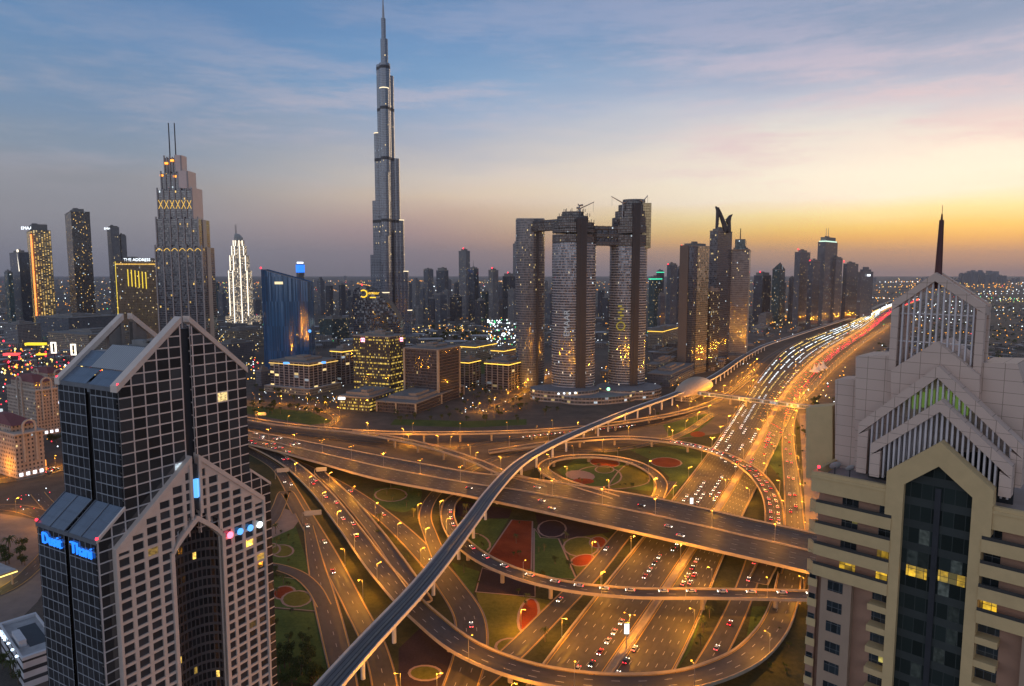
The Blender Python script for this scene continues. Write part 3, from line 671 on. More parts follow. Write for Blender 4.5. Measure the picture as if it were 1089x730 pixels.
def text(body, size, p, ex, ez, m, T, name='sign', ext=0.15, align='CENTER'):
    """raised lettering standing at p; ex runs along the word"""
    cu = bpy.data.curves.new(name, 'FONT'); cu.body = body; cu.size = size; cu.extrude = ext; cu.align_x = align; cu.align_y = 'CENTER'
    co = bpy.data.objects.new('lettering', cu); COL.objects.link(co); bpy.context.view_layer.update()
    me = bpy.data.meshes.new_from_object(co.evaluated_get(bpy.context.evaluated_depsgraph_get())); bpy.data.objects.remove(co)
    me.materials.clear(); me.materials.append(m)
    o = bpy.data.objects.new(name, me); COL.objects.link(o)
    ex = Vector(ex).normalized(); ez = Vector(ez).normalized(); n_ = ex.cross(ez)
    from mathutils import Matrix
    M = Matrix((ex, ez, n_)).transposed().to_4x4(); b = Vector(T['base']) if T else Vector((0, 0, 0)); M.translation = Vector(p) - b
    o.matrix_local = M
    if T: o.parent = T; o.matrix_local = M
    return o

GLASS_D = (0.016, 0.018, 0.024)
F_DARK = facade('dark_curtain_wall', (0.07, 0.07, 0.075), (0.05, 0.06, 0.08), 1.5, 3.6, 0.14, 0.28, 0.016, seed=1, gmetal=0.5)
F_GREY = facade('grey_tower_wall', (0.11, 0.115, 0.128), (0.05, 0.058, 0.075), 2.4, 3.4, 0.4, 0.42, 0.03, seed=2)
F_PALE = facade('pale_tower_wall', (0.22, 0.205, 0.2), (0.03, 0.035, 0.045), 2.8, 3.4, 0.45, 0.45, 0.035, seed=3)
F_BEIGE = facade('beige_block_wall', (0.27, 0.22, 0.165), (0.03, 0.032, 0.035), 2.6, 3.6, 0.45, 0.5, 0.09, seed=4, lstr=1.0)
F_BLUE = facade('blue_glass_wall', (0.02, 0.05, 0.10), (0.01, 0.065, 0.15), 1.9, 40, 0.16, 0.0, 0.0, seed=5, ior=2.3)
F_WARM = facade('warm_lit_offices', (0.05, 0.045, 0.04), (0.03, 0.03, 0.03), 1.3, 3.9, 0.12, 0.5, 0.2, litcol=(1.0, 0.66, 0.1), lstr=0.95, seed=6, rowlit=0.62, litcol2=(1, 0.75, 0.25))
F_BROWN = facade('brown_office_wall', (0.085, 0.065, 0.06), (0.025, 0.022, 0.025), 2.2, 3.9, 0.12, 0.25, 0.006, seed=7, ior=2.0)
F_TEAL = facade('teal_glass_wall', (0.05, 0.08, 0.08), (0.02, 0.045, 0.05), 1.6, 3.6, 0.12, 0.25, 0.04, seed=8)

# ------------------------------------------------------------------ the twin gabled tower on the left
BLK = facade('twin_tower_glass', (0.68, 0.57, 0.51), (0.085, 0.077, 0.074), 3.8, 3.05, 0.105, 0.125, 0.006, lstr=0.9, rough=0.05, ior=2.5, tilt=0.06, gvar=2.4, gmetal=0.75, seed=11)
SIDE = facade('twin_tower_side_glass', (0.26, 0.27, 0.29), (0.06, 0.062, 0.07), 2.6, 3.05, 0.08, 0.1, 0.004, lstr=0.8, rough=0.05, ior=2.3, tilt=0.05, gvar=2.2, gmetal=0.7, seed=12)
STONE = mat('pinkish_stone', (0.68, 0.55, 0.46), 0.7, var=0.12, scale=0.5)
ROOFGL = facade('roof_glass_panels', (0.13, 0.16, 0.2), (0.1, 0.125, 0.165), 2.4, 2.8, 0.1, 0.08, 0.0, rough=0.25, ior=1.5, tilt=0.01, gvar=1.15, seed=13)
RIBBED = facade('ribbed_metal_roof', (0.23, 0.235, 0.24), (0.36, 0.36, 0.36), 0.9, 400, 0.25, 0.0, 0.0, rough=0.5, ior=1.4, tilt=0, gvar=1.0, seed=14)
e1 = (cos(radians(61)), sin(radians(61))); e2 = (cos(radians(151)), sin(radians(151)))
FL = (-104.3, 179.8)
O_ = (FL[0] - e1[0] * 8, FL[1] - e1[1] * 8)          # lower block's corner; x runs along the front (0..57), y back along the side
DW = lambda x, y: (O_[0] + e1[0] * x + e2[0] * y, O_[1] + e1[1] * x + e2[1] * y)
T = thing('twin_gabled_tower', 'tall stone and dark glass twin tower with steep gables and an arched recess', 'tower', (*DW(28.5, 14), 0))
def slab(mb, pts, m): mb.face(pts, m)
ZE, ZR, ZL = 137.0, 153.6, 97.8     # upper eave, ridge, lower eave
k = MB()
# upper glass: front halves with raking tops
for x0, x1, za, zc in ((8, 27, ZE, ZR - 0.9), (30, 49, ZR - 0.9, ZE)):
    k.panel(O_, e1, e2, [(x0, 90 if x0 < 20 else 90), (x1, 90), (x1, zc), (x0, za)], 0.0, 1.2, 0)
k.build('front_glass', [BLK], T)
k = MB()
for y0, y1 in ((0.0, 13.2), (15.4, 29)):
    p, q = DW(8, y1), DW(8, y0); k.wall(p, q, 60, ZE, 0, y0)
    p, q = DW(49, y0), DW(49, y1); k.wall(p, q, 60, ZE, 0, y0)
p, q = DW(49, 28.8), DW(8, 28.8); k.wall(p, q, 60, ZE, 0)
k.build('side_glass', [SIDE], T)
k = MB()
for a in (8.6, 48.4): k.wall(DW(a, 16), DW(a, 13), 0, ZE, 0); k.wall(DW(a, 13), DW(a, 16), 0, ZE, 0)
k.obox(O_, e1, e2, 27, 30, 1.0, 2.2, 98, ZR - 2, 0)
k.build('recessed_slot', mat('slot_metal', (0.055, 0.055, 0.06), 0.4, 0.5, var=0.2), T)
# raking coping on the front and back gables (two halves each with a gap)
def coping(y0, y1, zoff, m, nm):
    k = MB()
    for sg, xa, xb in ((1, 7.4, 27.2), (-1, 49.6, 29.8)):
        sl = (ZR - ZE) / 19.0
        k.panel(O_, e1, e2, [(xa, ZE - 0.9 + zoff), (xb, ZE - 0.9 + zoff + sl * abs(xb - xa)), (xb, ZE + 0.9 + zoff + sl * abs(xb - xa)), (xa, ZE + 0.9 + zoff)][::sg], y0, y1, m)
    return k.build(nm, [STONE, DARK], T)
coping(-0.4, 2.6, 0, 0, 'front_coping'); coping(27.0, 29.4, 0, 0, 'back_coping')
k = MB()
for xa, xb in ((22.5, 27), (30, 34.5)):
    k.panel(O_, e1, e2, [(xa, 140), (xb, 140), (xb, ZE + (ZR - ZE) / 19 * (xb - 8 if xb < 28.5 else 49 - xb) - 1.0), (xa, ZE + (ZR - ZE) / 19 * (xa - 8 if xa < 28.5 else 49 - xa) - 1.0)], 27.3, 28.9, 0)
for xa in (26.2, 30.0): k.obox(O_, e1, e2, xa, xa + 1.0, 27.0, 29.3, 138, ZR - 1.2, 0)
k.build('back_gable_wall', [mat('weathered_cladding', (0.2, 0.17, 0.15), 0.7, var=0.2)], T)
k = MB(); ZM = ZE + (ZR - ZE) / 19 * 11
def slope(xa, za, xb, zb, y0, y1, m):
    a, b_, c, d = DW(xa, y0), DW(xb, y0), DW(xb, y1), DW(xa, y1); L = hypot(xb - xa, zb - za)
    pts = [(*a, za), (*b_, zb), (*c, zb), (*d, za)]
    uv = [(y0, 0), (y0, L), (y1, L), (y1, 0)]
    if xb < xa: pts, uv = pts[::-1], uv[::-1]
    k.face(pts, m, uv)
zs = lambda d: ZE + (ZR - ZE) / 19 * d
for x0, sg in ((8, 1), (49, -1)):
    for y0, y1 in ((2.6, 13.6), (15.0, 27)):
        slope(x0 - sg * 0.3, ZE + 0.1, x0 + sg * 4.4, zs(4.4), y0, y1, 0)
    slope(x0 + sg * 4.4, zs(4.4) + 0.25, x0 + sg * 11, zs(11) + 0.25, 2.6, 20, 1)
    slope(x0 + sg * 4.4, zs(4.4) + 0.2, x0 + sg * 9, zs(9) + 0.2, 20, 27, 0)
k.obox(O_, e1, e2, 19, 38, 2.6, 20, zs(8.5), zs(10.8), 2)
k.obox(O_, e1, e2, 17, 40, 20, 27, zs(6), zs(7.5), 2)
k.obox(O_, e1, e2, 23, 26, 8, 17, zs(10.8), zs(12.6), 2)
k.bar((*DW(20, 6), zs(13)), (*DW(33, 22), zs(11.5)), 0.5, m=2)
k.obox(O_, e1, e2, 7.7, 8.5, 0, 29, ZE - 0.9, ZE + 0.35, 3); k.obox(O_, e1, e2, 48.5, 49.3, 0, 29, ZE - 0.9, ZE + 0.35, 3)
k.obox(O_, e1, e2, 8.2, 16, 13.7, 14.9, ZE - 2, ZE + 0.6, 3)
k.build('roof', [ROOFGL, RIBBED, mat('roof_plant_grey', (0.22, 0.21, 0.2), 0.8), mat('eave_metal', (0.17, 0.18, 0.2), 0.5, 0.3)], T)
# lower block
k = MB()
for y0, y1 in ((0.0, 13.4), (15.2, 29)):
    k.wall(DW(0, y1), DW(0, y0), 0, ZL, 0, y0); k.wall(DW(57, y0), DW(57, y1), 0, ZL, 0, y0)
k.wall(DW(57, 29), DW(0, 29), 0, ZL, 0)
k.build('lower_side_glass', [SIDE], T)
k = MB()
for a in (0.7, 56.3): k.wall(DW(a, 15.6), DW(a, 13), 0, ZL, 0); k.wall(DW(a, 13), DW(a, 15.6), 0, ZL, 0)
k.build('recessed_slot', MATS['slot_metal'], T)
k = MB()
k.panel(O_, e1, e2, [(0, 0), (8.02, 0), (8.02, ZL + 6.6), (0, ZL)], 0.0, 1.0, 0); k.panel(O_, e1, e2, [(48.98, 0), (57, 0), (57, ZL), (48.98, ZL + 6.6)], 0.0, 1.0, 0)
k.build('lower_front_glass', [BLK], T)
for x0, sg in ((-0.3, 1), (57.3, -1)):
    k = MB()
    for y0, y1 in ((0.3, 13.6), (15.0, 29)): slope(x0, ZL + 0.1, x0 + sg * 8.1, ZL + 6.8, y0, y1, 0)
    k.obox(O_, e1, e2, min(x0, x0 + sg * 0.8), max(x0, x0 + sg * 0.8), 0, 29, ZL - 0.8, ZL + 0.3, 1)
    for yy in (0.3, 7, 13.2, 15, 22, 28.6):
        k.bar((*DW(x0, yy), ZL + 0.15), (*DW(x0 + sg * 8.1, yy), ZL + 6.85), 0.22, n=4, m=1)
    x0 = x0 + sg * 0.1
    k.panel(O_, e1, e2, [(x0, ZL - 0.3), (x0 + sg * 8.1, ZL + 6.4), (x0 + sg * 8.1, ZL + 7.2), (x0, ZL + 0.6)][::sg], -0.3, 0.35, 2)
    k.build('lower_roof', [ROOFGL, MATS['eave_metal'], STONE], T)
# stone front with punched windows and the arched recess
SX0, SX1, SC_, ZS0, ZSA = 4.0, 53.0, 28.5, 94.0, 114.5
AX0, AX1, AZS, AZT = 20.5, 36.5, 87.0, 94.5
ssl = (ZSA - ZS0) / (SC_ - SX0)
stop = lambda x: ZS0 + ssl * (x - SX0 if x < SC_ else SX1 - x)
k = MB(); gz = MB(); q0 = -1.5
pit_x, pit_z = 16.5 / 4, 3.05
def cellbox(xa, xb, za, zb):
    k.panel(O_, e1, e2, [(xa, za), (xb, za), (xb, zb), (xa, zb)], q0, q0 + 0.9, 0)
def col_strip(xa, xb, z0):
    za, zb = stop(xa), stop(xb)
    k.panel(O_, e1, e2, [(xa, z0), (xb, z0), (xb, zb), (xa, za)], q0, q0 + 0.9, 0)
arch = lambda x: 0 if x <= AX0 or x >= AX1 else AZS + (AZT - AZS) * (1 - abs(x - SC_) / 8.0) ** 0.8
slot = (27.4, 29.6)
for half in (0, 1):
    for i in range(6):
        xa = SX0 + i * pit_x if half == 0 else SX1 - (i + 1) * pit_x
        xb = xa + pit_x
        if half == 0: xb = min(xb, slot[0])
        else: xa = max(xa, slot[1])
        if xb - xa < 1.0: continue
        mx = (xa + xb) / 2; zlow = max(arch(xa + 0.01), arch(xb - 0.01)) + (1.6 if arch(mx) else 0)
        mw = 0.52
        col_strip(xa, xa + mw, max(arch(xa + 0.01), arch(xa + mw)) + (1.6 if arch(mx) else 0)); col_strip(xb - mw, xb, max(arch(xb - 0.01), arch(xb - mw)) + (1.6 if arch(mx) else 0))
        ztop = min(stop(xa + mw), stop(xb - mw)); z = 0.0
        while z < ztop:
            zt = min(z + 0.8, ztop)
            if zt > zlow + 0.3: cellbox(xa + mw, xb - mw, max(z, zlow), zt)
            z += pit_z
        # solid raking head
        k.panel(O_, e1, e2, [(xa + mw, min(stop(xa + mw), stop(xb - mw)) - 1.2), (xb - mw, min(stop(xa + mw), stop(xb - mw)) - 1.2), (xb - mw, stop(xb - mw)), (xa + mw, stop(xa + mw))], q0 + 0.01, q0 + 0.89, 0)
k.build('stone_front', [STONE], T)
k = MB()
for xa, xb in ((SX0 - 0.2, slot[0]), (slot[1], SX1 + 0.2)):
    k.panel(O_, e1, e2, [(xa, stop(xa) - 0.7), (xb, stop(xb) - 0.7), (xb, stop(xb) + 0.9), (xa, stop(xa) + 0.9)], q0 - 0.35, 0.6, 0)
for xa in (slot[0] - 0.9, slot[1]): k.obox(O_, e1, e2, xa, xa + 0.9, q0 - 0.3, 0.5, AZT + 2, stop(slot[0]) - 0.6, 0)
for xa in (AX0 - 1.1, AX1): k.obox(O_, e1, e2, xa, xa + 1.1, q0 - 0.3, 0.5, 0, AZS + 0.8, 0)
N = 10; ap = [(AX0 + 16 * i / N, AZS + (AZT - AZS) * (1 - abs(AX0 + 16 * i / N - SC_) / 8.0) ** 0.8) for i in range(N + 1)]
for (x0, z0), (x1, z1) in zip(ap[:-1], ap[1:]):
    k.panel(O_, e1, e2, [(x0, z0), (x1, z1), (x1, z1 + 1.7), (x0, z0 + 1.7)], q0 - 0.28, 0.48, 0)
for xa in (SX0 - 0.25, SX1 - 0.45): k.obox(O_, e1, e2, xa, xa + 0.7, q0 - 0.32, 0.55, 0, ZS0, 0)
k.build('stone_coping', [STONE], T)
WGL = facade('punched_window_glass', (0.02, 0.018, 0.018), (0.035, 0.031, 0.03), 4.125, 3.05, 0.03, 0.03, 0.02, lstr=1.0, rough=0.06, ior=1.8, tilt=0.03, seed=17, litcol=(1, 0.6, 0.12))
k = MB()
for xa, xb in ((SX0 + 0.3, AX0), (AX1, SX1 - 0.3)):
    k.panel(O_, e1, e2, [(xa, 0), (xb, 0), (xb, stop(xb) - 0.6), (xa, stop(xa) - 0.6)], q0 + 0.45, q0 + 0.65, 0)
k.panel(O_, e1, e2, [(AX0, 92), (SC_, 98), (SC_, stop(SC_) - 2.5), (AX0, stop(AX0) - 0.6)], q0 + 0.45, q0 + 0.65, 0)
k.panel(O_, e1, e2, [(SC_, 98), (AX1, 92), (AX1, stop(AX1) - 0.6), (SC_, stop(SC_) - 2.5)], q0 + 0.45, q0 + 0.65, 0)
k.build('window_glass', [WGL], T)
# curved recess behind the arch
k = MB(); rp = [DW(SC_ - 8 * cos(pi * i / 12), 0.2 + 5.5 * sin(pi * i / 12)) for i in range(13)]; u = 0
for a, b_ in zip(rp[:-1], rp[1:]): u = k.wall(a, b_, 0, AZT + 2, 0, u)
k.face([(*p, AZT + 1) for p in rp[::-1]], 0)
k.build('arched_recess', [facade('recess_glass', (0.13, 0.1, 0.09), (0.012, 0.01, 0.01), 1.3, 3.05, 0.25, 0.3, 0.025, lstr=1.1, rough=0.1, ior=1.6, tilt=0.03, seed=18, litcol=(1, 0.62, 0.12))], T)
k = MB(); k.obox(O_, e1, e2, 25, 32, 6, 20, 0, 100, 0); k.obox(O_, e1, e2, 10, 47, 7, 28, 0, 136, 0); k.build('core', DARK, T)
# blue sign on the side
BLUE = glow('blue_neon', (0.015, 0.2, 1.0), 1.7); CYAN = glow('cyan_sign_light', (0.1, 0.4, 1.0), 1.6); WHITEL = glow('white_light', (0.85, 0.93, 1.0), 2.5)
text('Dusit', 4.5, (*DW(-0.35, 21.2), 94.2), (-e2[0], -e2[1], 0), (0, 0, 1), BLUE, T, ext=0.2)
text('Thani', 4.5, (*DW(-0.35, 7.0), 94.2), (-e2[0], -e2[1], 0), (0, 0, 1), BLUE, T, ext=0.2)
for i, (xx, m_) in enumerate(((39.2, 0), (43.0, 1), (46.9, 1), (50.6, 2))):
    k = MB(); zc = 86.6 - 0.15 * i
    k.panel(O_, e1, e2, [(xx + 1.05 * cos(q * pi / 6), zc + 1.05 * sin(q * pi / 6)) for q in range(12)], q0 - 0.6, q0 - 0.2, 0)
    k.build('round_logo_sign', [(glow('pink_red_sign', (1.0, 0.12, 0.2), 4.0), CYAN, WHITEL)[m_]], T)
k = MB(); k.box((*DW(28.5, -1.2), 104.5), (1.6, 1.2, 5.5)); k.build('lit_panel', CYAN, T)
for pp in ((*DW(0, 0), ZL + 0.9), (*DW(0, 29), ZL + 0.9), (*DW(8, 0), ZE + 1.2), (*DW(8, 29), ZE + 1.2)): beacon(T, pp, 0.42)

# ------------------------------------------------------------------ the spired apartment tower on the right
f1 = (0.72, -0.694); f2 = (0.694, 0.72); RO = (44.76, 100.0)
RW = lambda x, y: (RO[0] + f1[0] * x + f2[0] * y, RO[1] + f1[1] * x + f2[1] * y)
def FP(u, v, q=0.0):
    """(metres along the front, height) where the photo's ray meets the plane q metres behind the front"""
    t, s = ray(u, v); ox, oy = RO[0] + f2[0] * q, RO[1] + f2[1] * q
    m = (t * oy - ox) / (f1[0] - t * f1[1]); Y = oy + f1[1] * m
    return m, CAM_H + s * Y
BEI = mat('ochre_render', (0.6, 0.415, 0.2), 0.85, var=0.1, scale=0.6)
PNK = mat('brick_pink_render', (0.36, 0.2, 0.13), 0.85, var=0.12, scale=0.6)
PKS = facade('pinkish_stone_panels', (0.36, 0.25, 0.19), (0.62, 0.45, 0.355), 2.4, 1.6, 0.03, 0.04, 0.0, rough=0.7, wrough=0.8, ior=1.3, tilt=0, gvar=1.03, seed=21)
SLAT = mat('pale_slat_metal', (0.62, 0.55, 0.53), 0.5, 0.2, var=0.1)
WINDK = facade('flat_window_glass', (0.1, 0.1, 0.1), (0.014, 0.018, 0.02), 0.9, 1.3, 0.08, 0.06, 0.03, lstr=0.8, rough=0.06, ior=1.7, tilt=0.05, seed=22, litcol=(0.9, 0.75, 0.2))
YLIT = facade('lit_flat_window', (0.1, 0.08, 0.05), (0.2, 0.15, 0.05), 0.95, 1.3, 0.07, 0.05, 1.0, litcol=(1.0, 0.58, 0.03), litcol2=(1.0, 0.62, 0.04), lstr=0.75, rough=0.2, tilt=0, seed=23)
T2 = thing('spired_apartment_tower', 'ochre apartment tower with glass centre strip, stone gables and a tall spire', 'tower', (*RW(16.3, 12), 0))
ZP = FP(862, 500.5)[1]; WD = 32.6; CX = 16.3; FH = 3.17
k = MB(); k.prism([RW(0.6, 1.6), RW(WD - 0.6, 1.6), RW(WD, 28), RW(0, 28)], 0, ZP - 1.2, 0, 1); k.build('wall', [PNK, mat('terrace_tiles', (0.33, 0.27, 0.25), 0.9, var=0.2)], T2)
k = MB()
# parapet and centre frame
GA = FP(1000.3, 469.8); GE = FP(944, 499.7); gi = FP(1000.3, 496); gl = FP(963, 515); hwid = CX - GE[0]
za_, ze_ = GA[1], (GE[1] + FP(1057.5, 523)[1]) / 2
ziA, ziE = gi[1], gl[1]; gw = CX - 12.35
for sg in (1, -1):
    X = lambda d: CX - sg * d
    P = [(X(0), za_), (X(hwid), ze_), (X(hwid), ZP - 4), (X(hwid - 0.8), ZP - 4), (X(gw + 1.3), ZP - 4), (X(gw + 1.3), 0), (X(gw), 0), (X(gw), ziE), (X(0), ziA)]
    for tri in ((P[0], P[8], P[7], P[1]), (P[1], P[7], (X(gw), ZP - 4), P[2]), ((X(gw), ZP - 4), (X(gw), 0), P[5], P[4])):
        k.panel(RO, f1, f2, list(tri), -0.35, 1.7, 0)
    xa, xb = sorted((X(hwid), X(16.3)))
    k.obox(RO, f1, f2, xa, xb, -0.1, 0.6, ZP - 3.0, ZP, 0); k.obox(RO, f1, f2, xa, xb, -0.25, 0.65, ZP - 0.9, ZP - 0.5, 0)
k.obox(RO, f1, f2, 0.0, 0.5, 0.5, 27, ZP - 3.0, ZP, 0)
k.build('parapet_frame', BEI, T2)
k = MB()
xb1 = CX - gw - 1.3
for f in range(4):
    zt = ZP - 4.35 - f * FH
    for sg in (1, -1):
        a, b_ = (0.0, xb1) if sg > 0 else (WD - xb1, WD)
        q = [RW(a + 0.9, -0.5), RW(b_, -0.5), RW(b_, -0.2), RW(a + 1.0, -0.2), RW(a - 0.1, 1.0), RW(a - 0.4, 0.8)] if sg > 0 else [RW(a, -0.5), RW(b_ - 0.9, -0.5), RW(b_ + 0.4, 0.8), RW(b_ + 0.1, 1.0), RW(b_ - 1.0, -0.2), RW(a, -0.2)]
        z1 = zt - 0.1 if f < 4 else zt
        k.prism(q, zt - 1.75, z1, 0, bottom=True)
        k.obox(RO, f1, f2, a if sg > 0 else a, b_, -0.2, 1.6, zt - 1.75, zt - 1.45, 0)
        k.build('balcony_band', BEI, T2); k = MB()
k = MB()
for f in range(4):
    zt = ZP - 4.35 - f * FH
    for a, b_ in ((0.9, xb1), (WD - xb1, WD - 0.9)): 
        k = MB(); k.obox(RO, f1, f2, a, b_, -0.42, -0.36, zt - 0.1, zt + 0.35, 0); k.build('balcony_rail', mat('smoked_rail_glass', (0.06, 0.055, 0.05), 0.15, var=0.1), T2)
def window(x0, x1, z0, z1, q=1.6, lit=False):
    k = MB(); k.panel(RO, f1, f2, [(x0, z0), (x1, z0), (x1, z1), (x0, z1)], q - 0.06, q + 0.1, 0); k.build('window', YLIT if lit else WINDK, T2)
for f in range(4):
    zt = ZP - 4.35 - f * FH; zl = zt - 1.45
    window(4.0, 6.2, zl, zl + 2.4, lit=(f == 3)); window(9.0, xb1 - 0.05, zl, zl + 2.4, lit=(f in (2, 3)))
    window(WD - xb1 + 0.05, WD - 9.2, zl, zl + 2.4, lit=(f == 3)); window(WD - 6.2, WD - 4.0, zl, zl + 2.4)
# lower floors: window bay, recess, small balconies
zlow = ZP - 4.35 - 3 * FH - 1.75
k = MB(); k2 = MB(); k3 = MB(); nfl = 36
for sg in (1, -1):
    X = (lambda a: a) if sg > 0 else (lambda a: WD - a)
    xa, xb = sorted((X(1.9), X(6.2))); k.obox(RO, f1, f2, xa, xb, 0.4, 1.6, 0, zlow, 0)
    xa, xb = sorted((X(-0.05), X(1.1))); k3.obox(RO, f1, f2, xa, xb, 0.9, 1.9, 0, zlow, 0)
    for f in range(nfl):
        zt = zlow - f * FH
        xa, xb = sorted((X(8.6), X(xb1 + 0.2))); k2.obox(RO, f1, f2, xa, xb, -0.3, 1.6, zt - 2.95 + 0.1, zt - 1.95, 0)
        xa, xb = sorted((X(-0.15), X(1.2))); k2.obox(RO, f1, f2, xa, xb, 0.75, 0.95, zt - 2.4, zt - 1.2, 0)
        if f < 11:
            xa, xb = sorted((X(2.9), X(5.0))); window(xa, xb, zt - 2.1, zt - 0.5, 0.4)
            xa, xb = sorted((X(8.7), X(xb1))); window(xa, xb, zt - 1.9, zt - 0.1, 1.6)
            xa, xb = sorted((X(0.0), X(1.0))); window(xa, xb, zt - 1.9, zt - 0.4, 0.9)
k.build('window_bay', mat('dusty_pink_render', (0.37, 0.25, 0.17), 0.85, var=0.1), T2); k2.build('balcony', BEI, T2); k3.build('corner_pier', PNK, T2)
GST = facade('centre_strip_glass', (0.05, 0.055, 0.05), (0.012, 0.016, 0.014), 1.3, 3.17, 0.06, 0.35, 0.14, lstr=0.05, rough=0.08, ior=1.38, tilt=0.03, seed=25, litcol=(0.5, 0.6, 0.6))
k = MB(); k.panel(RO, f1, f2, [(CX - gw, 0), (CX + gw, 0), (CX + gw, ziE), (CX, ziA), (CX - gw, ziE)], 0.5, 1.55, 0); k.obox(RO, f1, f2, CX - 0.35, CX + 0.35, 0.3, 0.5, 0, ziA - 3.2, 1); k.build('centre_glass', [GST, DARK], T2)
def lit_pane(u0, v0, u1, v1):
    a = FP(u0, v0, 0.45); b_ = FP(u1, v1, 0.45)
    k = MB(); k.panel(RO, f1, f2, [(a[0], a[1] - 1.5), (b_[0], a[1] - 1.5), (b_[0], a[1]), (a[0], a[1])], 0.4, 0.52, 0); k.build('window', YLIT, T2)
lit_pane(964, 600, 986, 606); lit_pane(998, 606, 1028, 614)
# stone gables with slats, one behind the other
def gable(pts, q, th, dep, slat_gap, slat_w, tname, back=None, slats=True):
    """pts: bottom-left, eave-left, apex, eave-right, bottom-right in the photo, on the plane q behind the front"""
    bl, el, ap_, er, br = [FP(*p, q) for p in pts]
    k = MB(); tz = th * 1.25
    k.panel(RO, f1, f2, [el, (el[0], el[1] - tz), (ap_[0], ap_[1] - tz), ap_], q, q + dep, 0)
    k.panel(RO, f1, f2, [ap_, (ap_[0], ap_[1] - tz), (er[0], er[1] - tz), er], q, q + dep, 0)
    k.panel(RO, f1, f2, [(el[0], el[1] - tz), (el[0], bl[1]), (el[0] + th, bl[1]), (el[0] + th, el[1] - tz + th * 0.6)], q + 0.01, q + dep - 0.01, 0)
    k.panel(RO, f1, f2, [(er[0] - th, er[1] - tz + th * 0.6), (er[0] - th, br[1]), (er[0], br[1]), (er[0], er[1] - tz)], q + 0.01, q + dep - 0.01, 0)
    k.build(tname, [PKS], T2)
    if slats:
        k = MB(); x = el[0] + th + slat_gap * 0.6; zb = min(bl[1], br[1])
        while x < er[0] - th:
            f = (x - el[0]) / (ap_[0] - el[0]) if x < ap_[0] else (er[0] - x) / (er[0] - ap_[0]); eb = el[1] if x < ap_[0] else er[1]
            k.obox(RO, f1, f2, x - slat_w / 2, x + slat_w / 2, q + 0.35, q + 0.8, zb, eb - tz + f * (ap_[1] - eb) + 0.2, 0); x += slat_gap
        k.build('slats', SLAT, T2)
    return bl, el, ap_, er, br
g2 = gable([(928, 507), (926, 472), (1000.3, 425.5), (1077, 497), (1074, 530)], 1.2, 1.3, 2.0, 0.62, 0.24, 'stone_gable')
g3 = gable([(910, 502), (913, 450), (997.7, 389), (1089, 475), (1088, 520)], 3.4, 1.35, 2.2, 0.66, 0.22, 'stone_gable')
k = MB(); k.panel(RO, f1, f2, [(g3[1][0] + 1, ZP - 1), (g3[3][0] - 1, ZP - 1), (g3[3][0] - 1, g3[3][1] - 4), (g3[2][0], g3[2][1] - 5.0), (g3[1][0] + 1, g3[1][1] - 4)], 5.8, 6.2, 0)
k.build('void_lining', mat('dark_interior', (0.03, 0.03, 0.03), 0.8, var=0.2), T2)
q5 = 6.3
poly = [FP(u, v, q5) for u, v in ((949, 480), (949, 393), (997, 363), (1043, 399), (1043, 480))]
k = MB(); k.panel(RO, f1, f2, poly, 5.6, 15, 0)
poly = [FP(u, v, 7.0) for u, v in ((909, 500), (910, 379), (948.5, 379), (948.5, 500))]; k.panel(RO, f1, f2, poly, 7.0, 15.5, 0)
poly = [FP(u, v, 9.0) for u, v in ((888, 504), (888, 404), (911, 404), (911, 504))]; k.panel(RO, f1, f2, poly, 9.0, 14.5, 0)
poly = [FP(u, v, 7.0) for u, v in ((1043.5, 510), (1043.5, 386), (1082, 387), (1098, 440), (1098, 510))]; k.panel(RO, f1, f2, poly, 7.0, 15.5, 0)
k.build('stone_block', [PKS], T2)
poly = [FP(u, v, 12.0) for u, v in ((862, 506), (862, 432), (890, 430), (890, 506))]
k = MB(); k.panel(RO, f1, f2, poly, 10.0, 14.0, 0); k.build('lift_house', BEI, T2)
# lantern
for qq, sl in ((6.6, True), (12.6, False)):
    if sl: L_ = gable([(949, 420), (948.5, 321.5), (995, 290), (1048.4, 325), (1046, 430)], qq, 0.95, 1.2, 0.72, 0.2, 'lantern_gable')
bl, el, ap_, er, br = L_
k = MB()
for (a, c_) in ((el, ap_), (ap_, er)):
    k.panel(RO, f1, f2, [a, (a[0], a[1] - 1.0), (c_[0], c_[1] - 1.0), c_], 9.6, 10.6, 0)
for x in (el[0], er[0] - 1.6): k.obox(RO, f1, f2, x, x + 1.6, 9.6, 10.6, bl[1] - 4, el[1] - 0.8, 0); k.obox(RO, f1, f2, x, x + 1.5, 6.6 + 1.2, 8.3, bl[1] - 4, el[1] - 0.8, 0)
for x in (el[0], er[0] - 0.9): k.obox(RO, f1, f2, x, x + 0.9, 7.8, 9.6, el[1] - 1.5, el[1] - 0.4, 0)
k.build('lantern_frame', [PKS], T2)
k = MB(); zz = el[1] - 1.5
for z in (zz, zz - 4, zz - 8): k.obox(RO, f1, f2, el[0] + 1, er[0] - 1, 7.2, 7.4, z - 0.15, z, 0)
k.build('cross_bars', SLAT, T2)
mp_ = FP(997.8, 292, 8.2); mz = FP(998.6, 228, 8.2)[1]; c0 = RW(mp_[0], 8.2)
k = MB(); k.bar((*c0, mp_[1] - 2), (*c0, mz - (mz - mp_[1]) * 0.1), 0.52, 0.3, 8); k.bar((*c0, mz - (mz - mp_[1]) * 0.1), (*c0, mz), 0.16, 0.1, 6); k.bar((*c0, mz), (*c0, mz + 1.2), 0.04, 0.03, 4)
k.build('spire', mat('rusty_mast', (0.10, 0.035, 0.03), 0.6, var=0.2), T2)
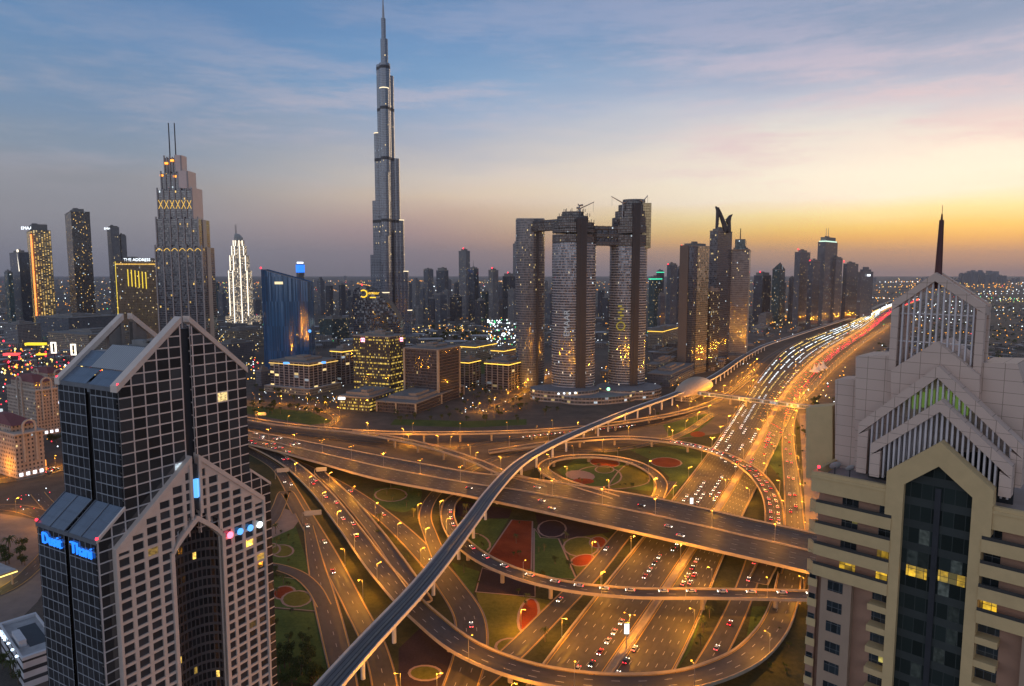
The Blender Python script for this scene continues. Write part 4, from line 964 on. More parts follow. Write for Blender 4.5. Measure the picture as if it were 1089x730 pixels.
# green light inside the upper gable
k = MB(); gp = FP(1000, 420, 5.0)
for i in range(-3, 4):
    k.obox(RO, f1, f2, gp[0] + i * 1.0 - 0.35, gp[0] + i * 1.0 + 0.35, 4.9, 5.1, gp[1] - 1.5 + 1.2 * (3 - abs(i)) * 0.3 - 0.9, gp[1] + 0.5 - abs(i) * 0.5 + 0.6, 0)
k.build('green_light', glow('green_lamp_light', (0.4, 0.7, 0.12), 0.2), T2)
beacon(T2, (*RW(0.6, 1.0), ZP + 0.5), 0.25)
# roof dishes
for i, (u_, s_) in enumerate(((888, 0.9), (904, 0.7))):
    mm_ = FP(u_, 498, 4.0); p = RW(mm_[0], 4.0)
    D = thing('satellite_dish', ('large grey satellite dish on the ochre terrace', 'small grey satellite dish beside the stone gable')[i], 'dish', (*p, ZP - 1.2))
    k = MB(); k.bar((*p, ZP - 1.2), (*p, ZP + 0.4), 0.07); k.build('post', DARK, D)
    k = MB(); rr = []
    for j in range(4): rr.append([(p[0] + s_ * j / 3 * cos(q * pi / 6), p[1] - 0.3 + 0.25 * (j / 3) ** 2 - s_ * j / 3 * sin(q * pi / 6) * 0.5, ZP + 0.4 + s_ * j / 3 * sin(q * pi / 6) * 0.8) for q in range(12)] if j else [(p[0] + 0.02 * cos(q), p[1] - 0.3, ZP + 0.4 + 0.02 * sin(q)) for q in range(12)])
    k.loft(rr, 0); k.build('bowl', ROOFL, D)
# ------------------------------------------------------------------ the supertall spire tower
BY = 1670.0; bx = XY(413, 289, BY)
BF = facade('supertall_cladding', (0.17, 0.185, 0.22), (0.03, 0.04, 0.06), 2.6, 3.9, 0.32, 0.3, 0.012, lstr=1.2, rough=0.12, wrough=0.35, ior=2.2, tilt=0.02, seed=31)
BFD = mat('mechanical_floor', (0.05, 0.05, 0.055), 0.5, 0.3, var=0.2)
EDGE = glow('terrace_light', (1.0, 0.8, 0.5), 1.6)
B_ = thing('supertall_spire_tower', 'immensely tall stepped silver skyscraper tapering to a needle spire', 'skyscraper', (bx, BY, 0))
sc = BY / F
k = MB(); kd = MB(); ke = MB()
def tube(cx, cy, r, zt, n=16, z0=-1, light=False):
    k.prism([(bx + cx + r * cos(2 * pi * i / n), BY + cy + r * sin(2 * pi * i / n)) for i in range(n)], z0, zt, 0, 1)
    for zz in (285, 430, 545, 640):
        if zz < zt - 10: kd.prism([(bx + cx + (r + 0.25) * cos(2 * pi * i / n), BY + cy + (r + 0.25) * sin(2 * pi * i / n)) for i in range(n)], zz, zz + 7, 0)
    if light: ke.prism([(bx + cx + (r + 0.3) * cos(2 * pi * i / n), BY + cy + (r + 0.3) * sin(2 * pi * i / n)) for i in range(n)], zt - 2.6, zt - 0.6, 0)
tops = lambda v: ZY(v, BY)
tube(0, 0, 13, tops(68)); tube(0, 0, 8.6, tops(42)); tube(-1, 0, 5.4, tops(20), 12)
for (dl, r, v, li) in ((-11, 11, 68, False), (-20.5, 11, 140, True), (-29, 10.5, 213, False), (-38, 10, 271, False)): tube(dl, 8 + abs(dl) * 0.45, r, tops(v), light=li)
for (dl, r, v, li) in ((8, 11, 80, False), (18, 11, 168, False), (26, 10.5, 233, True), (34.5, 10, 288, True), (42, 10, 330, True)): tube(dl, 8 + dl * 0.5, r, tops(v), light=li)
for (dy, r, v, li) in ((-12, 11, 95, True), (-23, 10.5, 185, False), (-33, 10, 252, False), (-42, 10, 310, True)): tube(1.0 + dy * 0.05, dy, r, tops(v), light=li)
k.build('facade', [BF, ROOF], B_); kd.build('mechanical_band', BFD, B_); ke.build('terrace_lights', EDGE, B_)
k = MB()
for (u_, v0) in ((-5.2, 150), (5.8, 150), (-14, 230), (15, 245)):
    k.box((bx + u_, BY - 9.5 - (2 if abs(u_) < 10 else -6), tops(v0) / 2), (1.2, 8, tops(v0)))
k.build('recessed_joint', BFD, B_)
k = MB(); k.bar((bx - 1, BY, tops(21)), (bx - 1, BY, tops(6)), 3.2, 2.0, 10); k.bar((bx - 1, BY, tops(6)), (bx - 1, BY, 829), 1.6, 0.6, 8); k.build('spire', STEEL, B_)
k = MB(); fbs = [(0, 0, 62, 12)]
k.prism([(bx + 75 * cos(q * pi / 12), BY - 10 + 60 * sin(q * pi / 12)) for q in range(24)], 0, 14, 0, 1); k.build('podium', [F_BEIGE, ROOF], B_)

# ------------------------------------------------------------------ stepped tower with twin masts
G1 = facade('stepped_tower_wall', (0.16, 0.16, 0.17), (0.014, 0.019, 0.028), 2.2, 3.5, 0.1, 0.2, 0.018, lstr=1.2, seed=32, litcol=(1, 0.62, 0.15), ior=2.2)
GOLD = glow('gold_architectural_light', (1.0, 0.6, 0.12), 1.2)
PINKW = mat('pale_pink_cladding', (0.62, 0.5, 0.46), 0.6, var=0.1)
Y_ = 1060.0; B1 = corner_box(165, 178, 226, Y_, 1.0)
cx_ = XY(193, 300, Y_); T3 = thing('stepped_tower', 'dark stepped skyscraper with pale fins, gold arches and twin antenna masts', 'skyscraper', (cx_, Y_ + 15, 0))
k = MB(); kf = MB(); kg = MB(); kp = MB()
px = Y_ / F * 1.0
tiers = [(164.5, 214, 263, 0), (166, 210.5, 233, 0), (168, 204.5, 202, 0), (172, 200, 184, 0), (175.5, 193, 167, 0)]
zprev = -1
for i, (ua, ub, v, _) in enumerate(tiers):
    za = zprev; zb = ZY(v, Y_); xa, xb = XY(ua, 250, Y_), XY(ub, 250, Y_); d = (xb - xa) * 0.62
    yo = Y_ + i * 2.5
    k.prism([(xa, yo), (xb, yo), (xb, yo + d), (xa, yo + d)], za, zb, 0, 1); zprev = zb - 1
    nb = 6
    for j in range(nb + 1):
        x = xa + (xb - xa) * j / nb; h2 = zb + (3.5 if j % 2 == 0 else 1.5)
        kf.box((x, yo - 0.5, (max(za, 0) + h2) / 2), (1.7, 1.8, h2 - max(za, 0)))
    if i in (0, 2):
        for j in range(nb):
            x0 = xa + (xb - xa) * j / nb + 1.2; x1 = xa + (xb - xa) * (j + 1) / nb - 1.2; zz = zb - (6 if i == 0 else 4); hh = 5 if i == 0 else 13
            if i == 2: zz = zb - 28; kg.bar((x0, yo - 0.8, zz), (x1, yo - 0.8, zz + 13), 0.35); kg.bar((x1, yo - 0.8, zz), (x0, yo - 0.8, zz + 13), 0.35)
            else:
                for q in range(5): kg.bar((x0 + (x1 - x0) * q / 5, yo - 0.8, zz + 4 * sin(pi * q / 5)), (x0 + (x1 - x0) * (q + 1) / 5, yo - 0.8, zz + 4 * sin(pi * (q + 1) / 5)), 0.4)
    if i >= 2:
        kp.box((xb - (xb - xa) * 0.17, yo - 1.0, (zb + za) / 2 + 4), ((xb - xa) * 0.3, 1.6, (zb - max(za, 0)) if i > 2 else 60)) if i > 2 else None
        kp.prism([(xb - 0.5, yo - 0.6), (xb + 1.6, yo - 0.6), (xb + 1.6, yo + d), (xb - 0.5, yo + d)], za, zb + 4, 0)
    else: kf.box((xb + 0.5, yo + d / 2, (max(za, 0) + zb) / 2), (1.2, d * 0.3, zb - max(za, 0)))
k.build('facade', [G1, ROOF], T3); kf.build('fins', mat('pale_fin', (0.3, 0.29, 0.29), 0.5, var=0.1), T3); kg.build('arch_lights', GOLD, T3); kp.build('pale_wing', PINKW, T3)
for u_, v1 in ((182.5, 131), (188.7, 131)):
    x = XY(u_, 200, Y_ + 14); k = MB(); k.bar((x, Y_ + 14, ZY(184, Y_)), (x, Y_ + 14, ZY(v1, Y_ + 14)), 1.0, 0.8); k.build('antenna_mast', DARK, T3)
k = MB()
for u_, v_ in ((177, 173), (183, 170), (172, 186), (186, 187)): k.box((XY(u_, v_, Y_ + 8), Y_ + 7.6, ZY(v_, Y_)), (5, 0.6, 3))
k.build('lit_panel', glow('orange_panel_light', (1, 0.3, 0.03), 3.0), T3)

# ------------------------------------------------------------------ skyline left of the supertall
VG = facade('vertical_gold_lit_wall', (0.34, 0.27, 0.17), (0.05, 0.04, 0.03), 6.0, 3.5, 0.5, 0.4, 0.75, litcol=(1.0, 0.62, 0.16), litcol2=(1.0, 0.75, 0.35), lstr=1.2, seed=33)
VW = facade('white_lit_hotel_wall', (0.42, 0.36, 0.3), (0.1, 0.08, 0.06), 5.0, 3.6, 0.5, 0.35, 0.75, litcol=(1.0, 0.75, 0.45), litcol2=(1, 0.9, 0.75), lstr=1.5, seed=34)
WL = glow('white_floodlight', (1.0, 0.88, 0.7), 2.0)
t, B, z = tower('tower', 'gold lit tower with a curved white crown far left', 'tower', 31, 36, 57.5, 238, 1900, VG, 0.9, 'crown')
k = MB(); fbox(k, B, -0.03, 0.02, -0.02, 0.05, 0, z * 0.96, 0); k.build('light_strip', glow('red_orange_light', (1.0, 0.25, 0.05), 2.5), t)
text('EMAAR', 12, (*fpt(B, 0.4, -0.03), z + 8), (1, 0, 0), (0, 0, 1), WHITEL, t)
t, B, z = tower('tower', 'slim dark tower next to the gold lit tower', 'tower', 11, 22, 33, 266, 1850, F_DARK, 0.8, 'plant')
k = MB(); k.bar((*fpt(B, 0.2, 0.1), z + 8), (*fpt(B, 0.05, 0.05), z - 50), 2.2); k.build('light_strip', WL, t)
tower('tower', 'short teal block left of the slim dark tower', 'tower', 5, 9, 14, 290, 1800, F_TEAL, 0.8, 'flat')
tower('tower', 'dark brown tower with gold lit bands standing alone', 'tower', 73, 80, 100, 221, 1900, facade('brown_tower_wall', (0.08, 0.062, 0.05), (0.03, 0.028, 0.028), 2.4, 3.5, 0.3, 0.3, 0.09, litcol=(1, 0.6, 0.15), lstr=1.3, seed=35), 0.9, 'plant')
t, B, z = tower('tower', 'pale tower with lit white crown behind the bronze hotel', 'tower', 117, 121, 130, 242, 2000, F_PALE, 0.9, 'flat'); text('EMAAR', 9, (*fpt(B, 0.3, -0.05), z - 3), (1, 0, 0), (0, 0, 1), WHITEL, t)
tower('tower', 'shorter pale half tower beside the white crowned tower', 'tower', 128, 131, 137, 251, 2020, F_PALE, 0.9, 'flat')
HB = facade('bronze_hotel_wall', (0.24, 0.15, 0.075), (0.05, 0.035, 0.025), 2.4, 3.4, 0.45, 0.35, 0.08, lstr=1.2, seed=36)
t, B, z = tower('hotel', 'broad bronze hotel with lit vertical strips and rooftop lettering', 'hotel', 120, 124, 166, 277, 1400, HB, 1.25, 'flat')
k = MB()
for j in range(6): p = fpt(B, 0, 0.3 + j * 0.09); k.box((p[0], p[1] - 0.8, z - 35 - j * 1.2), (1.3, 0.6, 34))
for p, zz in ((fpt(B, 0, 0.0), z / 2),): k.box((p[0] - 0.4, p[1] - 0.4, zz), (0.7, 0.7, z - 5))
k.build('light_strip', glow('yellow_strip_light', (1.0, 0.72, 0.05), 1.3), t)
k = MB(); fbox(k, B, 0, 1, -0.002, 1.0, z - 9, z - 6, 0); k.build('lit_band', GOLD, t)
text('THE ADDRESS', 8, (*fpt(B, -0.02, 0.55), z + 1), (1, 0.2, 0), (0, 0, 1), WHITEL, t)
# tapering white hotel
Y_ = 2200.0; x_ = XY(255.5, 300, Y_); T4 = thing('tapering_hotel', 'slender white floodlit hotel tower tapering to a curved crown', 'hotel', (x_, Y_, 0)); k = MB(); kk = MB()
for i, (hw, va, vb) in enumerate(((12.5, 345, 288), (10.5, 289, 272), (8, 273, 262), (6, 263, 256))):
    w_ = hw * Y_ / F; d = w_ * 0.7
    k.prism([(x_ + w_ * 1.0 * cos(q), Y_ + d * sin(q)) for q in [2 * pi * j / 16 for j in range(16)]], -1 if i == 0 else ZY(va, Y_), ZY(vb, Y_), 0, 1)
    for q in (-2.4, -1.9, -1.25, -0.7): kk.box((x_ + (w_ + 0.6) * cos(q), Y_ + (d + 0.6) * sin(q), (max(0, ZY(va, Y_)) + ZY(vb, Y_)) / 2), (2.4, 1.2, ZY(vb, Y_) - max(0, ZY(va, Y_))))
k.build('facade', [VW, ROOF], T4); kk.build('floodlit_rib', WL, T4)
k = MB(); k.loft([[(x_ + a * 14 * cos(q * pi / 6) + sh, Y_ + a * 10 * sin(q * pi / 6), zz) for q in range(12)] for a, sh, zz in ((1, 0, ZY(257, Y_)), (1, 0, ZY(253, Y_)), (0.6, -4, ZY(249.5, Y_)), (0.2, -8, ZY(248.5, Y_)))], 0); k.build('crown', WHITE, T4)
for dx in (-9, -6): k = MB(); k.bar((x_ + dx, Y_, ZY(250, Y_)), (x_ + dx, Y_, ZY(239, Y_)), 0.8, 0.6); k.build('mast', DARK, T4)
k = MB(); k.prism([(x_ - 45, Y_ - 20), (x_ + 52, Y_ - 20), (x_ + 52, Y_ + 30), (x_ - 45, Y_ + 30)], 0, 28, 0, 1); k.build('podium', [VW, ROOF], T4)
# blue glass slanted tower
Y_ = 1115.0; xa, xb = XY(279.5, 340, Y_), XY(328, 340, Y_); T5 = thing('slanted_tower', 'deep blue glass tower with a slanted knife edge top', 'tower', ((xa + xb) / 2, Y_ + 15, 0))
za, zb = ZY(286.5, Y_), ZY(300, Y_); k = MB(); N = 10
fr = [(xa + (xb - xa) * i / N, Y_ + 9 * sin(pi * i / N) * -1) for i in range(N + 1)]; u = 0
for i in range(N):
    p, q = fr[i], fr[i + 1]; zp, zq = za + (zb - za) * i / N, za + (zb - za) * (i + 1) / N; L = hypot(q[0] - p[0], q[1] - p[1])
    k.face([(*p, 0), (*q, 0), (*q, zq), (*p, zp)], 0, [(u, 0), (u + L, 0), (u + L, zq), (u, zp)]); u += L
bk = [(x, Y_ + 34) for x, y in fr]
k.face([(*fr[-1], 0), (*bk[-1], 0), (*bk[-1], zb), (*fr[-1], zb)], 0, [(0, 0), (34, 0), (34, zb), (0, zb)]); k.face([(*bk[0], 0), (*fr[0], 0), (*fr[0], za), (*bk[0], za)], 0, [(0, 0), (34, 0), (34, za), (0, za)])
k.face([(*bk[-1], 0), (*bk[0], 0), (*bk[0], za), (*bk[-1], zb)], 0)
k.face([(*p, za + (zb - za) * i / N - 2) for i, p in enumerate(fr)] + [(*p, za + (zb - za) * (N - i) / N - 2) for i, p in enumerate(bk[::-1])], 1)
k.build('facade', [F_BLUE, ROOF], T5); beacon(T5, (*fr[0], za + 2), 1.6)
k = MB(); k.box((xa + (xb - xa) * 0.42, Y_ - 9.5, za - 22), (13, 0.8, 4)); k.build('lit_panel', glow('warm_panel_light', (1.0, 0.8, 0.45), 1.2), T5)
k = MB(); k.ball((XY(329, 352, Y_ - 8), Y_ - 6, ZY(352, Y_)), 2.6, 0); k.build('floodlight', CYAN, T5)
t, B, z = tower('tower', 'thin tower with a bright blue lit top behind the slanted tower', 'tower', 315.5, 318, 324, 281, 2300, F_GREY, 0.7, 'flat')
k = MB(); fbox(k, B, -0.05, 1.05, -0.05, 1.05, z - 28, z - 2, 0); k.build('lit_crown', glow('blue_crown_light', (0.02, 0.2, 0.95), 1.6), t); k = MB(); fbox(k, B, 0.1, 0.9, 0.1, 0.9, z + 1.4, z + 7, 0); k.build('lit_cap', WHITEL, t)
# rounded dark tower with the gold ring sign
Y_ = 1180.0; T6 = thing('curved_tower', 'dark glass tower with sail-curved top and a gold illuminated sign', 'tower', (XY(401, 340, Y_), Y_ + 20, 0)); xa, xb = XY(376, 340, Y_), XY(425.5, 340, Y_)
k = MB(); N = 12; top = [309, 306.5, 305, 305, 306, 308, 310.5, 313.5, 317, 321, 327, 334, 342]; fr = [(xa + (xb - xa) * i / N, Y_ - 8 * sin(pi * i / N)) for i in range(N + 1)]; u = 0
for i in range(N):
    p, q = fr[i], fr[i + 1]; zp, zq = ZY(top[i], Y_), ZY(top[i + 1], Y_); L = hypot(q[0] - p[0], q[1] - p[1])
    k.face([(*p, 0), (*q, 0), (*q, zq), (*p, zp)], 0, [(u, 0), (u + L, 0), (u + L, zq), (u, zp)]); u += L
    k.face([(*p, zp), (*q, zq), (q[0], Y_ + 36, zq), (p[0], Y_ + 36, zp)], 1, [(u, 0), (u + L, 0), (u + L, 40), (u, 40)])
    k.face([(q[0], Y_ + 36, 0), (p[0], Y_ + 36, 0), (p[0], Y_ + 36, zp), (q[0], Y_ + 36, zq)], 0)
for i in (0, N): x_, y_ = fr[i]; zz = ZY(top[i], Y_); pts = [(x_, Y_ + 36, 0), (x_, y_, 0), (x_, y_, zz), (x_, Y_ + 36, zz)]; k.face(pts if i == 0 else pts[::-1], 0, [(36, 0), (0, 0), (0, zz), (36, zz)])
k.build('facade', [facade('bronze_black_glass', (0.05, 0.05, 0.055), (0.018, 0.024, 0.036), 2.2, 3.6, 0.08, 0.2, 0.015, lstr=0.8, seed=38, ior=2.6, tilt=0.05), mat('dark_roof_sheet', (0.03, 0.032, 0.036), 0.7)], T6)
YS = glow('yellow_sign_light', (1.0, 0.58, 0.03), 1.6)
k = MB(); cx2, cz2 = XY(386.5, 313, Y_ - 9), ZY(312.5, Y_ - 9)
for q in range(14):
    a0, a1 = -2.3 + q * 0.33, -2.3 + (q + 1) * 0.33; k.bar((cx2 + 6 * cos(a0), Y_ - 9, cz2 + 6 * sin(a0)), (cx2 + 6 * cos(a1), Y_ - 9, cz2 + 6 * sin(a1)), 1.0)
k.build('ring_logo', YS, T6); text('emaar', 7.6, (XY(397.6, 311, Y_ - 9), Y_ - 9, cz2 + 1.2), (1, 0, 0), (0, 0, 1), YS, T6, align='CENTER', ext=0.3)
k = MB(); k.box((XY(396.5, 317, Y_ - 9), Y_ - 9, ZY(316.6, Y_ - 9)), (10, 0.6, 1.8)); k.build('sign_bar', YS, T6)
beacon(T6, (XY(385, 305, Y_), Y_, ZY(303, Y_)), 1.4)

# ------------------------------------------------------------------ office blocks by the interchange
t, B, z = tower('office_block', 'glass office block with yellow lit floors and two red square signs', 'office', 374, 413, 430, 357, 905, F_WARM, 0.42, 'plant')
for q in ((0.72, -0.01), (-0.01, 0.7)):
    p = fpt(B, q[0], q[1]); k = MB(); zz = z - 5
    k.panel((p[0], p[1] - 0.9), (1, 0), (0, 1), [(-2.6, zz - 2.6), (2.6, zz - 2.6), (2.6, zz + 2.6), (-2.6, zz + 2.6)], 0, 0.6, 0); k.panel((p[0], p[1] - 1.3), (1, 0), (0, 1), [(-2.0, zz - 1.6), (0, zz), (-2.0, zz + 1.6)], 0, 0.3, 1); k.panel((p[0], p[1] - 1.3), (1, 0), (0, 1), [(2.0, zz + 1.6), (0, zz), (2.0, zz - 1.6)], 0, 0.3, 1)
    k.build('square_logo_sign', [glow('pink_sign_light', (1, 0.35, 0.5), 3.5), glow('red_sign_light', (1, 0.02, 0.1), 3.0)], t)
t, B, z = tower('office_block', 'plain brown glass office block on a low podium', 'office', 428.5, 465, 488, 371, 868, F_BROWN, 0.5, 'plant')
k = MB(); fbox(k, B, -0.02, 0.03, -0.02, 0.03, 0, z, 0); fbox(k, B, 0.97, 1.02, -0.02, 0.02, 0, z, 0); fbox(k, B, -0.02, 0.02, 0.97, 1.02, 0, z, 0); k.build('corner_pier', CONC, t)
t, B, z = tower('podium_block', 'low pale roofed podium in front of the brown office block', 'podium', 398, 440, 503, 430, 800, F_BROWN, 0.35, 'flat', roof=ROOFL)
for a, b_ in ((0.5, 0), (0, 0), (0, 0.5), (0, 1.0), (1, 0)):
    p = fpt(B, a, b_); k = MB(); k.box((p[0], p[1] - 0.4, z / 2), (2.0, 2.0, z + 1)); k.build('pillar', CONC, t)
t, B, z = tower('podium_block', 'low glazed showroom full of yellow light beside the flyover', 'podium', 357.5, 390, 418, 424, 810, F_WARM, 0.35, 'flat')
k = MB(); p = fpt(B, 0.9, -0.01); k.box((p[0], p[1] - 0.6, z - 2), (9, 0.6, 3)); k.build('lit_panel', WHITEL, t)
FR = facade('framed_office_wall', (0.27, 0.235, 0.225), (0.02, 0.02, 0.026), 9.0, 3.6, 0.2, 0.16, 0.07, lstr=1.2, seed=41)
t, B, z = tower('office_block', 'wide stone framed office block with blue rooftop signs', 'office', 284, 326, 356, 386, 930, FR, 0.45, 'plant')
k = MB(); fbox(k, B, -0.08, 1.08, -0.12, 1.02, 0, 9, 0, 1); k.build('arcade', [F_BEIGE, ROOFL], t)
k = MB(); fbox(k, B, -0.02, 1.02, -0.02, 1.02, z - 3.2, z - 2.2, 0); k.build('lit_cornice', glow('warm_cornice_light', (1.0, 0.6, 0.15), 1.1), t)
k = MB()
for q in ((0.55, -0.02), (-0.02, 0.45)): p = fpt(B, *q); k.box((p[0], p[1] - 0.6, z - 1.2), (9, 0.6, 3.0))
k.build('sign', CYAN, t)
low = [  # ul, uc, ur, v roof, depth, facade, label
    (338, 352, 370, 339, 1640, F_TEAL, 'low rounded teal office behind the slanted tower'), (349, 362, 380, 372, 1010, FR, 'stone framed office between the slanted tower and the yellow lit block'),
    (489, 498, 511, 384, 985, FR, 'small stone office with gold cornice right of the brown office block'), (515, 541, 561, 386, 960, FR, 'gold corniced stone office nearest the glass towers'),
    (484, 505, 528, 368, 1250, F_BEIGE, 'low beige block with a lit roofline in the middle district'), (522, 536, 552, 372, 1180, F_BEIGE, 'low beige block behind the gold corniced office'),
    (690, 700, 722, 388, 1050, F_BEIGE, 'low block between the glass towers and the slab tower'), (696, 712, 724, 376, 1250, F_GREY, 'grey car park deck behind the glass towers'),
    (640, 655, 690, 396, 1080, F_BEIGE, 'low beige block in the gap between the bridged towers'),
    (690, 706, 724, 352, 1500, F_BEIGE, 'flat roofed depot with sodium lit yard'),
    (690, 715, 752, 399, 990, F_GREY, 'grey podium at the foot of the slab tower'), (800, 812, 838, 349, 1900, F_PALE, 'low white block beside the metro line'),
    (808, 816, 826, 336, 2100, F_PALE, 'pale blue low office behind the metro line'), (845, 850, 868, 352, 1900, F_GREY, 'low grey block at the foot of the red topped tower'),
    (236, 250, 280, 352, 1500, F_BEIGE, 'flat mall wing behind the stepped tower'), (225, 240, 268, 366, 1280, F_GREY, 'low mall roof right of the stepped tower'),
    (34, 70, 125, 338, 1600, F_GREY, 'long grey mall roof below the dark brown tower'), (20, 90, 150, 356, 1320, F_BEIGE, 'broad mall building with bright signs'),
    (0, 15, 40, 345, 1500, F_PALE, 'pale mall building at the far left edge'), (268, 274, 285, 395, 1000, F_GREY, 'small grey block left of the slanted tower')]
for (ul, uc, ur, v, Y, m_, lb) in low:
    t, B, z = tower('low_block', lb, 'building', ul, uc, ur, v, Y, m_, 0.5, 'plant' if z > 14 else 'flat', roof=random.choice((ROOF, ROOFL)))
    if 'gold' in lb or 'lit' in lb:
        k = MB(); fbox(k, B, -0.015, 1.015, -0.015, 1.015, z - 2.6, z - 1.6, 0); k.build('lit_cornice', glow('gold_cornice_light', (1.0, 0.6, 0.08), 2.2), t)
    if 'signs' in lb:
        for u_, v_, w_, h_, mm in ((57, 370, 5, 12, 0), (78, 372, 5, 12, 0), (12, 377, 14, 5, 1), (38, 366, 20, 5, 2), (44, 377, 8, 3, 2)):
            k = MB(); yy = 1000 if mm else 990; xx = XY(u_, v_, yy); zz = ZY(v_, yy); s_ = yy / F
            P_ = thing('billboard', ('tall white lit billboard frame near the mall' if u_ == 57 else 'tall white lit billboard frame nearer the gabled tower') if mm == 0 else ('red lit shop canopy at the far left' if mm == 1 else ('long yellow lit canopy before the mall' if u_ == 38 else 'short yellow lit canopy among the car park lights')), 'billboard', (xx, yy, 0))
            if mm == 0:
                for dx in (-1, 1): k.box((xx + dx * w_ * s_ * 0.42, yy, zz), (1.3 * s_, 1.2, h_ * s_))
                k.box((xx, yy, zz + h_ * s_ * 0.45), (w_ * s_, 1.2, 1.2 * s_)); k.box((xx, yy, zz - h_ * s_ * 0.45), (w_ * s_, 1.2, 1.2 * s_))
                k.build('lit_frame', glow('billboard_white_light', (1.0, 0.9, 0.75), 2.4), P_); k = MB(); k.box((xx, yy + 0.8, zz), (w_ * s_ * 0.7, 0.6, h_ * s_ * 0.8)); k.build('panel', F_WARM, P_)
            else:
                k.box((xx, yy, zz), (w_ * s_, 8, h_ * s_ * 0.5)); k.build('canopy', glow('red_canopy_light', (1, 0.08, 0.08), 1.6) if mm == 1 else glow('yellow_canopy_light', (1.0, 0.72, 0.02), 1.3), P_)
            k = MB(); k.box((xx, yy + 1.2, (zz) / 2), (1.2, 0.8, zz)); k.build('post', DARK, P_)

# ------------------------------------------------------------------ the bridged trio of towers
SV = facade('balcony_ringed_wall', (0.31, 0.325, 0.35), (0.12, 0.135, 0.16), 1.5, 3.5, 0.05, 0.34, 0.012, lstr=0.9, litcol=(1.0, 0.85, 0.6), gmetal=0.6, gvar=1.5, seed=42, ior=2.4, rough=0.06, tilt=0.03)
SVD = facade('dark_unfinished_wall', (0.075, 0.07, 0.07), (0.022, 0.022, 0.025), 2.5, 3.5, 0.3, 0.35, 0.03, lstr=0.6, seed=43)
SVL = facade('curved_slab_wall', (0.18, 0.18, 0.185), (0.05, 0.055, 0.065), 1.6, 3.5, 0.2, 0.38, 0.05, lstr=0.9, seed=44)
def oval(cx, cy, a, b_, n=36, th=0.0): return [(cx + a * cos(2 * pi * i / n) * cos(th) - b_ * sin(2 * pi * i / n) * sin(th), cy + a * cos(2 * pi * i / n) * sin(th) + b_ * sin(2 * pi * i / n) * cos(th)) for i in range(n)]
def sky_tower(ul, ur, vfac, Y, label):
    xa, xb = XY(ul, 330, Y), XY(ur, 330, Y); cx = (xa + xb) / 2; a = (xb - xa) / 2
    T = thing('oval_tower', label, 'tower', (cx, Y + a * 0.8, 0)); k = MB(); zf = ZY(vfac, Y)
    k.prism(oval(cx, Y + a * 0.8, a, a * 0.8), -0.5, zf, 0, 1); k.build('facade', [SV, ROOF], T)
    return T, cx, Y + a * 0.8, a, zf
TA, cxa, cya, aa, zfa = sky_tower(588, 635.5, 258, 905, 'oval tower banded with pale balconies carrying the middle of the bridge')
TB, cxb, cyb, ab_, zfb = sky_tower(650, 690, 262, 935, 'oval tower banded with pale balconies under the highest crown')
for T, cx, cy, a, zf, uu, v0 in ((TA, cxa, cya, aa, zfa, (613, 623.5), 232), (TB, cxb, cyb, ab_, zfb, (671.5, 679.5), 216)):
    k = MB(); yy = cy - a * 0.8 - 3; xa, xb = XY(uu[0], 330, yy), XY(uu[1], 330, yy); k.prism([(xa, yy), (xb, yy), (xb, cy), (xa, cy)], -0.5, ZY(v0, yy), 0, 0)
    k.build('lift_core', mat('dark_core_cladding', (0.035, 0.035, 0.04), 0.6, 0.1, var=0.2), T)
    k = MB(); k.prism([((xa + xb) / 2 - 1, yy - 1), ((xa + xb) / 2 + 1, yy - 1), ((xa + xb) / 2 + 1, yy + 0.5), ((xa + xb) / 2 - 1, yy + 0.5)], 0, ZY(v0, yy) - 2, 0, 0); k.build('core_fin', DARK, T)
k = MB()
for i, (sc_, va, vb) in enumerate(((1.0, 258, 249), (1.0, 247, 243), (0.92, 242, 236), (0.72, 236, 229), (0.5, 229, 224))):
    k.prism(oval(cxa - (0 if i < 3 else 2), cya, aa * sc_, aa * 0.8 * sc_), ZY(va, 905) + (0 if i else 0.5), ZY(vb, 905), 0, 0)
    for j in range(10): q = 2 * pi * j / 10; k.bar((cxa + aa * sc_ * 0.96 * cos(q), cya + aa * 0.77 * sc_ * sin(q), ZY(vb, 905)), (cxa + aa * sc_ * 0.96 * cos(q), cya + aa * 0.77 * sc_ * sin(q), ZY(vb, 905) + 4), 0.4)
k.build('unfinished_crown', SVD, TA)
k = MB(); zc = zfb
for i, (xo, sc_, va, vb) in enumerate(((0, 1.05, 262, 250), (0, 1.05, 248, 240), (0.06, 0.97, 240, 231), (0.13, 0.88, 231, 224), (0.2, 0.78, 224, 217), (0.25, 0.6, 217, 211))):
    k.prism(oval(cxb + ab_ * xo, cyb, ab_ * sc_, ab_ * 0.8 * sc_), ZY(va, 935) + (0 if i else 0.5), ZY(vb, 935), 0, 0)
k.build('unfinished_crown', SVD, TB)
k = MB(); yy = cyb - ab_ * 0.5; xa, xb = XY(681, 330, yy), XY(690.5, 330, yy); k.prism([(xa, yy), (xb, yy), (xb + 1, yy + 22), (xa, yy + 22)], ZY(264, yy), ZY(216, yy), 0, 1); k.build('glazed_crown_wing', [facade('sunset_tinted_glass', (0.16, 0.13, 0.08), (0.3, 0.235, 0.12), 3.0, 3.5, 0.1, 0.15, 0.0, seed=45, ior=2.0, tilt=0.01, gvar=1.1, gmetal=0.7), ROOF], TB)  # ochre base colour paints in the golden sunset reflection on this wing
xa, xb = XY(548.5, 320, 985), XY(580, 320, 985); cx = (xa + xb) / 2; a = (xb - xa) / 2
TC = thing('oval_tower', 'slimmer curved slab tower where the bridge begins', 'tower', (cx, 1000, 0)); k = MB()
k.prism(oval(cx, 1008, a, 24, 32), -0.5, ZY(233, 985), 0, 1); k.build('facade', [SVL, ROOF], TC)
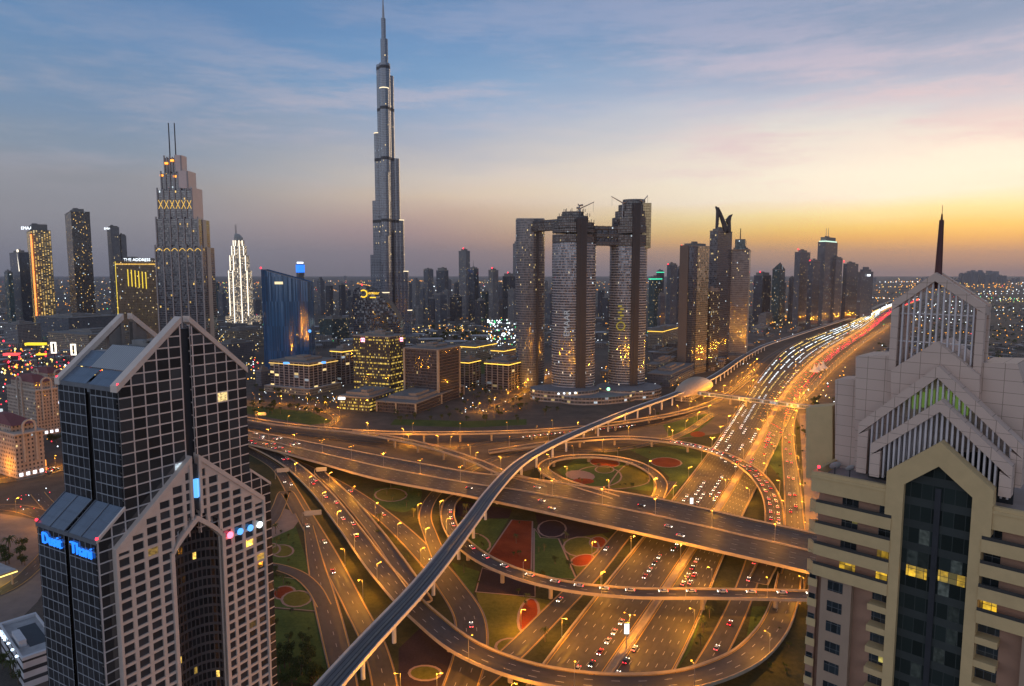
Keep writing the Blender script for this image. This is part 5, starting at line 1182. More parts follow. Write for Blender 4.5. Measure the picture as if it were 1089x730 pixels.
k = MB(); k.loft([[(x, y, ZY(233, 985)) for x, y in oval(cx, 1008, a, 24, 32)], [(x, y, ZY(231 - 1.5 * sin(2 * pi * i / 32), 985)) for i, (x, y) in enumerate(oval(cx, 1008, a * 0.98, 23.5, 32))]], 0); k.build('parapet', SVL, TC)
k = MB(); xx = XY(572, 330, 984); k.prism([(xx - 2.2, 982), (xx + 1.2, 982), (xx + 1.2, 1000), (xx - 2.2, 1000)], 0, ZY(238, 985), 0); k.build('vertical_recess', DARK, TC)
TD = thing('sky_bridge', 'dark unfinished bridge linking the tops of the oval towers', 'bridge', (XY(630, 250, 930), 930, ZY(262, 930)))
k = MB(); P1, P2, P3 = (XY(570, 245, 985), 990), (cxa, cya), (cxb, cyb)
def seg(p, q, v0, v1, hw, vo=930):
    d = hypot(q[0] - p[0], q[1] - p[1]); ax = ((q[0] - p[0]) / d, (q[1] - p[1]) / d); ay = (-ax[1], ax[0])
    k.obox(p, ax, ay, 0, d, -hw, hw, ZY(v0, vo), ZY(v1, vo), 0)
seg(P1, P2, 245, 236.5, 9, 960); seg(P2, P3, 261, 257, 11); seg(P2, P3, 252, 248.5, 11); seg(P2, P3, 244, 240.5, 10)
for j in range(9):
    p = tuple(a + (b2 - a) * (j + 0.5) / 9 for a, b2 in zip(P2, P3)); k.bar((p[0], p[1] - 10, ZY(260, 930)), (p[0], p[1] - 10, ZY(240, 930)), 0.6); q = tuple(a + (b2 - a) * (j + 1.5) / 9 for a, b2 in zip(P2, P3)); k.bar((p[0], p[1] - 10.3, ZY(258, 930)), (q[0], q[1] - 10.3, ZY(250, 930)), 0.45)
k.build('deck', SVD, TD)
k = MB()
seg(P1, P2, 236, 234, 7, 960); seg(P2, P3, 257, 252, 8.5); seg(P2, P3, 248.5, 244, 8)
k.build('glazed_level', F_DARK, TD)
# sloping letters on the towers
text('EMAAR', 11, (XY(603, 346, cya - aa * 0.84), cya - aa * 0.80, ZY(346, 875)), (0, 0, 1), (-1, 0, 0), glow('soft_white_sign', (0.8, 0.85, 0.95), 0.3), TA)
k = MB(); xx, yy = XY(660, 345, cyb - ab_ * 0.8), cyb - ab_ * 0.84
for q in range(14): a0, a1 = 2 * pi * q / 14, 2 * pi * (q + 1) / 14; k.bar((xx + 5.5 * cos(a0), yy, ZY(347, yy) + 5.5 * sin(a0)), (xx + 5.5 * cos(a1), yy, ZY(347, yy) + 5.5 * sin(a1)), 0.8)
k.build('ring_logo', glow('olive_gold_sign', (0.8, 0.62, 0.05), 0.35), TB)
for j in range(5): k = MB(); k.box((xx + (j % 2) * 3 - 1.5, yy, ZY(339 - j * 3.3, yy)), (5, 0.7, 2.2)); k.build('sign_glyph', glow('olive_gold_sign', (0.8, 0.62, 0.05), 0.35), TB)
# cranes on the crowns
def crane(u, v0, v1, Y, du, dv, label):
    x = XY(u, v0, Y); z0, z1 = ZY(v0, Y), ZY(v1, Y); T = thing('tower_crane', label, 'crane', (x, Y, z0))
    k = MB(); k.bar((x, Y, z0), (x, Y, z1), 0.9, m=0); k.build('mast', STEEL, T)
    k = MB(); k.bar((x, Y, z1), (XY(u + du, v1 + dv, Y), Y, ZY(v1 + dv, Y)), 0.8, 0.5); k.bar((x, Y, z1), (x - (5 if du > 0 else -5), Y, z1 + 1), 1.2); k.build('jib', STEEL, T)
    k = MB(); xe, ze = XY(u + du * 0.93, v1, Y), ZY(v1 + dv * 0.93, Y); k.bar((xe, Y, ze), (xe, Y, ze - 12), 0.15); k.build('cable', DARK, T)
crane(617, 226, 222, 925, 15, -7, 'luffing crane on the middle bridged tower'); crane(662, 232, 216, 940, -12, -7, 'luffing crane left of the highest crown'); crane(684, 217, 214, 945, 5, -6, 'small crane standing on the highest crown'); crane(616, 226, 219, 930, -1.5, -2, 'stub crane beside the luffing crane')
T = thing('tower_podium', 'curved pale podium at the foot of the oval towers', 'podium', (XY(630, 425, 880), 905, 0)); k = MB()
k.prism(oval(XY(601, 425, 890), 905, 46, 32), 0, 14, 0, 1); k.prism(oval(XY(640, 425, 880), 900, 60, 38, th=0.5), 0, 9, 0, 1); k.prism(oval(XY(672, 420, 905), 930, 45, 40, th=0.3), 0, 12, 0, 1); k.build('hall', [facade('podium_wall', (0.3, 0.27, 0.25), (0.05, 0.05, 0.05), 5, 4.5, 0.1, 0.4, 0.12, lstr=1.0, seed=46), ROOF], T)
k = MB()
for u_, v_ in ((594, 419), (600, 418.5), (606, 418.5), (612, 418)): k.ball((XY(u_, v_, 872), 872, ZY(v_, 872)), 1.3, 0)
k.build('floodlight', WHITEL, T); k = MB(); k.box((XY(638, 422, 866), 866, ZY(424, 866)), (14, 1, 4)); k.ball((XY(647, 415, 870), 870, ZY(414, 870)), 2.2, 0); k.build('green_floodlight', glow('green_flood_light', (0.3, 1.0, 0.5), 3.0), T)

# ------------------------------------------------------------------ towers along the highway
PK = facade('two_tone_slab_wall', (0.3, 0.26, 0.18), (0.34, 0.28, 0.17), 2.6, 3.6, 0.1, 0.16, 0.02, lstr=0.9, seed=51, ior=2.4, tilt=0.03, gmetal=0.75)
t, B, z = tower('slab_tower', 'tall slab tower with one gold mirrored side and a red beacon', 'tower', 723, 737, 753, 262, 1115, F_DARK, 0.8, 'flat', beac=(0.95, 0.02))
k = MB(); fbox(k, B, 0.38, 1.02, -0.03, 1.0, 0, z + 2, 0); k.build('stone_flank', mat('beige_flank', (0.14, 0.12, 0.105), 0.8, var=0.1), t)
k = MB(); fbox(k, B, -0.02, 0.02, 0.25, 1.01, 0, z + 1, 0); k.build('mirrored_side', PK, t)
tower('tower', 'lower dark block joined to the slab tower', 'tower', 750, 756, 766, 310, 1150, facade('lit_seam_wall', (0.07, 0.065, 0.06), (0.02, 0.02, 0.025), 2, 3.5, 0.15, 0.3, 0.1, lstr=1.0, seed=52), 0.7, 'flat')
Y_ = 1240.0; t, B, z = tower('horned_tower', 'dark tower crowned with two curved horns', 'tower', 753.5, 762, 777, 246, Y_, facade('navy_tower_wall', (0.075, 0.08, 0.095), (0.02, 0.024, 0.035), 2.4, 3.6, 0.3, 0.25, 0.02, seed=53), 0.75, 'flat')
cx, cy = fpt(B, 0.5, 0.5)
ZB = ZY(247, Y_)
for poly in ([(-12, 0), (-9, 0), (-7.5, 30), (-8.5, 39), (-10.5, 45), (-13.5, 47), (-11.5, 40), (-11.5, 22)], [(3, 0), (9.5, 0), (8.5, 9), (3.5, 21), (-3, 35), (-8.5, 45), (-10.5, 45), (-8.0, 38), (-5, 28), (0, 14)], [(6, 0), (15, 0), (13.8, 20), (14.5, 27), (17, 33), (12, 31), (7.5, 25), (6.5, 20), (10, 14)]):
    k = MB()
    for a in range(1, len(poly) - 1): pass
    k.panel((cx, cy), (1, 0), (0, 1), [(x_, ZB + zz) for x_, zz in poly], -10, -2, 0)
    for j in range(3): k.bar((cx + poly[0][0] + 1.2, cy - 6, ZB + 6 + j * 9), (cx + poly[0][0] + 6, cy - 6, ZB + 9 + j * 7), 0.6)
    k.build('horn', DARK, t)
t, B, z = tower('tower', 'pale grey gridded tower with a roof mast beside the horned tower', 'tower', 776, 796, 801, 266, 1290, facade('fine_grid_wall', (0.21, 0.205, 0.21), (0.05, 0.05, 0.055), 2.2, 3.5, 0.35, 0.4, 0.04, seed=54), 0.35, 'flat')
k = MB(); fbox(k, B, 0.25, 0.8, 0.1, 0.8, z + 1, ZY(254, 1290), 0); k.build('roof_box', F_TEAL, t); k = MB(); p = fpt(B, 0.55, 0.3); k.bar((*p, z + 5), (*p, ZY(242, 1300)), 1.3, 0.7); k.build('mast', DARK, t)
hw = [(801.5, 811, 820, 290, 2300, F_DARK, 'crown', (0.5, 0.2), 'dark tower with a red lit roof left of the glass wedge'), (821, 829, 834.5, 287, 2250, F_TEAL, 'slant', None, 'teal glass wedge tower among the highway towers'),
      (844, 850, 860.5, 266, 2050, F_GREY, 'plant', (0.6, 0.1), 'grey tower with a round red lit roof by the metro line'), (859, 864, 871.5, 278, 2000, F_DARK, 'flat', (0.9, 0.1), 'narrow dark tower in front of the crowned pair'),
      (868, 876, 889, 252, 2150, F_GREY, 'crown', None, 'tallest grey tower with a lit white crown along the highway'), (883, 888, 895, 275, 2200, F_GREY, 'flat', None, 'grey twin half behind the white crowned tower'),
      (896, 900, 912, 279, 2300, F_DARK, 'plant', (0.9, 0.0), 'dark tower with red side beacons before the broad block'), (911.5, 916, 939, 284, 2500, F_GREY, 'step', None, 'broad grey block where the highway meets the skyline'),
      (839, 842, 846, 296, 2350, F_GREY, 'flat', (0.5, 0.2), 'thin grey tower left of the red roofed tower'), (822, 826, 836, 300, 2600, F_DARK, 'plant', None, 'short dark block behind the glass wedge'), (690, 696, 704, 296, 1900, F_TEAL, 'flat', None, 'green topped glass block right of the bridged towers'),
      (698, 701, 706, 289, 2300, F_DARK, 'flat', None, 'thin dark tower behind the green topped block'), (709, 713, 720, 282, 1900, F_GREY, 'flat', (0.9, 0.1), 'grey tower with a red beacon left of the slab tower'), (718, 721, 727, 284, 2100, F_DARK, 'plant', None, 'dark tower just behind the slab tower')]
for ul, uc, ur, v, Y, m_, cr_, be, lb in hw:
    t, B, z = tower('tower', lb, 'tower', ul, uc, ur, v, Y, m_, 0.75, cr_, beac=be)
    if 'white crown' in lb and 'tallest' in lb:
        k = MB(); fbox(k, B, 0.05, 0.95, 0.05, 0.95, z + 1.4, z + 5, 0); k.build('lit_crown', glow('crown_white_green', (0.7, 1.0, 0.8), 1.2), t)
        for a in (0.35, 0.65): k = MB(); p = fpt(B, a, 0.4); k.bar((*p, z), (*p, ZY(242, Y)), 1.0, 0.6); k.build('mast', WHITE, t)
    if 'green topped' in lb: k = MB(); fbox(k, B, -0.02, 1.02, -0.02, 1.02, z - 4, z - 1, 0); k.build('lit_crown', glow('teal_green_light', (0.05, 0.9, 0.5), 1.2), t)
    if 'wedge' in lb and 'teal' in lb:
        k = MB(); o, q1, q2, L1, L2 = B; P = [fpt(B, *q) for q in ((0, 0), (1, 0), (1, 1), (0, 1))]; k.face([(*P[1], z + 1.3), (*P[0], z + 1.3), (*P[0], z + 24)]); k.face([(*P[0], z + 1.3), (*P[3], z + 1.3), (*P[0], z + 24)]); k.face([(*P[3], z + 1.3), (*P[1], z + 1.3), (*P[0], z + 24)]); k.build('sloping_top', F_TEAL, t)
    if 'broad grey' in lb: k = MB(); p = fpt(B, 0.1, 0.5); k.box((p[0], p[1] - 2, z - 12), (22, 1.5, 7)); k.build('sign', WHITEL, t)

# ------------------------------------------------------------------ hazy towers of the far business district
ords = 'first second third fourth fifth sixth seventh eighth ninth tenth eleventh twelfth thirteenth fourteenth fifteenth sixteenth seventeenth eighteenth nineteenth twentieth'.split()
ords += ['twenty-' + o for o in ords[:9]] + ['thirtieth'] + ['thirty-' + o for o in ords[:9]]
bd = [(431, 438, 302, 2500, 0), (437.5, 447, 296, 2900, 0), (446, 452, 306, 2450, 0), (450.5, 461, 287, 3000, 0), (455, 464, 318, 2300, 0), (464, 477, 285, 2800, 0), (462, 475, 314, 2250, 0), (470, 479, 309, 2600, 0), (478, 491, 313, 2300, 0), (488, 500, 265, 2500, 1), (498, 509, 286, 2300, 1), (505, 516, 319, 2100, 0), (512, 520, 311, 2300, 1), (519.5, 530, 286, 2250, 1), (527, 536, 318, 2400, 0), (534.5, 548, 291, 2300, 1), (540, 549, 309, 2050, 1), (545.5, 553, 257, 2400, 0), (576, 583, 300, 2600, 0), (580, 588, 312, 2200, 0), (636, 643, 308, 2400, 0), (641, 650, 316, 2100, 0),
      (337, 345, 295, 2700, 0), (346, 354, 303, 2400, 0), (360, 367, 302, 2500, 0), (366, 373, 309, 2900, 1), (226, 233, 300, 2900, 0), (231, 240, 310, 2600, 0), (268, 277, 318, 2600, 0), (427, 433, 316, 2200, 0), (370, 378, 315, 2000, 0), (441, 449, 325, 2150, 0), (700, 708, 312, 1700, 0), (452, 458, 298, 3300, 0), (483, 489, 301, 3100, 0), (473, 480, 298, 3400, 0), (503, 511, 303, 2900, 0), (529, 535, 302, 2900, 0)]
bd.sort()
kinds = ['grey', 'dark', 'pale', 'teal']
for i, (ua, ub, v, Y, be) in enumerate(bd):
    kd_ = random.choice((0, 0, 1, 2, 1, 3)); m_ = (F_GREY, F_DARK, F_PALE, F_TEAL)[kd_]; cr_ = random.choice(('plant', 'crown', 'step', 'mast', 'flat', 'plant'))
    tower('tower', 'hazy %s far tower with %s, %s from the left of the distant skyline' % (kinds[kd_], {'plant': 'a plant room', 'crown': 'a small crown', 'step': 'a stepped top', 'mast': 'a thin mast', 'flat': 'a flat roof'}[cr_], ords[i]), 'tower', ua, ua + (ub - ua) * random.uniform(0.3, 0.7), ub, v, Y, m_, 0.75, cr_, beac=(0.5, 0.3) if be else None, group='towers of the far business district')
# ------------------------------------------------------------------ metro station, footbridge, sign gantries
SHELL = mat('gold_shell_cladding', (0.45, 0.36, 0.26), 0.5, 0.2, var=0.12, scale=0.2)
(ps, an) = METRO_R.at(0); best = min(range(len(METRO_R.L)), key=lambda i: abs(METRO_R._m(i)[1] - 925)); mS = METRO_R._m(best); (pp, an) = METRO_R.at(METRO_R.S[best])
T = thing('metro_station', 'golden shell roofed metro station on the viaduct', 'station', (mS[0], mS[1], 0)); ax = (cos(an), sin(an)); ay = (-sin(an), cos(an))
k = MB(); rings = []
for j in range(17):
    f = -1 + j / 8; wd = 17 * sqrt(max(0.02, 1 - (f * 0.93) ** 2)); hh = 17 * (1 - 0.45 * f * f) if abs(f) < 1 else 6; L = 62 * f
    rings.append([(mS[0] + ax[0] * L + ay[0] * wd * cos(pi * q / 12), mS[1] + ax[1] * L + ay[1] * wd * cos(pi * q / 12), 8 + (wd / 17) * hh * sin(pi * q / 12) ** 0.8) for q in range(13)])
k.loft(rings, 0); k.build('shell_roof', SHELL, T, smooth=True)
k = MB(); k.obox((mS[0], mS[1]), ax, ay, -50, 50, -9, 9, 0, 9, 0); k.build('concourse', F_BEIGE, T)
T = thing('footbridge', 'enclosed grey footbridge spanning the highway to the station', 'bridge', (*G(790, 424, 8), 0)); BACKB = mat('sign_back_grey', (0.32, 0.31, 0.3), 0.6, var=0.1)
p, q = G(728, 417.5, 8), G(872, 436, 8); d = hypot(q[0] - p[0], q[1] - p[1]); a1 = ((q[0] - p[0]) / d, (q[1] - p[1]) / d); a2 = (-a1[1], a1[0])
k = MB(); k.obox(p, a1, a2, 0, d, -2.6, 2.6, 7.2, 8.2, 0); k.obox(p, a1, a2, 0, d, -2.9, 2.9, 11.2, 11.9, 0); k.build('deck_and_roof', BACKB, T)
k = MB(); k.obox(p, a1, a2, 0, d, -2.4, 2.4, 8.2, 11.2, 0); k.build('glazing', facade('footbridge_glass', (0.2, 0.22, 0.23), (0.05, 0.06, 0.07), 2.5, 20, 0.12, 0, 0.5, litcol=(0.75, 0.9, 0.95), lstr=0.4, seed=61), T)
for f in (0.03, 0.37, 0.49, 0.74, 0.97): k = MB(); c = (p[0] + a1[0] * d * f, p[1] + a1[1] * d * f); k.obox(c, a1, a2, -0.7, 0.7, -1.2, 1.2, 0, 7.2, 0); k.build('pier', CONC, T)
def gantry(u, v, z, ang, wd, label, col):
    x, y = G(u, v, z); T = thing('sign_gantry', label, 'road sign', (x, y, z)); ax = (cos(ang), sin(ang)); ay = (-sin(ang), cos(ang))
    k = MB(); k.obox((x, y), ax, ay, -wd / 2 - 1.5, -wd / 2 - 1.1, -0.2, 0.2, z, z + 7.5, 0); k.obox((x, y), ax, ay, -wd / 2 - 1.5, wd / 2, -0.15, 0.15, z + 7.1, z + 7.5, 0); k.build('frame', STEEL, T)
    k = MB(); k.obox((x, y), ax, ay, -wd / 2, wd / 2, -0.35, -0.2, z + 5.2, z + 8.6, 0); k.build('sign_board', col, T)
    k = MB()
    for j in range(4): k.obox((x, y), ax, ay, -wd / 2 + 0.5 + j * wd / 4, -wd / 2 + 0.2 + (j + 1) * wd / 4, -0.18, -0.12, z + 5.6, z + 8.2, 0)
    k.build('stiffeners', STEEL, T)
BACKB = mat('sign_back_grey', (0.32, 0.31, 0.3), 0.6, var=0.1)
for u, v, z, a, wd, lb in ((301, 509, 4, 0.3, 9, 'grey backed sign gantry over the leftmost curving ramps'), (342, 508, 2, 0.3, 8, 'grey backed sign gantry on the slip ramp'), (333, 556, 0, 0.25, 11, 'wide grey backed sign gantry above the forked road'), (279, 447, 8.6, 0.2, 8, 'sign gantry lit orange on the slim rear flyover'), (560, 497, 0, 0.4, 9, 'sign gantry behind the metro viaduct')):
    gantry(u, v, z, a, wd, lb, BACKB)
x, y = G(666, 690); T = thing('lit_advert_panel', 'white backlit advertising panel on the highway median', 'sign', (x, y, 0)); k = MB(); k.bar((x, y, 0), (x, y, 7), 0.3); k.build('post', STEEL, T); k = MB(); k.box((x, y, 9.5), (2.5, 0.7, 5.2)); k.build('frame', DARK, T); k = MB(); k.box((x, y - 0.4, 9.5), (2.2, 0.1, 4.8)); k.build('panel', glow('advert_white', (0.85, 0.92, 1.0), 1.6), T)
x, y = G(735, 546); T = thing('lit_advert_panel', 'small backlit panel on the median beyond the broad flyover', 'sign', (x, y, 0)); k = MB(); k.bar((x, y, 0), (x, y, 7), 0.3); k.build('post', STEEL, T); k = MB(); k.box((x, y - 0.4, 9), (2.2, 0.3, 4.2)); k.build('panel', glow('advert_white', (0.85, 0.92, 1.0), 1.6), T)

# ------------------------------------------------------------------ buildings lower left
CREAM = facade('cream_classical_wall', (0.46, 0.34, 0.26), (0.05, 0.045, 0.045), 2.9, 3.5, 0.58, 0.5, 0.05, lstr=1.0, seed=71)
REDR = mat('red_tile_roof', (0.20, 0.05, 0.045), 0.7, var=0.2)
CRM = mat('cream_stone', (0.5, 0.4, 0.32), 0.8, var=0.1)
def classical(label, ul, uc, ur, v, Y, th=0.55):
    B = corner_box(ul, uc, ur, Y, th, v + 20); z = ZY(v, Y); T = thing('classical_block', label, 'building', (*fpt(B, .5, .5), 0)); o, q1, q2, L1, L2 = B
    k = MB(); fbox(k, B, 0, 1, 0, 1, 0, z * 0.86, 0, 1); fbox(k, B, 0.1, 0.9, 0.1, 0.9, z * 0.86, z, 0, 1); k.build('wall', [CREAM, ROOFL], T)
    k = MB(); fbox(k, B, -0.03, 1.03, -0.03, 1.03, z * 0.85, z * 0.875, 0); fbox(k, B, -0.015, 1.015, -0.015, 1.015, 5, 5.8, 0); k.build('cornice', CRM, T)
    k = MB(); P = [fpt(B, *q) for q in ((0.06, 0.06), (0.94, 0.06), (0.94, 0.94), (0.06, 0.94))]; Q = [fpt(B, *q) for q in ((0.35, 0.35), (0.65, 0.35), (0.65, 0.65), (0.35, 0.65))]; k.loft([[(*p, z) for p in P], [(*p, z + 6) for p in Q]], 0); k.build('roof', REDR, T)
    for side in ((0.0, 0.5), (0.5, 0.0)):
        k = MB(); c = fpt(B, *side); ax = q2 if side[0] == 0 else q1; n_ = (-q1[0], -q1[1]) if side[0] == 0 else (-q2[0], -q2[1])
        pts = [(5.2 * cos(pi * i / 10), 5.2 * sin(pi * i / 10)) for i in range(11)]; inn = [(3.9 * cos(pi * i / 10), 3.9 * sin(pi * i / 10)) for i in range(11)]
        for i in range(10):
            k.panel(c, ax, n_, [(pts[i][0], z + pts[i][1]), (pts[i + 1][0], z + pts[i + 1][1]), (inn[i + 1][0], z + inn[i + 1][1]), (inn[i][0], z + inn[i][1])], 0.2, 1.6, 0)
        for s_ in (-1, 1): k.obox(c, ax, n_, s_ * 4.55 - 0.65, s_ * 4.55 + 0.65, 0.2, 1.6, z * 0.3, z, 0)
        k.build('arch', CRM, T)
        k = MB()
        for j in range(4): k.obox(c, ax, n_, -9 + j * 5, -6.5 + j * 5, 0.1, 0.6, 1.5, 4.2, 0)
        k.build('lit_shopfront', glow('shopfront_light', (0.9, 0.9, 1.0), 2.0), T)
    return T, B, z
T, B, z = classical('cream classical block with a red roof and lit shopfronts near the road', -40, 16, 47, 455, 545)
k = MB(); c = fpt(B, 0.5, 0.5); k.prism([(c[0] + 2.5 * cos(q), c[1] + 2.5 * sin(q)) for q in [pi * j / 5 for j in range(10)]], z + 5.8, z + 8, 0); k.bar((*c, z + 8), (*c, z + 16), 0.2); k.build('lantern', glow('roof_lantern_light', (0.8, 0.95, 1.0), 0.8), T)
k = MB(); p = fpt(B, 0.02, 1.0); k.box((p[0], p[1], 6), (2, 2, 9)); k.build('neon_sign', glow('red_yellow_neon', (1.0, 0.3, 0.05), 2.5), T)
classical('farther cream classical block with a red hipped roof', 8, 38, 62, 408, 690)
classical('cream classical block half behind the twin gabled tower', 30, 52, 74, 398, 850)
# white office at the lower left, lit pavilion
WB = mat('white_render', (0.55, 0.54, 0.55), 0.8, var=0.08)
B = corner_box(3, 24, 66, 262, 0.75, 705); z = ZY(703, 262); T = thing('white_block', 'white flat roofed block with a dark roof court beside the twin tower', 'building', (*fpt(B, .5, .5), 0))
k = MB(); fbox(k, B, 0, 1, 0, 1, 0, z, 0, 1); k.build('wall', [facade('white_block_wall', (0.55, 0.54, 0.56), (0.03, 0.03, 0.035), 40, 4.2, 0.06, 0.62, 0.0, seed=73), ROOFL], T)
k = MB()
for a0, a1_, b0, b1 in ((-0.01, 1.01, -0.01, 0.03), (-0.01, 1.01, 0.97, 1.01), (-0.01, 0.03, 0.03, 0.97), (0.97, 1.01, 0.03, 0.97)): fbox(k, B, a0, a1_, b0, b1, z + 0.01, z + 1.3, 0)
k.build('parapet', WB, T); k = MB(); fbox(k, B, 0.25, 0.8, 0.35, 0.85, z + 0.02, z + 0.12, 0); k.build('roof_court', DARK, T); k = MB(); fbox(k, B, 0.3, 0.6, 0.1, 0.3, z + 0.02, z + 3, 0); k.build('roof_cabin', WB, T)
k = MB()
for j in range(4): p = fpt(B, 0.2 + j * 0.18, -0.02); k.ball((p[0], p[1] - 0.3, z - 1.0), 0.55, 0)
for j in range(4): p = fpt(B, 0.75 + 0.07 * j, -0.025); k.box((p[0], p[1], z - 2.2), (0.9, 0.4, 1.4))
k.build('lit_sign', glow('white_blue_sign', (0.6, 0.8, 1.0), 3.0), T)
B = corner_box(-30, -6, 19, 345, 0.5, 620); z = 9.0; T = thing('petrol_station', 'low flat canopy with yellow lit edges at the left border', 'station', (*fpt(B, .5, .5), 0))
k = MB(); fbox(k, B, 0, 1, 0, 1, z - 1.2, z, 0, 1, bottom=True); k.build('canopy_roof', [F_BEIGE, ROOFL], T)
k = MB(); fbox(k, B, -0.015, 1.015, -0.015, 1.015, z - 1.4, z - 0.9, 0); fbox(k, B, 0.1, 0.9, 0.1, 0.9, z - 1.6, z - 1.4, 0); k.build('edge_light', glow('yellow_edge_light', (1.0, 0.75, 0.2), 2.2), T)
for a in (0.12, 0.88):
    for b_ in (0.12, 0.88): k = MB(); p = fpt(B, a, b_); k.box((p[0], p[1], (z - 1.6) / 2), (0.7, 0.7, z - 1.6)); k.build('pillar', CONC, T)

# ------------------------------------------------------------------ street lamps
def lamp_proto(double, h=11.0, k_=1.0):
    T = thing('street_lamp', None, 'street lamp')
    k = MB(); k.bar((0, 0, 0), (0, 0, h), 0.16, 0.09, 6); k.build('pole', STEEL, T)
    heads = ((1, 2.2), (-1, 2.2)) if double else ((1, 2.0),)
    for s_, L in heads:
        k = MB(); k.bar((0, 0, h - 0.3), (s_ * L, 0, h + 0.4), 0.08, 0.06, 5); a = k.build('arm', STEEL, T)
        k = MB(); k.ball((s_ * (L + 0.2), 0, h + 0.25), 0.42, 0, 7, 5, 0.6); k.build('lamp_head', SODIUM, a)
    ld = bpy.data.lights.new('lamp_bulb', 'POINT'); ld.color = (1.0, 0.38, 0.02); ld.energy = LAMP_W * k_; ld.shadow_soft_size = 0.5
    lo = bpy.data.objects.new('lamp_bulb', ld); COL.objects.link(lo); lo.parent = T; lo.location = (0 if double else 1.6, 0, h - 0.5)
    return T
LAMP_W = 19000.0
LP = {True: lamp_proto(True, 13.5, 1.8), False: lamp_proto(False, 10.5, 0.85), 'deck': lamp_proto(True, 12.0, 0.8)}; used_l = {True: False, False: False, 'deck': False}
NL = [0]
def lamp(x, y, z, ang, double, label, group):
    src = LP[double]
    if used_l[double]: o = copy_tree(src)
    else: o = src; used_l[double] = True
    o.location = (x, y, z); o.rotation_euler = (0, 0, ang); tag(o, label, 'street lamp', group); NL[0] += 1
FLYS = [FLY_B, FLY_E, FLY_D, FLY_A, FLY_A2, FLY_G, FLY_I, METRO_R]
def under(x, y, z=0.0):
    for r in FLYS:
        for i in range(0, len(r.L), 2):
            q = r._m(i)
            if q[2] > z + 2.5 and hypot(q[0] - x, q[1] - y) < r.width(i) / 2 + 7: return True
    return False
def lamps(r, t, gap, start, label, group, double=False, off=0.6, s1=None, dz=0.0):
    d = start; s1 = s1 or r.len
    while d < s1:
        p, a = r.at(d, t, off if not double else 0.0); d += gap
        if not under(p[0], p[1], p[2]): lamp(p[0], p[1], p[2] + dz, a + (pi / 2 if t >= 0.5 else -pi / 2) if not double else a + pi / 2, double, label, group)
lamps(mr, 0.5, 46, 30, 'twin headed orange street lamp on the highway median', 'lamps on the highway median', True, s1=2600)
lamps(SZR2, 1, 52, 40, 'orange street lamp on the outgoing kerb of the highway', 'lamps on the outgoing highway kerb', s1=900)
lamps(SZR1, 0, 52, 20, 'orange street lamp on the oncoming kerb of the highway', 'lamps on the oncoming highway kerb', s1=900)
lamps(FLY_B, 0.49, 38, 20, 'twin headed orange lamp on the broad flyover median', 'lamps on the broad flyover', 'deck')
lamps(FLY_E, 1, 40, 60, 'orange lamp on the parapet of the car lined flyover', 'lamps on the car lined flyover')
lamps(FLY_D, 1, 44, 30, 'orange lamp on the outer parapet of the looping ramp', 'lamps on the looping ramp')
lamps(FLY_A, 1, 46, 20, 'orange lamp on the slim rear flyover', 'lamps on the slim rear flyover')
lamps(FLY_A2, 0, 46, 20, 'orange lamp on the branch flyover', 'lamps on the branch flyover')
lamps(FLY_G, 0, 40, 20, 'orange lamp on the jammed curved flyover', 'lamps on the jammed flyover')
lamps(FLY_I, 1, 45, 10, 'orange lamp on the oval loop ramp', 'lamps on the oval loop')
lamps(ROAD_K, 1, 42, 10, 'orange lamp along the outer frontage road', 'lamps along the outer frontage road')
lamps(ROAD_L, 0, 46, 30, 'orange lamp along the garden road', 'lamps along the garden road')
lamps(ROAD_C4, 0, 44, 25, 'orange lamp along the broad curving ground road', 'lamps along the curving ground road')
lamps(ROAD_C3, 1, 44, 25, 'orange lamp along the forked road', 'lamps along the forked road')
lamps(ROAD_C6, 0, 46, 30, 'orange lamp along the underpass road', 'lamps along the underpass road')
lamps(ROAD_N, 0, 48, 10, 'orange lamp along the service road by the metro line', 'lamps along the service road', s1=1100)
lamps(ROAD_W, 0, 48, 10, 'orange lamp along the wide road left of the twin tower', 'lamps along the left wide road')
lamps(ROAD_W3, 1, 48, 10, 'orange lamp along the plaza road', 'lamps along the plaza road')
lamps(ROAD_D1, 0, 40, 10, 'orange lamp along the lane below the framed office', 'lamps along the office lane')
lamps(ROAD_D2, 0, 42, 10, 'orange lamp along the lane before the oval towers', 'lamps along the oval tower lane')
print('lamps', NL[0])

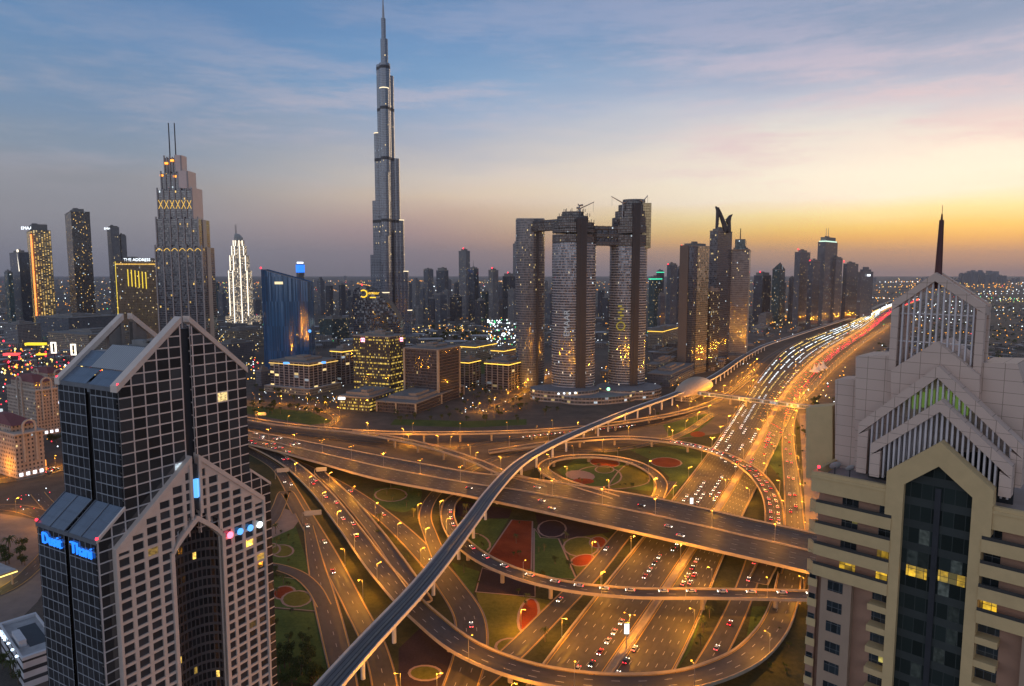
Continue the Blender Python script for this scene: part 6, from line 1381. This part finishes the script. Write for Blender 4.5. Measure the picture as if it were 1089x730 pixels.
# ------------------------------------------------------------------ cars
HEADL = glow('headlight_white', (1.0, 0.93, 0.78), 9.0); TAILL = glow('tail_light_red', (1.0, 0.02, 0.04), 7.0)
PAINT = {c: mat('car_paint_' + c, v, 0.3, 0.2, var=0.05, spec=0.6) for c, v in (('white', (0.42, 0.42, 0.42)), ('silver', (0.36, 0.36, 0.38)), ('black', (0.02, 0.02, 0.022)), ('red', (0.3, 0.03, 0.03)))}
CGL = mat('car_window_glass', (0.01, 0.012, 0.015), 0.08, var=0, spec=0.8); TYRE = mat('tyre_rubber', (0.015, 0.015, 0.015), 0.9, var=0)
def car_shapes(far):
    b_ = MB()
    prof = [(-2.3, 0.35), (-2.3, 0.78), (-2.05, 0.95), (-1.1, 1.0), (0.8, 0.98), (1.9, 0.85), (2.25, 0.7), (2.28, 0.35)]
    b_.panel((0, 0), (1, 0), (0, 1), prof, -0.9, 0.9, 0)
    b_.loft([[(-1.2, -0.66, 1.42), (0.35, -0.66, 1.42), (0.35, 0.66, 1.42), (-1.2, 0.66, 1.42)], [(-1.05, -0.58, 1.48), (0.2, -0.58, 1.48), (0.2, 0.58, 1.48), (-1.05, 0.58, 1.48)]], 0)
    w_ = MB(); w_.loft([[(-1.75, -0.82, 0.97), (1.05, -0.82, 0.97), (1.05, 0.82, 0.97), (-1.75, 0.82, 0.97)], [(-1.2, -0.65, 1.42), (0.35, -0.65, 1.42), (0.35, 0.65, 1.42), (-1.2, 0.65, 1.42)]], 0)
    wh = []
    for x in (-1.4, 1.4):
        for y in (-0.82, 0.82):
            q = MB(); q.bar((x, y - 0.11, 0.33), (x, y + 0.11, 0.33), 0.33, n=10); wh.append(q)
    s_ = 1.0
    hd, tl = [], []
    for y in (-0.62, 0.62):
        q = MB(); q.box((2.27, y, 0.68), (0.16, 0.36 * s_, 0.24 * s_)); hd.append(q); q = MB(); q.box((-2.3, y, 0.8), (0.14, 0.4 * s_, 0.26 * s_)); tl.append(q)
    return b_, w_, wh, hd, tl
PROTO = {}
def car_proto(col, far):
    b_, w_, wh, hd, tl = car_shapes(far)
    if not far:
        T = thing('car', None, 'car')
        b_.build('body', PAINT[col], T); w_.build('windows', CGL, T)
        for q in wh: q.build('wheel', TYRE, T)
        for q in hd: q.build('headlight', HEADL, T)
        for q in tl: q.build('tail_light', TAILL, T)
        return T
    A = MB()
    for q, mi in [(b_, 0), (w_, 1)] + [(x, 2) for x in wh] + [(x, 3) for x in hd] + [(x, 4) for x in tl]:
        o = len(A.v); A.v += q.v; A.f += [tuple(i + o for i in f) for f in q.f]; A.m += [mi] * len(q.f); A.uv += q.uv
    o = A.build('car', [PAINT[col], CGL, TYRE, HEADL, TAILL]); return o
NC = [0]
def car(p, ang, col, label, group):
    far = hypot(p[0], p[1]) > 520; key = (col, far)
    if key not in PROTO: PROTO[key] = car_proto(col, far); o = PROTO[key]
    else: o = copy_tree(PROTO[key])
    o.location = p; o.rotation_euler = (0, 0, ang); tag(o, label, 'car', group); NC[0] += 1
rc = random.Random(5)
COLS = ['white', 'white', 'white', 'silver', 'silver', 'black', 'red']
def cars(r, lanes, fwd, s0, s1, gap, jit, where, lim=999, dz=0.02, cols=COLS):
    n_ = 0
    for t in lanes:
        d = s0 + rc.uniform(0, gap); run = 0
        while d < s1 and n_ < lim:
            p, a = r.at(d, t); c = rc.choice(cols)
            car((p[0], p[1], p[2] + dz), a if fwd else a + pi, c, '%s car %s' % (c, where), '%s cars %s' % (c, where)); n_ += 1
            if jit >= 0.7:      # bunched traffic
                run = run - 1 if run > 0 else rc.randint(2, 5)
                d += 9 + rc.uniform(0, 2) if run > 0 else gap * 2.4
            else: d += gap + rc.uniform(-jit, jit) * gap
near = lambda r, v: min(range(len(r.L)), key=lambda i: abs(r._m(i)[1] - G(544, v)[1]))
S1 = SZR1.len
L6 = [(i + 0.5) / 6 for i in range(6)]
cars(SZR1, (L6[4], L6[3]), False, 30, 560, 42, 0.7, 'with lit headlights on the oncoming highway lanes', dz=0.08)
cars(SZR1, (L6[2], L6[5]), False, 300, 560, 34, 0.7, 'with lit headlights on the oncoming highway lanes', dz=0.08)
cars(SZR1, (L6[1],), False, 250, 560, 75, 0.7, 'with lit headlights on the oncoming highway lanes', dz=0.08)
cars(SZR2, L6[:3], True, 20, 560, 130, 0.7, 'with red tail lights on the outgoing highway lanes', dz=0.08)
cars(SZR2, L6[3:], True, 380, 560, 110, 0.6, 'with red tail lights on the outgoing highway lanes', dz=0.08)
cars(SZR1, (0.07,), False, SZR1.S[near(SZR1, 484)], SZR1.S[near(SZR1, 436)], 7.5, 0.2, 'queueing nose to tail at the edge of the oncoming lanes', dz=0.08)
cars(FLY_E, (0.28,), False, 45, 330, 14.5, 0.25, 'queueing on the curved single carriageway flyover', cols=['white', 'white', 'silver'])
cars(FLY_G, (0.3,), False, 180, FLY_G.len - 20, 12.5, 0.3, 'with red tail lights jammed on the curved flyover')
cars(FLY_G, (0.72,), True, 178, 246, 7.0, 0.1, 'with headlights nose to tail on the curved flyover')
cars(FLY_G, (0.7,), False, 255, FLY_G.len - 20, 12.5, 0.3, 'with red tail lights jammed on the curved flyover')
cars(FLY_B, (0.1, 0.22, 0.34), False, 0, 150, 24, 0.5, 'with red tail lights at the start of the broad flyover') if False else None
cars(FLY_B, (0.12, 0.25, 0.38), True, 0, 150, 30, 0.5, 'with red tail lights at the start of the broad flyover')
cars(FLY_B, (0.62, 0.75, 0.88), False, 0, 130, 34, 0.5, 'with lit headlights at the start of the broad flyover')
cars(FLY_B, (0.3, 0.7, 0.86), True, 330, 520, 80, 0.6, 'driving along the empty middle of the broad flyover')
cars(FLY_D, (0.5, 0.2), False, 20, 330, 55, 0.6, 'coming down the looping ramp')
cars(ROAD_K, (0.3, 0.6), True, 130, 420, 38, 0.5, 'with red tail lights on the outer frontage road', dz=0.5)
cars(ROAD_C4, (0.5,), True, 60, 330, 60, 0.5, 'on the broad curving ground road', dz=0.4)
cars(ROAD_N, (0.3,), False, 330, 470, 8, 0.3, 'parked in line along the service road', dz=0.8)
cars(ROAD_C3, (0.3, 0.7), False, 120, 400, 90, 0.5, 'with lit headlights on the forked road', dz=0.4)
cars(ROAD_W, (0.2, 0.4, 0.6, 0.8), True, 20, 260, 110, 0.6, 'on the wide road left of the twin tower', dz=0.8)
cars(ROAD_M, (0.5,), True, 60, 250, 45, 0.5, 'on the hatched slip road', dz=0.4)
cars(ROAD_L, (0.3,), False, 90, 260, 60, 0.5, 'on the garden road', dz=0.3)
print('cars', NC[0])

# ------------------------------------------------------------------ trees
LEAFM = grassmat('dark_foliage', (0.03, 0.045, 0.014), (0.075, 0.1, 0.03), 0.8); PALMM = grassmat('palm_frond', (0.04, 0.055, 0.02), (0.09, 0.1, 0.035), 0.8); BARK = mat('tree_bark', (0.12, 0.085, 0.06), 0.9, var=0.2)
def tree_proto(seed, palm):
    rr = random.Random(seed); T = thing('palm_tree' if palm else 'broadleaf_tree', None, 'tree'); k = MB()
    if palm:
        k.bar((0, 0, 0), (0.3, 0.1, 6.5), 0.28, 0.2); k.build('trunk', BARK, T); k = MB()
        for j in range(16):
            a = 2 * pi * j / 16 + rr.uniform(-.2, .2); tip = rr.uniform(-1.4, 1.6); pr = (0.3, 0.1, 6.5)
            for q in range(1, 5):
                f = q / 4; p = (0.3 + cos(a) * 3.0 * f, 0.1 + sin(a) * 3.0 * f, 6.5 + tip * f + 1.1 * sin(pi * f) - 0.9 * f * f); w0, w1 = 0.42 * (1 - (f - .25) * .7), 0.42 * (1 - f * 0.85)
                nx, ny = -sin(a), cos(a)
                k.face([(pr[0] - nx * w0, pr[1] - ny * w0, pr[2] - .15), (p[0] - nx * w1, p[1] - ny * w1, p[2] - .15), p, pr]); k.face([pr, p, (p[0] + nx * w1, p[1] + ny * w1, p[2] - .15), (pr[0] + nx * w0, pr[1] + ny * w0, pr[2] - .15)]); pr = p
        k.build('crown', PALMM, T)
    else:
        k.bar((0, 0, 0), (0.1, 0, 2.6), 0.3, 0.2); cl = []
        for j in range(7):
            a = rr.uniform(0, 2 * pi); r_ = rr.uniform(0.7, 2.3); c = (cos(a) * r_, sin(a) * r_, rr.uniform(3.2, 5.8)); cl.append((c, rr.uniform(0.9, 1.5))); k.bar((0.1, 0, 2.3), c, 0.12, 0.04, 4)
        k.build('trunk', BARK, T); k = MB()
        for c, r_ in cl:
            for q in range(60):
                d = Vector((rr.gauss(0, 1), rr.gauss(0, 1), rr.gauss(0, 0.8))).normalized() * r_ * rr.uniform(0.5, 1.1); n_ = Vector((rr.gauss(0, 1), rr.gauss(0, 1), rr.gauss(0, 1) + 0.6)).normalized(); a_ = n_.orthogonal().normalized() * rr.uniform(0.18, 0.4); b2 = n_.cross(a_).normalized() * rr.uniform(0.15, 0.3)
                p = Vector(c) + d; k.face([tuple(p - a_), tuple(p - b2), tuple(p + a_), tuple(p + b2)])
        k.build('crown', LEAFM, T)
    return T
TP = [tree_proto(1, False), tree_proto(2, False), tree_proto(3, True)]; used_t = [False] * 3; NT_ = [0]; rt = random.Random(11)
def tree(x, y, z, kind, s_, label, group):
    if used_t[kind]: o = copy_tree(TP[kind])
    else: o = TP[kind]; used_t[kind] = True
    o.location = (x, y, z); o.rotation_euler = (0, 0, rt.uniform(0, 6.3)); o.scale = (s_, s_, s_ * rt.uniform(0.85, 1.15)); tag(o, label, 'tree', group); NT_[0] += 1
def grove(u0, u1, v0, v1, n_, kinds_, s0, s1, where):
    c = 0
    for _ in range(n_ * 6):
        u, v = rt.uniform(u0, u1), rt.uniform(v0, v1); x, y = G(u, v)
        if on_grade(x, y, 3.0): continue
        kd_ = rt.choice(kinds_); nm = 'palm' if kd_ == 2 else 'bushy dark tree'
        tree(x, y, 0, kd_, rt.uniform(s0, s1), '%s %s' % (nm, where), '%s trees %s' % (nm, where)); c += 1
        if c >= n_: break
grove(290, 345, 696, 745, 22, (0, 1), 0.9, 1.5, 'in the thicket at the foot of the twin tower')
grove(455, 520, 352, 374, 34, (0, 1), 2.0, 3.2, 'in the park below the supertall tower')
grove(268, 352, 424, 440, 16, (0, 1, 2), 0.9, 1.4, 'before the stone framed office')
grove(500, 560, 412, 438, 14, (2, 0), 0.9, 1.3, 'on the street by the gold corniced offices')
grove(0, 40, 570, 612, 9, (0, 1, 2), 0.9, 1.4, 'on the plaza beside the petrol canopy')
grove(0, 20, 705, 730, 5, (0, 2), 0.8, 1.2, 'at the lower left corner')
grove(50, 78, 455, 480, 8, (0, 1), 1.0, 1.6, 'between the classical blocks and the twin tower')
grove(830, 872, 400, 470, 14, (0, 1), 0.9, 1.5, 'along the outer edge of the highway')
grove(560, 700, 478, 520, 9, (2, 2, 0), 0.5, 0.8, 'inside the oval loop garden')
grove(395, 450, 515, 548, 6, (2,), 0.5, 0.8, 'on the lawn between the ramps')
grove(540, 640, 560, 640, 8, (2,), 0.4, 0.7, 'in the flower garden')
grove(560, 700, 430, 446, 10, (0, 2), 0.8, 1.2, 'behind the slim rear flyover')
grove(268, 356, 428, 442, 16, (0, 1, 2), 0.8, 1.4, 'on the verge before the framed office')
grove(415, 560, 436, 450, 26, (0, 1), 0.7, 1.3, 'on the verge before the brown office block')
grove(488, 560, 398, 436, 26, (0, 1, 2), 0.9, 1.4, 'lining the streets of the gold corniced offices')
grove(430, 560, 374, 396, 30, (0, 1), 1.2, 2.0, 'in the gardens behind the brown office block')
grove(690, 760, 402, 425, 12, (0, 2), 0.9, 1.3, 'around the foot of the slab tower')
grove(265, 300, 395, 425, 10, (0, 1), 0.9, 1.4, 'along the road left of the framed office')
for zone in ((290, 350, 556, 720), (360, 480, 515, 600), (500, 640, 545, 690), (590, 720, 478, 525), (700, 850, 600, 720), (820, 870, 450, 520)): grove(*zone, 12, (0, 1), 0.28, 0.5, 'clipped low as a shrub in the interchange')
grove(400, 500, 545, 640, 8, (2,), 0.7, 1.0, 'between the curving ramps')
grove(560, 640, 600, 690, 8, (2, 0), 0.6, 0.9, 'beside the garden road')
grove(720, 760, 620, 690, 6, (2,), 0.6, 0.9, 'on the strip beside the highway')
grove(290, 340, 560, 690, 10, (2, 0), 0.6, 0.9, 'on the lawns by the twin tower')
print('trees', NT_[0])

# ------------------------------------------------------------------ the rest of the city
rb = random.Random(21)
def near_road(x, y, m_):
    for r in (SZR1, SZR2, ROAD_K, ROAD_N):
        for i in range(0, len(r.L), 3):
            q = r._m(i)
            if hypot(q[0] - x, q[1] - y) < m_: return True
    return False
LOWM = [facade('low_city_wall_pale', (0.26, 0.22, 0.19), (0.03, 0.03, 0.03), 4, 3.4, 0.5, 0.5, 0.06, lstr=1.6, seed=81, tilt=0), facade('low_city_wall_grey', (0.15, 0.14, 0.135), (0.03, 0.03, 0.03), 4, 3.4, 0.5, 0.5, 0.08, lstr=1.8, seed=82, tilt=0), ROOF, ROOFL]
k = MB()
for _ in range(4200):
    Y = 1150 * (13.0 ** rb.random()); t = rb.uniform(-0.86, 0.86); x = t * Y
    if Y < 3600 and near_road(x, Y, 62 if t * Y > 250 else 55): continue
    if Y < 1500 and -0.45 < t < 0.2 : continue
    big = rb.random() < 0.18; w_ = rb.uniform(9, 26) * (2.2 if big else 1); d = rb.uniform(9, 22) * (2 if big else 1); h = rb.uniform(4, 10) if not big else rb.uniform(7, 18)
    if t > 0.33: h = rb.uniform(4, 8); w_ = rb.uniform(8, 18); d = rb.uniform(8, 16)
    if t < 0.3 and 2200 < Y < 5000 and rb.random() < 0.05: h = rb.uniform(25, 60); w_ = d = 24
    a = rb.choice((0.35, 0.35, 0.2)); mi = rb.choice((0, 1)); ax = (cos(a), sin(a)); ay = (-sin(a), cos(a))
    P = [(x + ax[0] * p + ay[0] * q, Y + ax[1] * p + ay[1] * q) for p, q in ((-w_ / 2, -d / 2), (w_ / 2, -d / 2), (w_ / 2, d / 2), (-w_ / 2, d / 2))]
    k.prism(P, 0, h, mi, rb.choice((2, 3)))
tag(k.build('low_rise_city', LOWM), 'sprawl of low flat roofed buildings stretching to the horizon', 'city', kind='stuff')
# scattered lights of the sprawl: strings along streets plus single lamps
LC = [glow('far_light_orange', (1.0, 0.38, 0.03), 2.6), glow('far_light_yellow', (1.0, 0.7, 0.2), 2.4), glow('far_light_white', (0.85, 0.95, 1.0), 3.0), glow('far_light_red', (1.0, 0.03, 0.06), 3.0), glow('far_light_green', (0.1, 1.0, 0.35), 1.8)]
k = MB()
def spark(x, y, z, px, mi):
    r_ = px * hypot(x, y) / F / 2; k.loft([[(x + r_ * 0.02 * cos(q), y + r_ * .02 * sin(q), z - r_) for q in (0, 1.57, 3.14, 4.71)], [(x + r_ * cos(q), y + r_ * sin(q), z) for q in (0, 1.57, 3.14, 4.71)], [(x + r_ * .02 * cos(q), y + r_ * .02 * sin(q), z + r_) for q in (0, 1.57, 3.14, 4.71)]], mi)
wts = [0] * 9 + [1] * 5 + [2] * 4 + [3] * 1 + [4] * 1
for _ in range(130):
    Y = 1300 * (9.0 ** rb.random()); t = rb.uniform(-0.8, 0.85); x = t * Y; a = rb.choice((0.3, 0.35, 1.9, 1.85, 0.1)); mi = rb.choice((0, 0, 0, 1, 2)); n_ = rb.randint(5, 18); g = rb.uniform(24, 45) * max(1, Y / 3000)
    for j in range(n_):
        px_, py_ = x + cos(a) * g * j, Y + sin(a) * g * j
        if Y < 3000 and near_road(px_, py_, 40): continue
        spark(px_, py_, 9, rb.uniform(0.5, 1.1), mi)
for _ in range(2300):
    Y = 1150 * (11.0 ** rb.random()); t = rb.uniform(-0.86, 0.86)
    if Y < 1500 and -0.12 < t < 0.2: continue
    spark(t * Y, Y, rb.uniform(4, 14), rb.uniform(0.35, 1.0), rb.choice(wts))
def lights(u0, u1, v0, v1, n_, mis, p0, p1, z=7):
    for _ in range(n_):
        x, y = G(rb.uniform(u0, u1), rb.uniform(v0, v1), z); spark(x, y, z, rb.uniform(p0, p1), rb.choice(mis))
lights(0, 118, 372, 412, 150, (0, 0, 3, 3, 1, 1, 2), 0.9, 2.4); lights(0, 120, 340, 372, 60, (0, 1, 3, 4, 2), 0.7, 1.6); lights(0, 60, 405, 440, 30, (0, 0, 1, 3, 2), 0.8, 1.8)
lights(0, 62, 440, 475, 22, (0, 0, 1, 2, 3), 0.7, 1.5, 4); lights(0, 60, 515, 545, 14, (0, 3, 2), 0.6, 1.1, 3); lights(30, 110, 357, 361, 22, (4,), 0.8, 1.6); lights(226, 275, 352, 372, 70, (1, 1, 2), 0.6, 1.2); lights(262, 285, 380, 405, 30, (0, 1, 3, 2), 0.8, 1.6)
lights(517, 550, 340, 376, 120, (2, 2, 2, 4), 0.8, 2.2, 14); lights(437, 500, 346, 353, 44, (0, 1, 1), 0.8, 1.5); lights(490, 530, 348, 364, 34, (0, 0, 1), 0.8, 1.5)
lights(690, 722, 344, 362, 50, (0, 0, 1), 0.8, 1.8); lights(800, 845, 330, 350, 50, (0, 0, 1), 0.7, 1.5); lights(690, 730, 385, 415, 26, (0, 1, 2), 0.7, 1.5); lights(335, 380, 390, 430, 34, (0, 1, 2, 2), 0.6, 1.2); lights(490, 560, 405, 440, 46, (1, 2, 0), 0.6, 1.2); lights(268, 360, 415, 436, 40, (1, 2, 0), 0.6, 1.0)
lights(0, 118, 362, 400, 90, (0, 3, 1, 1, 3), 1.2, 2.6); lights(640, 690, 385, 425, 30, (0, 0, 1, 2), 0.8, 1.6); lights(845, 900, 385, 440, 30, (0, 2, 3, 1), 0.8, 1.6); lights(560, 600, 395, 420, 20, (1, 2, 2), 0.7, 1.4)
lights(1010, 1089, 316, 322, 30, (4, 1), 0.5, 0.9); lights(955, 1089, 296, 306, 80, (0, 0, 1), 0.5, 1.0)
tag(k.build('distant_city_lights', LC), 'countless tiny lamps scattered across the far city', 'city lights', kind='stuff')
# traffic too far off to tell apart
k = MB()
for r, spec in ((SZR1, (((2, 1), 12, 0.75, 1.0), ((2, 1, 1), 8, 0.6, 1.0), ((2, 2, 1), 7, 0.65, 1.0), ((1, 2), 9, 0.6, 1.0), ((1, 0, 2), 14, 0.55, 1.0), ((1, 2), 20, 0.5, 1.0))), (SZR2, (((3,), 60, 0.5, 1), ((3,), 34, 0.5, 1), ((3,), 26, 0.55, 1), ((3, 3, 0), 16, 0.6, 1), ((3,), 13, 0.65, 1), ((3, 0), 20, 0.6, 1)))):
    for ln, (mi, gp, sz, _) in enumerate(spec):
        d = 565; run = 0
        while d < r.len - 20:
            p, a = r.at(d, L6[ln])
            if run <= 0:
                run = rb.randint(4, 14); c_ = rb.choice(mi); d += rb.uniform(0, 5 * gp)
            dd = hypot(p[0], p[1])
            for sd_ in (-0.6, 0.6): spark(p[0] - sin(a) * sd_, p[1] + cos(a) * sd_, 0.8, sz * rb.uniform(0.6, 1.1), c_)
            d += gp * rb.uniform(0.7, 1.4) * (1 + max(0, d - 1200) / 1600); run -= 1
tag(k.build('distant_traffic', LC), 'streams of far headlights and tail lights on the highway', 'traffic', kind='stuff')
# dark tree cover of the villa district
k = MB()
for _ in range(1500):
    Y = 620 * (6.0 ** rb.random()); t = rb.uniform(0.42, 0.95); x = t * Y
    if near_road(x, Y, 40): continue
    r_ = rb.uniform(2.5, 6)
    for j in range(7):
        a = rb.uniform(0, 6.28); c = Vector((x + cos(a) * r_ * 0.6, Y + sin(a) * r_ * 0.6, rb.uniform(2, 6))); s_ = r_ * 0.55
        k.face([tuple(c + Vector((s_ * cos(q + a), s_ * sin(q + a) * 0.8, s_ * 0.5 * sin(3 * q + a)))) for q in (0, 1.25, 2.5, 3.8, 5.0)])
tag(k.build('distant_trees', LEAFM), 'dark trees filling the villa district beyond the highway', 'trees', kind='stuff')
# villas near the highway on the right and white tents
k = MB()
for i in range(3): c = G(866 + i * 4.5, 398 - i * 2); k.loft([[(c[0] + 9 * cos(q * pi / 4), c[1] + 9 * sin(q * pi / 4), 4) for q in range(8)], [(c[0] + 3 * cos(q * pi / 4), c[1] + 3 * sin(q * pi / 4), 9) for q in range(8)], [(c[0] + .2 * cos(q * pi / 4), c[1] + .2 * sin(q * pi / 4), 17) for q in range(8)]], 0)
T = thing('peaked_tent', 'white three peaked tent beside the highway', 'tent', (*G(870, 396), 0)); k.build('canopy', WB, T)
# hills of towers on the far right horizon
k = MB()
for _ in range(60):
    Y = rb.uniform(9000, 14000); u_ = rb.choice((rb.gauss(1045, 16), rb.uniform(985, 1100))); x = XY(u_, 300, Y); h = rb.uniform(40, 190) if abs(u_ - 1045) < 25 else rb.uniform(30, 80); w_ = rb.uniform(30, 70)
    k.prism([(x, Y), (x + w_, Y), (x + w_, Y + w_), (x, Y + w_)], 0, h, 0)
for _ in range(50):
    Y = rb.uniform(7000, 15000); t = rb.uniform(-0.8, 0.6); x = t * Y; h = rb.uniform(30, 90); w_ = rb.uniform(30, 60); k.prism([(x, Y), (x + w_, Y), (x + w_, Y + w_), (x, Y + w_)], 0, h, 0)
tag(k.build('distant_skyline', F_GREY), 'faint cluster of towers on the hazy horizon', 'skyline', kind='stuff')
# more towers standing out of frame behind the camera are left out

# ------------------------------------------------------------------ haze
HAZE = True
if HAZE:
    hm = bpy.data.materials.new('haze_air'); hm.use_nodes = True; n = NT(hm.node_tree); n.n.clear()
    pv = n.new('ShaderNodeVolumePrincipled'); pv.inputs['Color'].default_value = (0.88, 0.86, 0.92, 1); pv.inputs['Density'].default_value = 2.6e-5; pv.inputs['Anisotropy'].default_value = 0.3
    on = n.new('ShaderNodeOutputMaterial'); n.l.new(pv.outputs[0], on.inputs['Volume'])
    k = MB(); k.prism([(-24500, -3500), (24500, -3500), (24500, 24500), (-24500, 24500)], -1.5, 860, 0, bottom=True)
    tag(k.build('haze', hm), 'thin evening haze over the city', 'haze', kind='stuff')
for o in BASES:
    if 'base' in o: del o['base']
for o in list(COL.objects):
    if 'base' in o: del o['base']
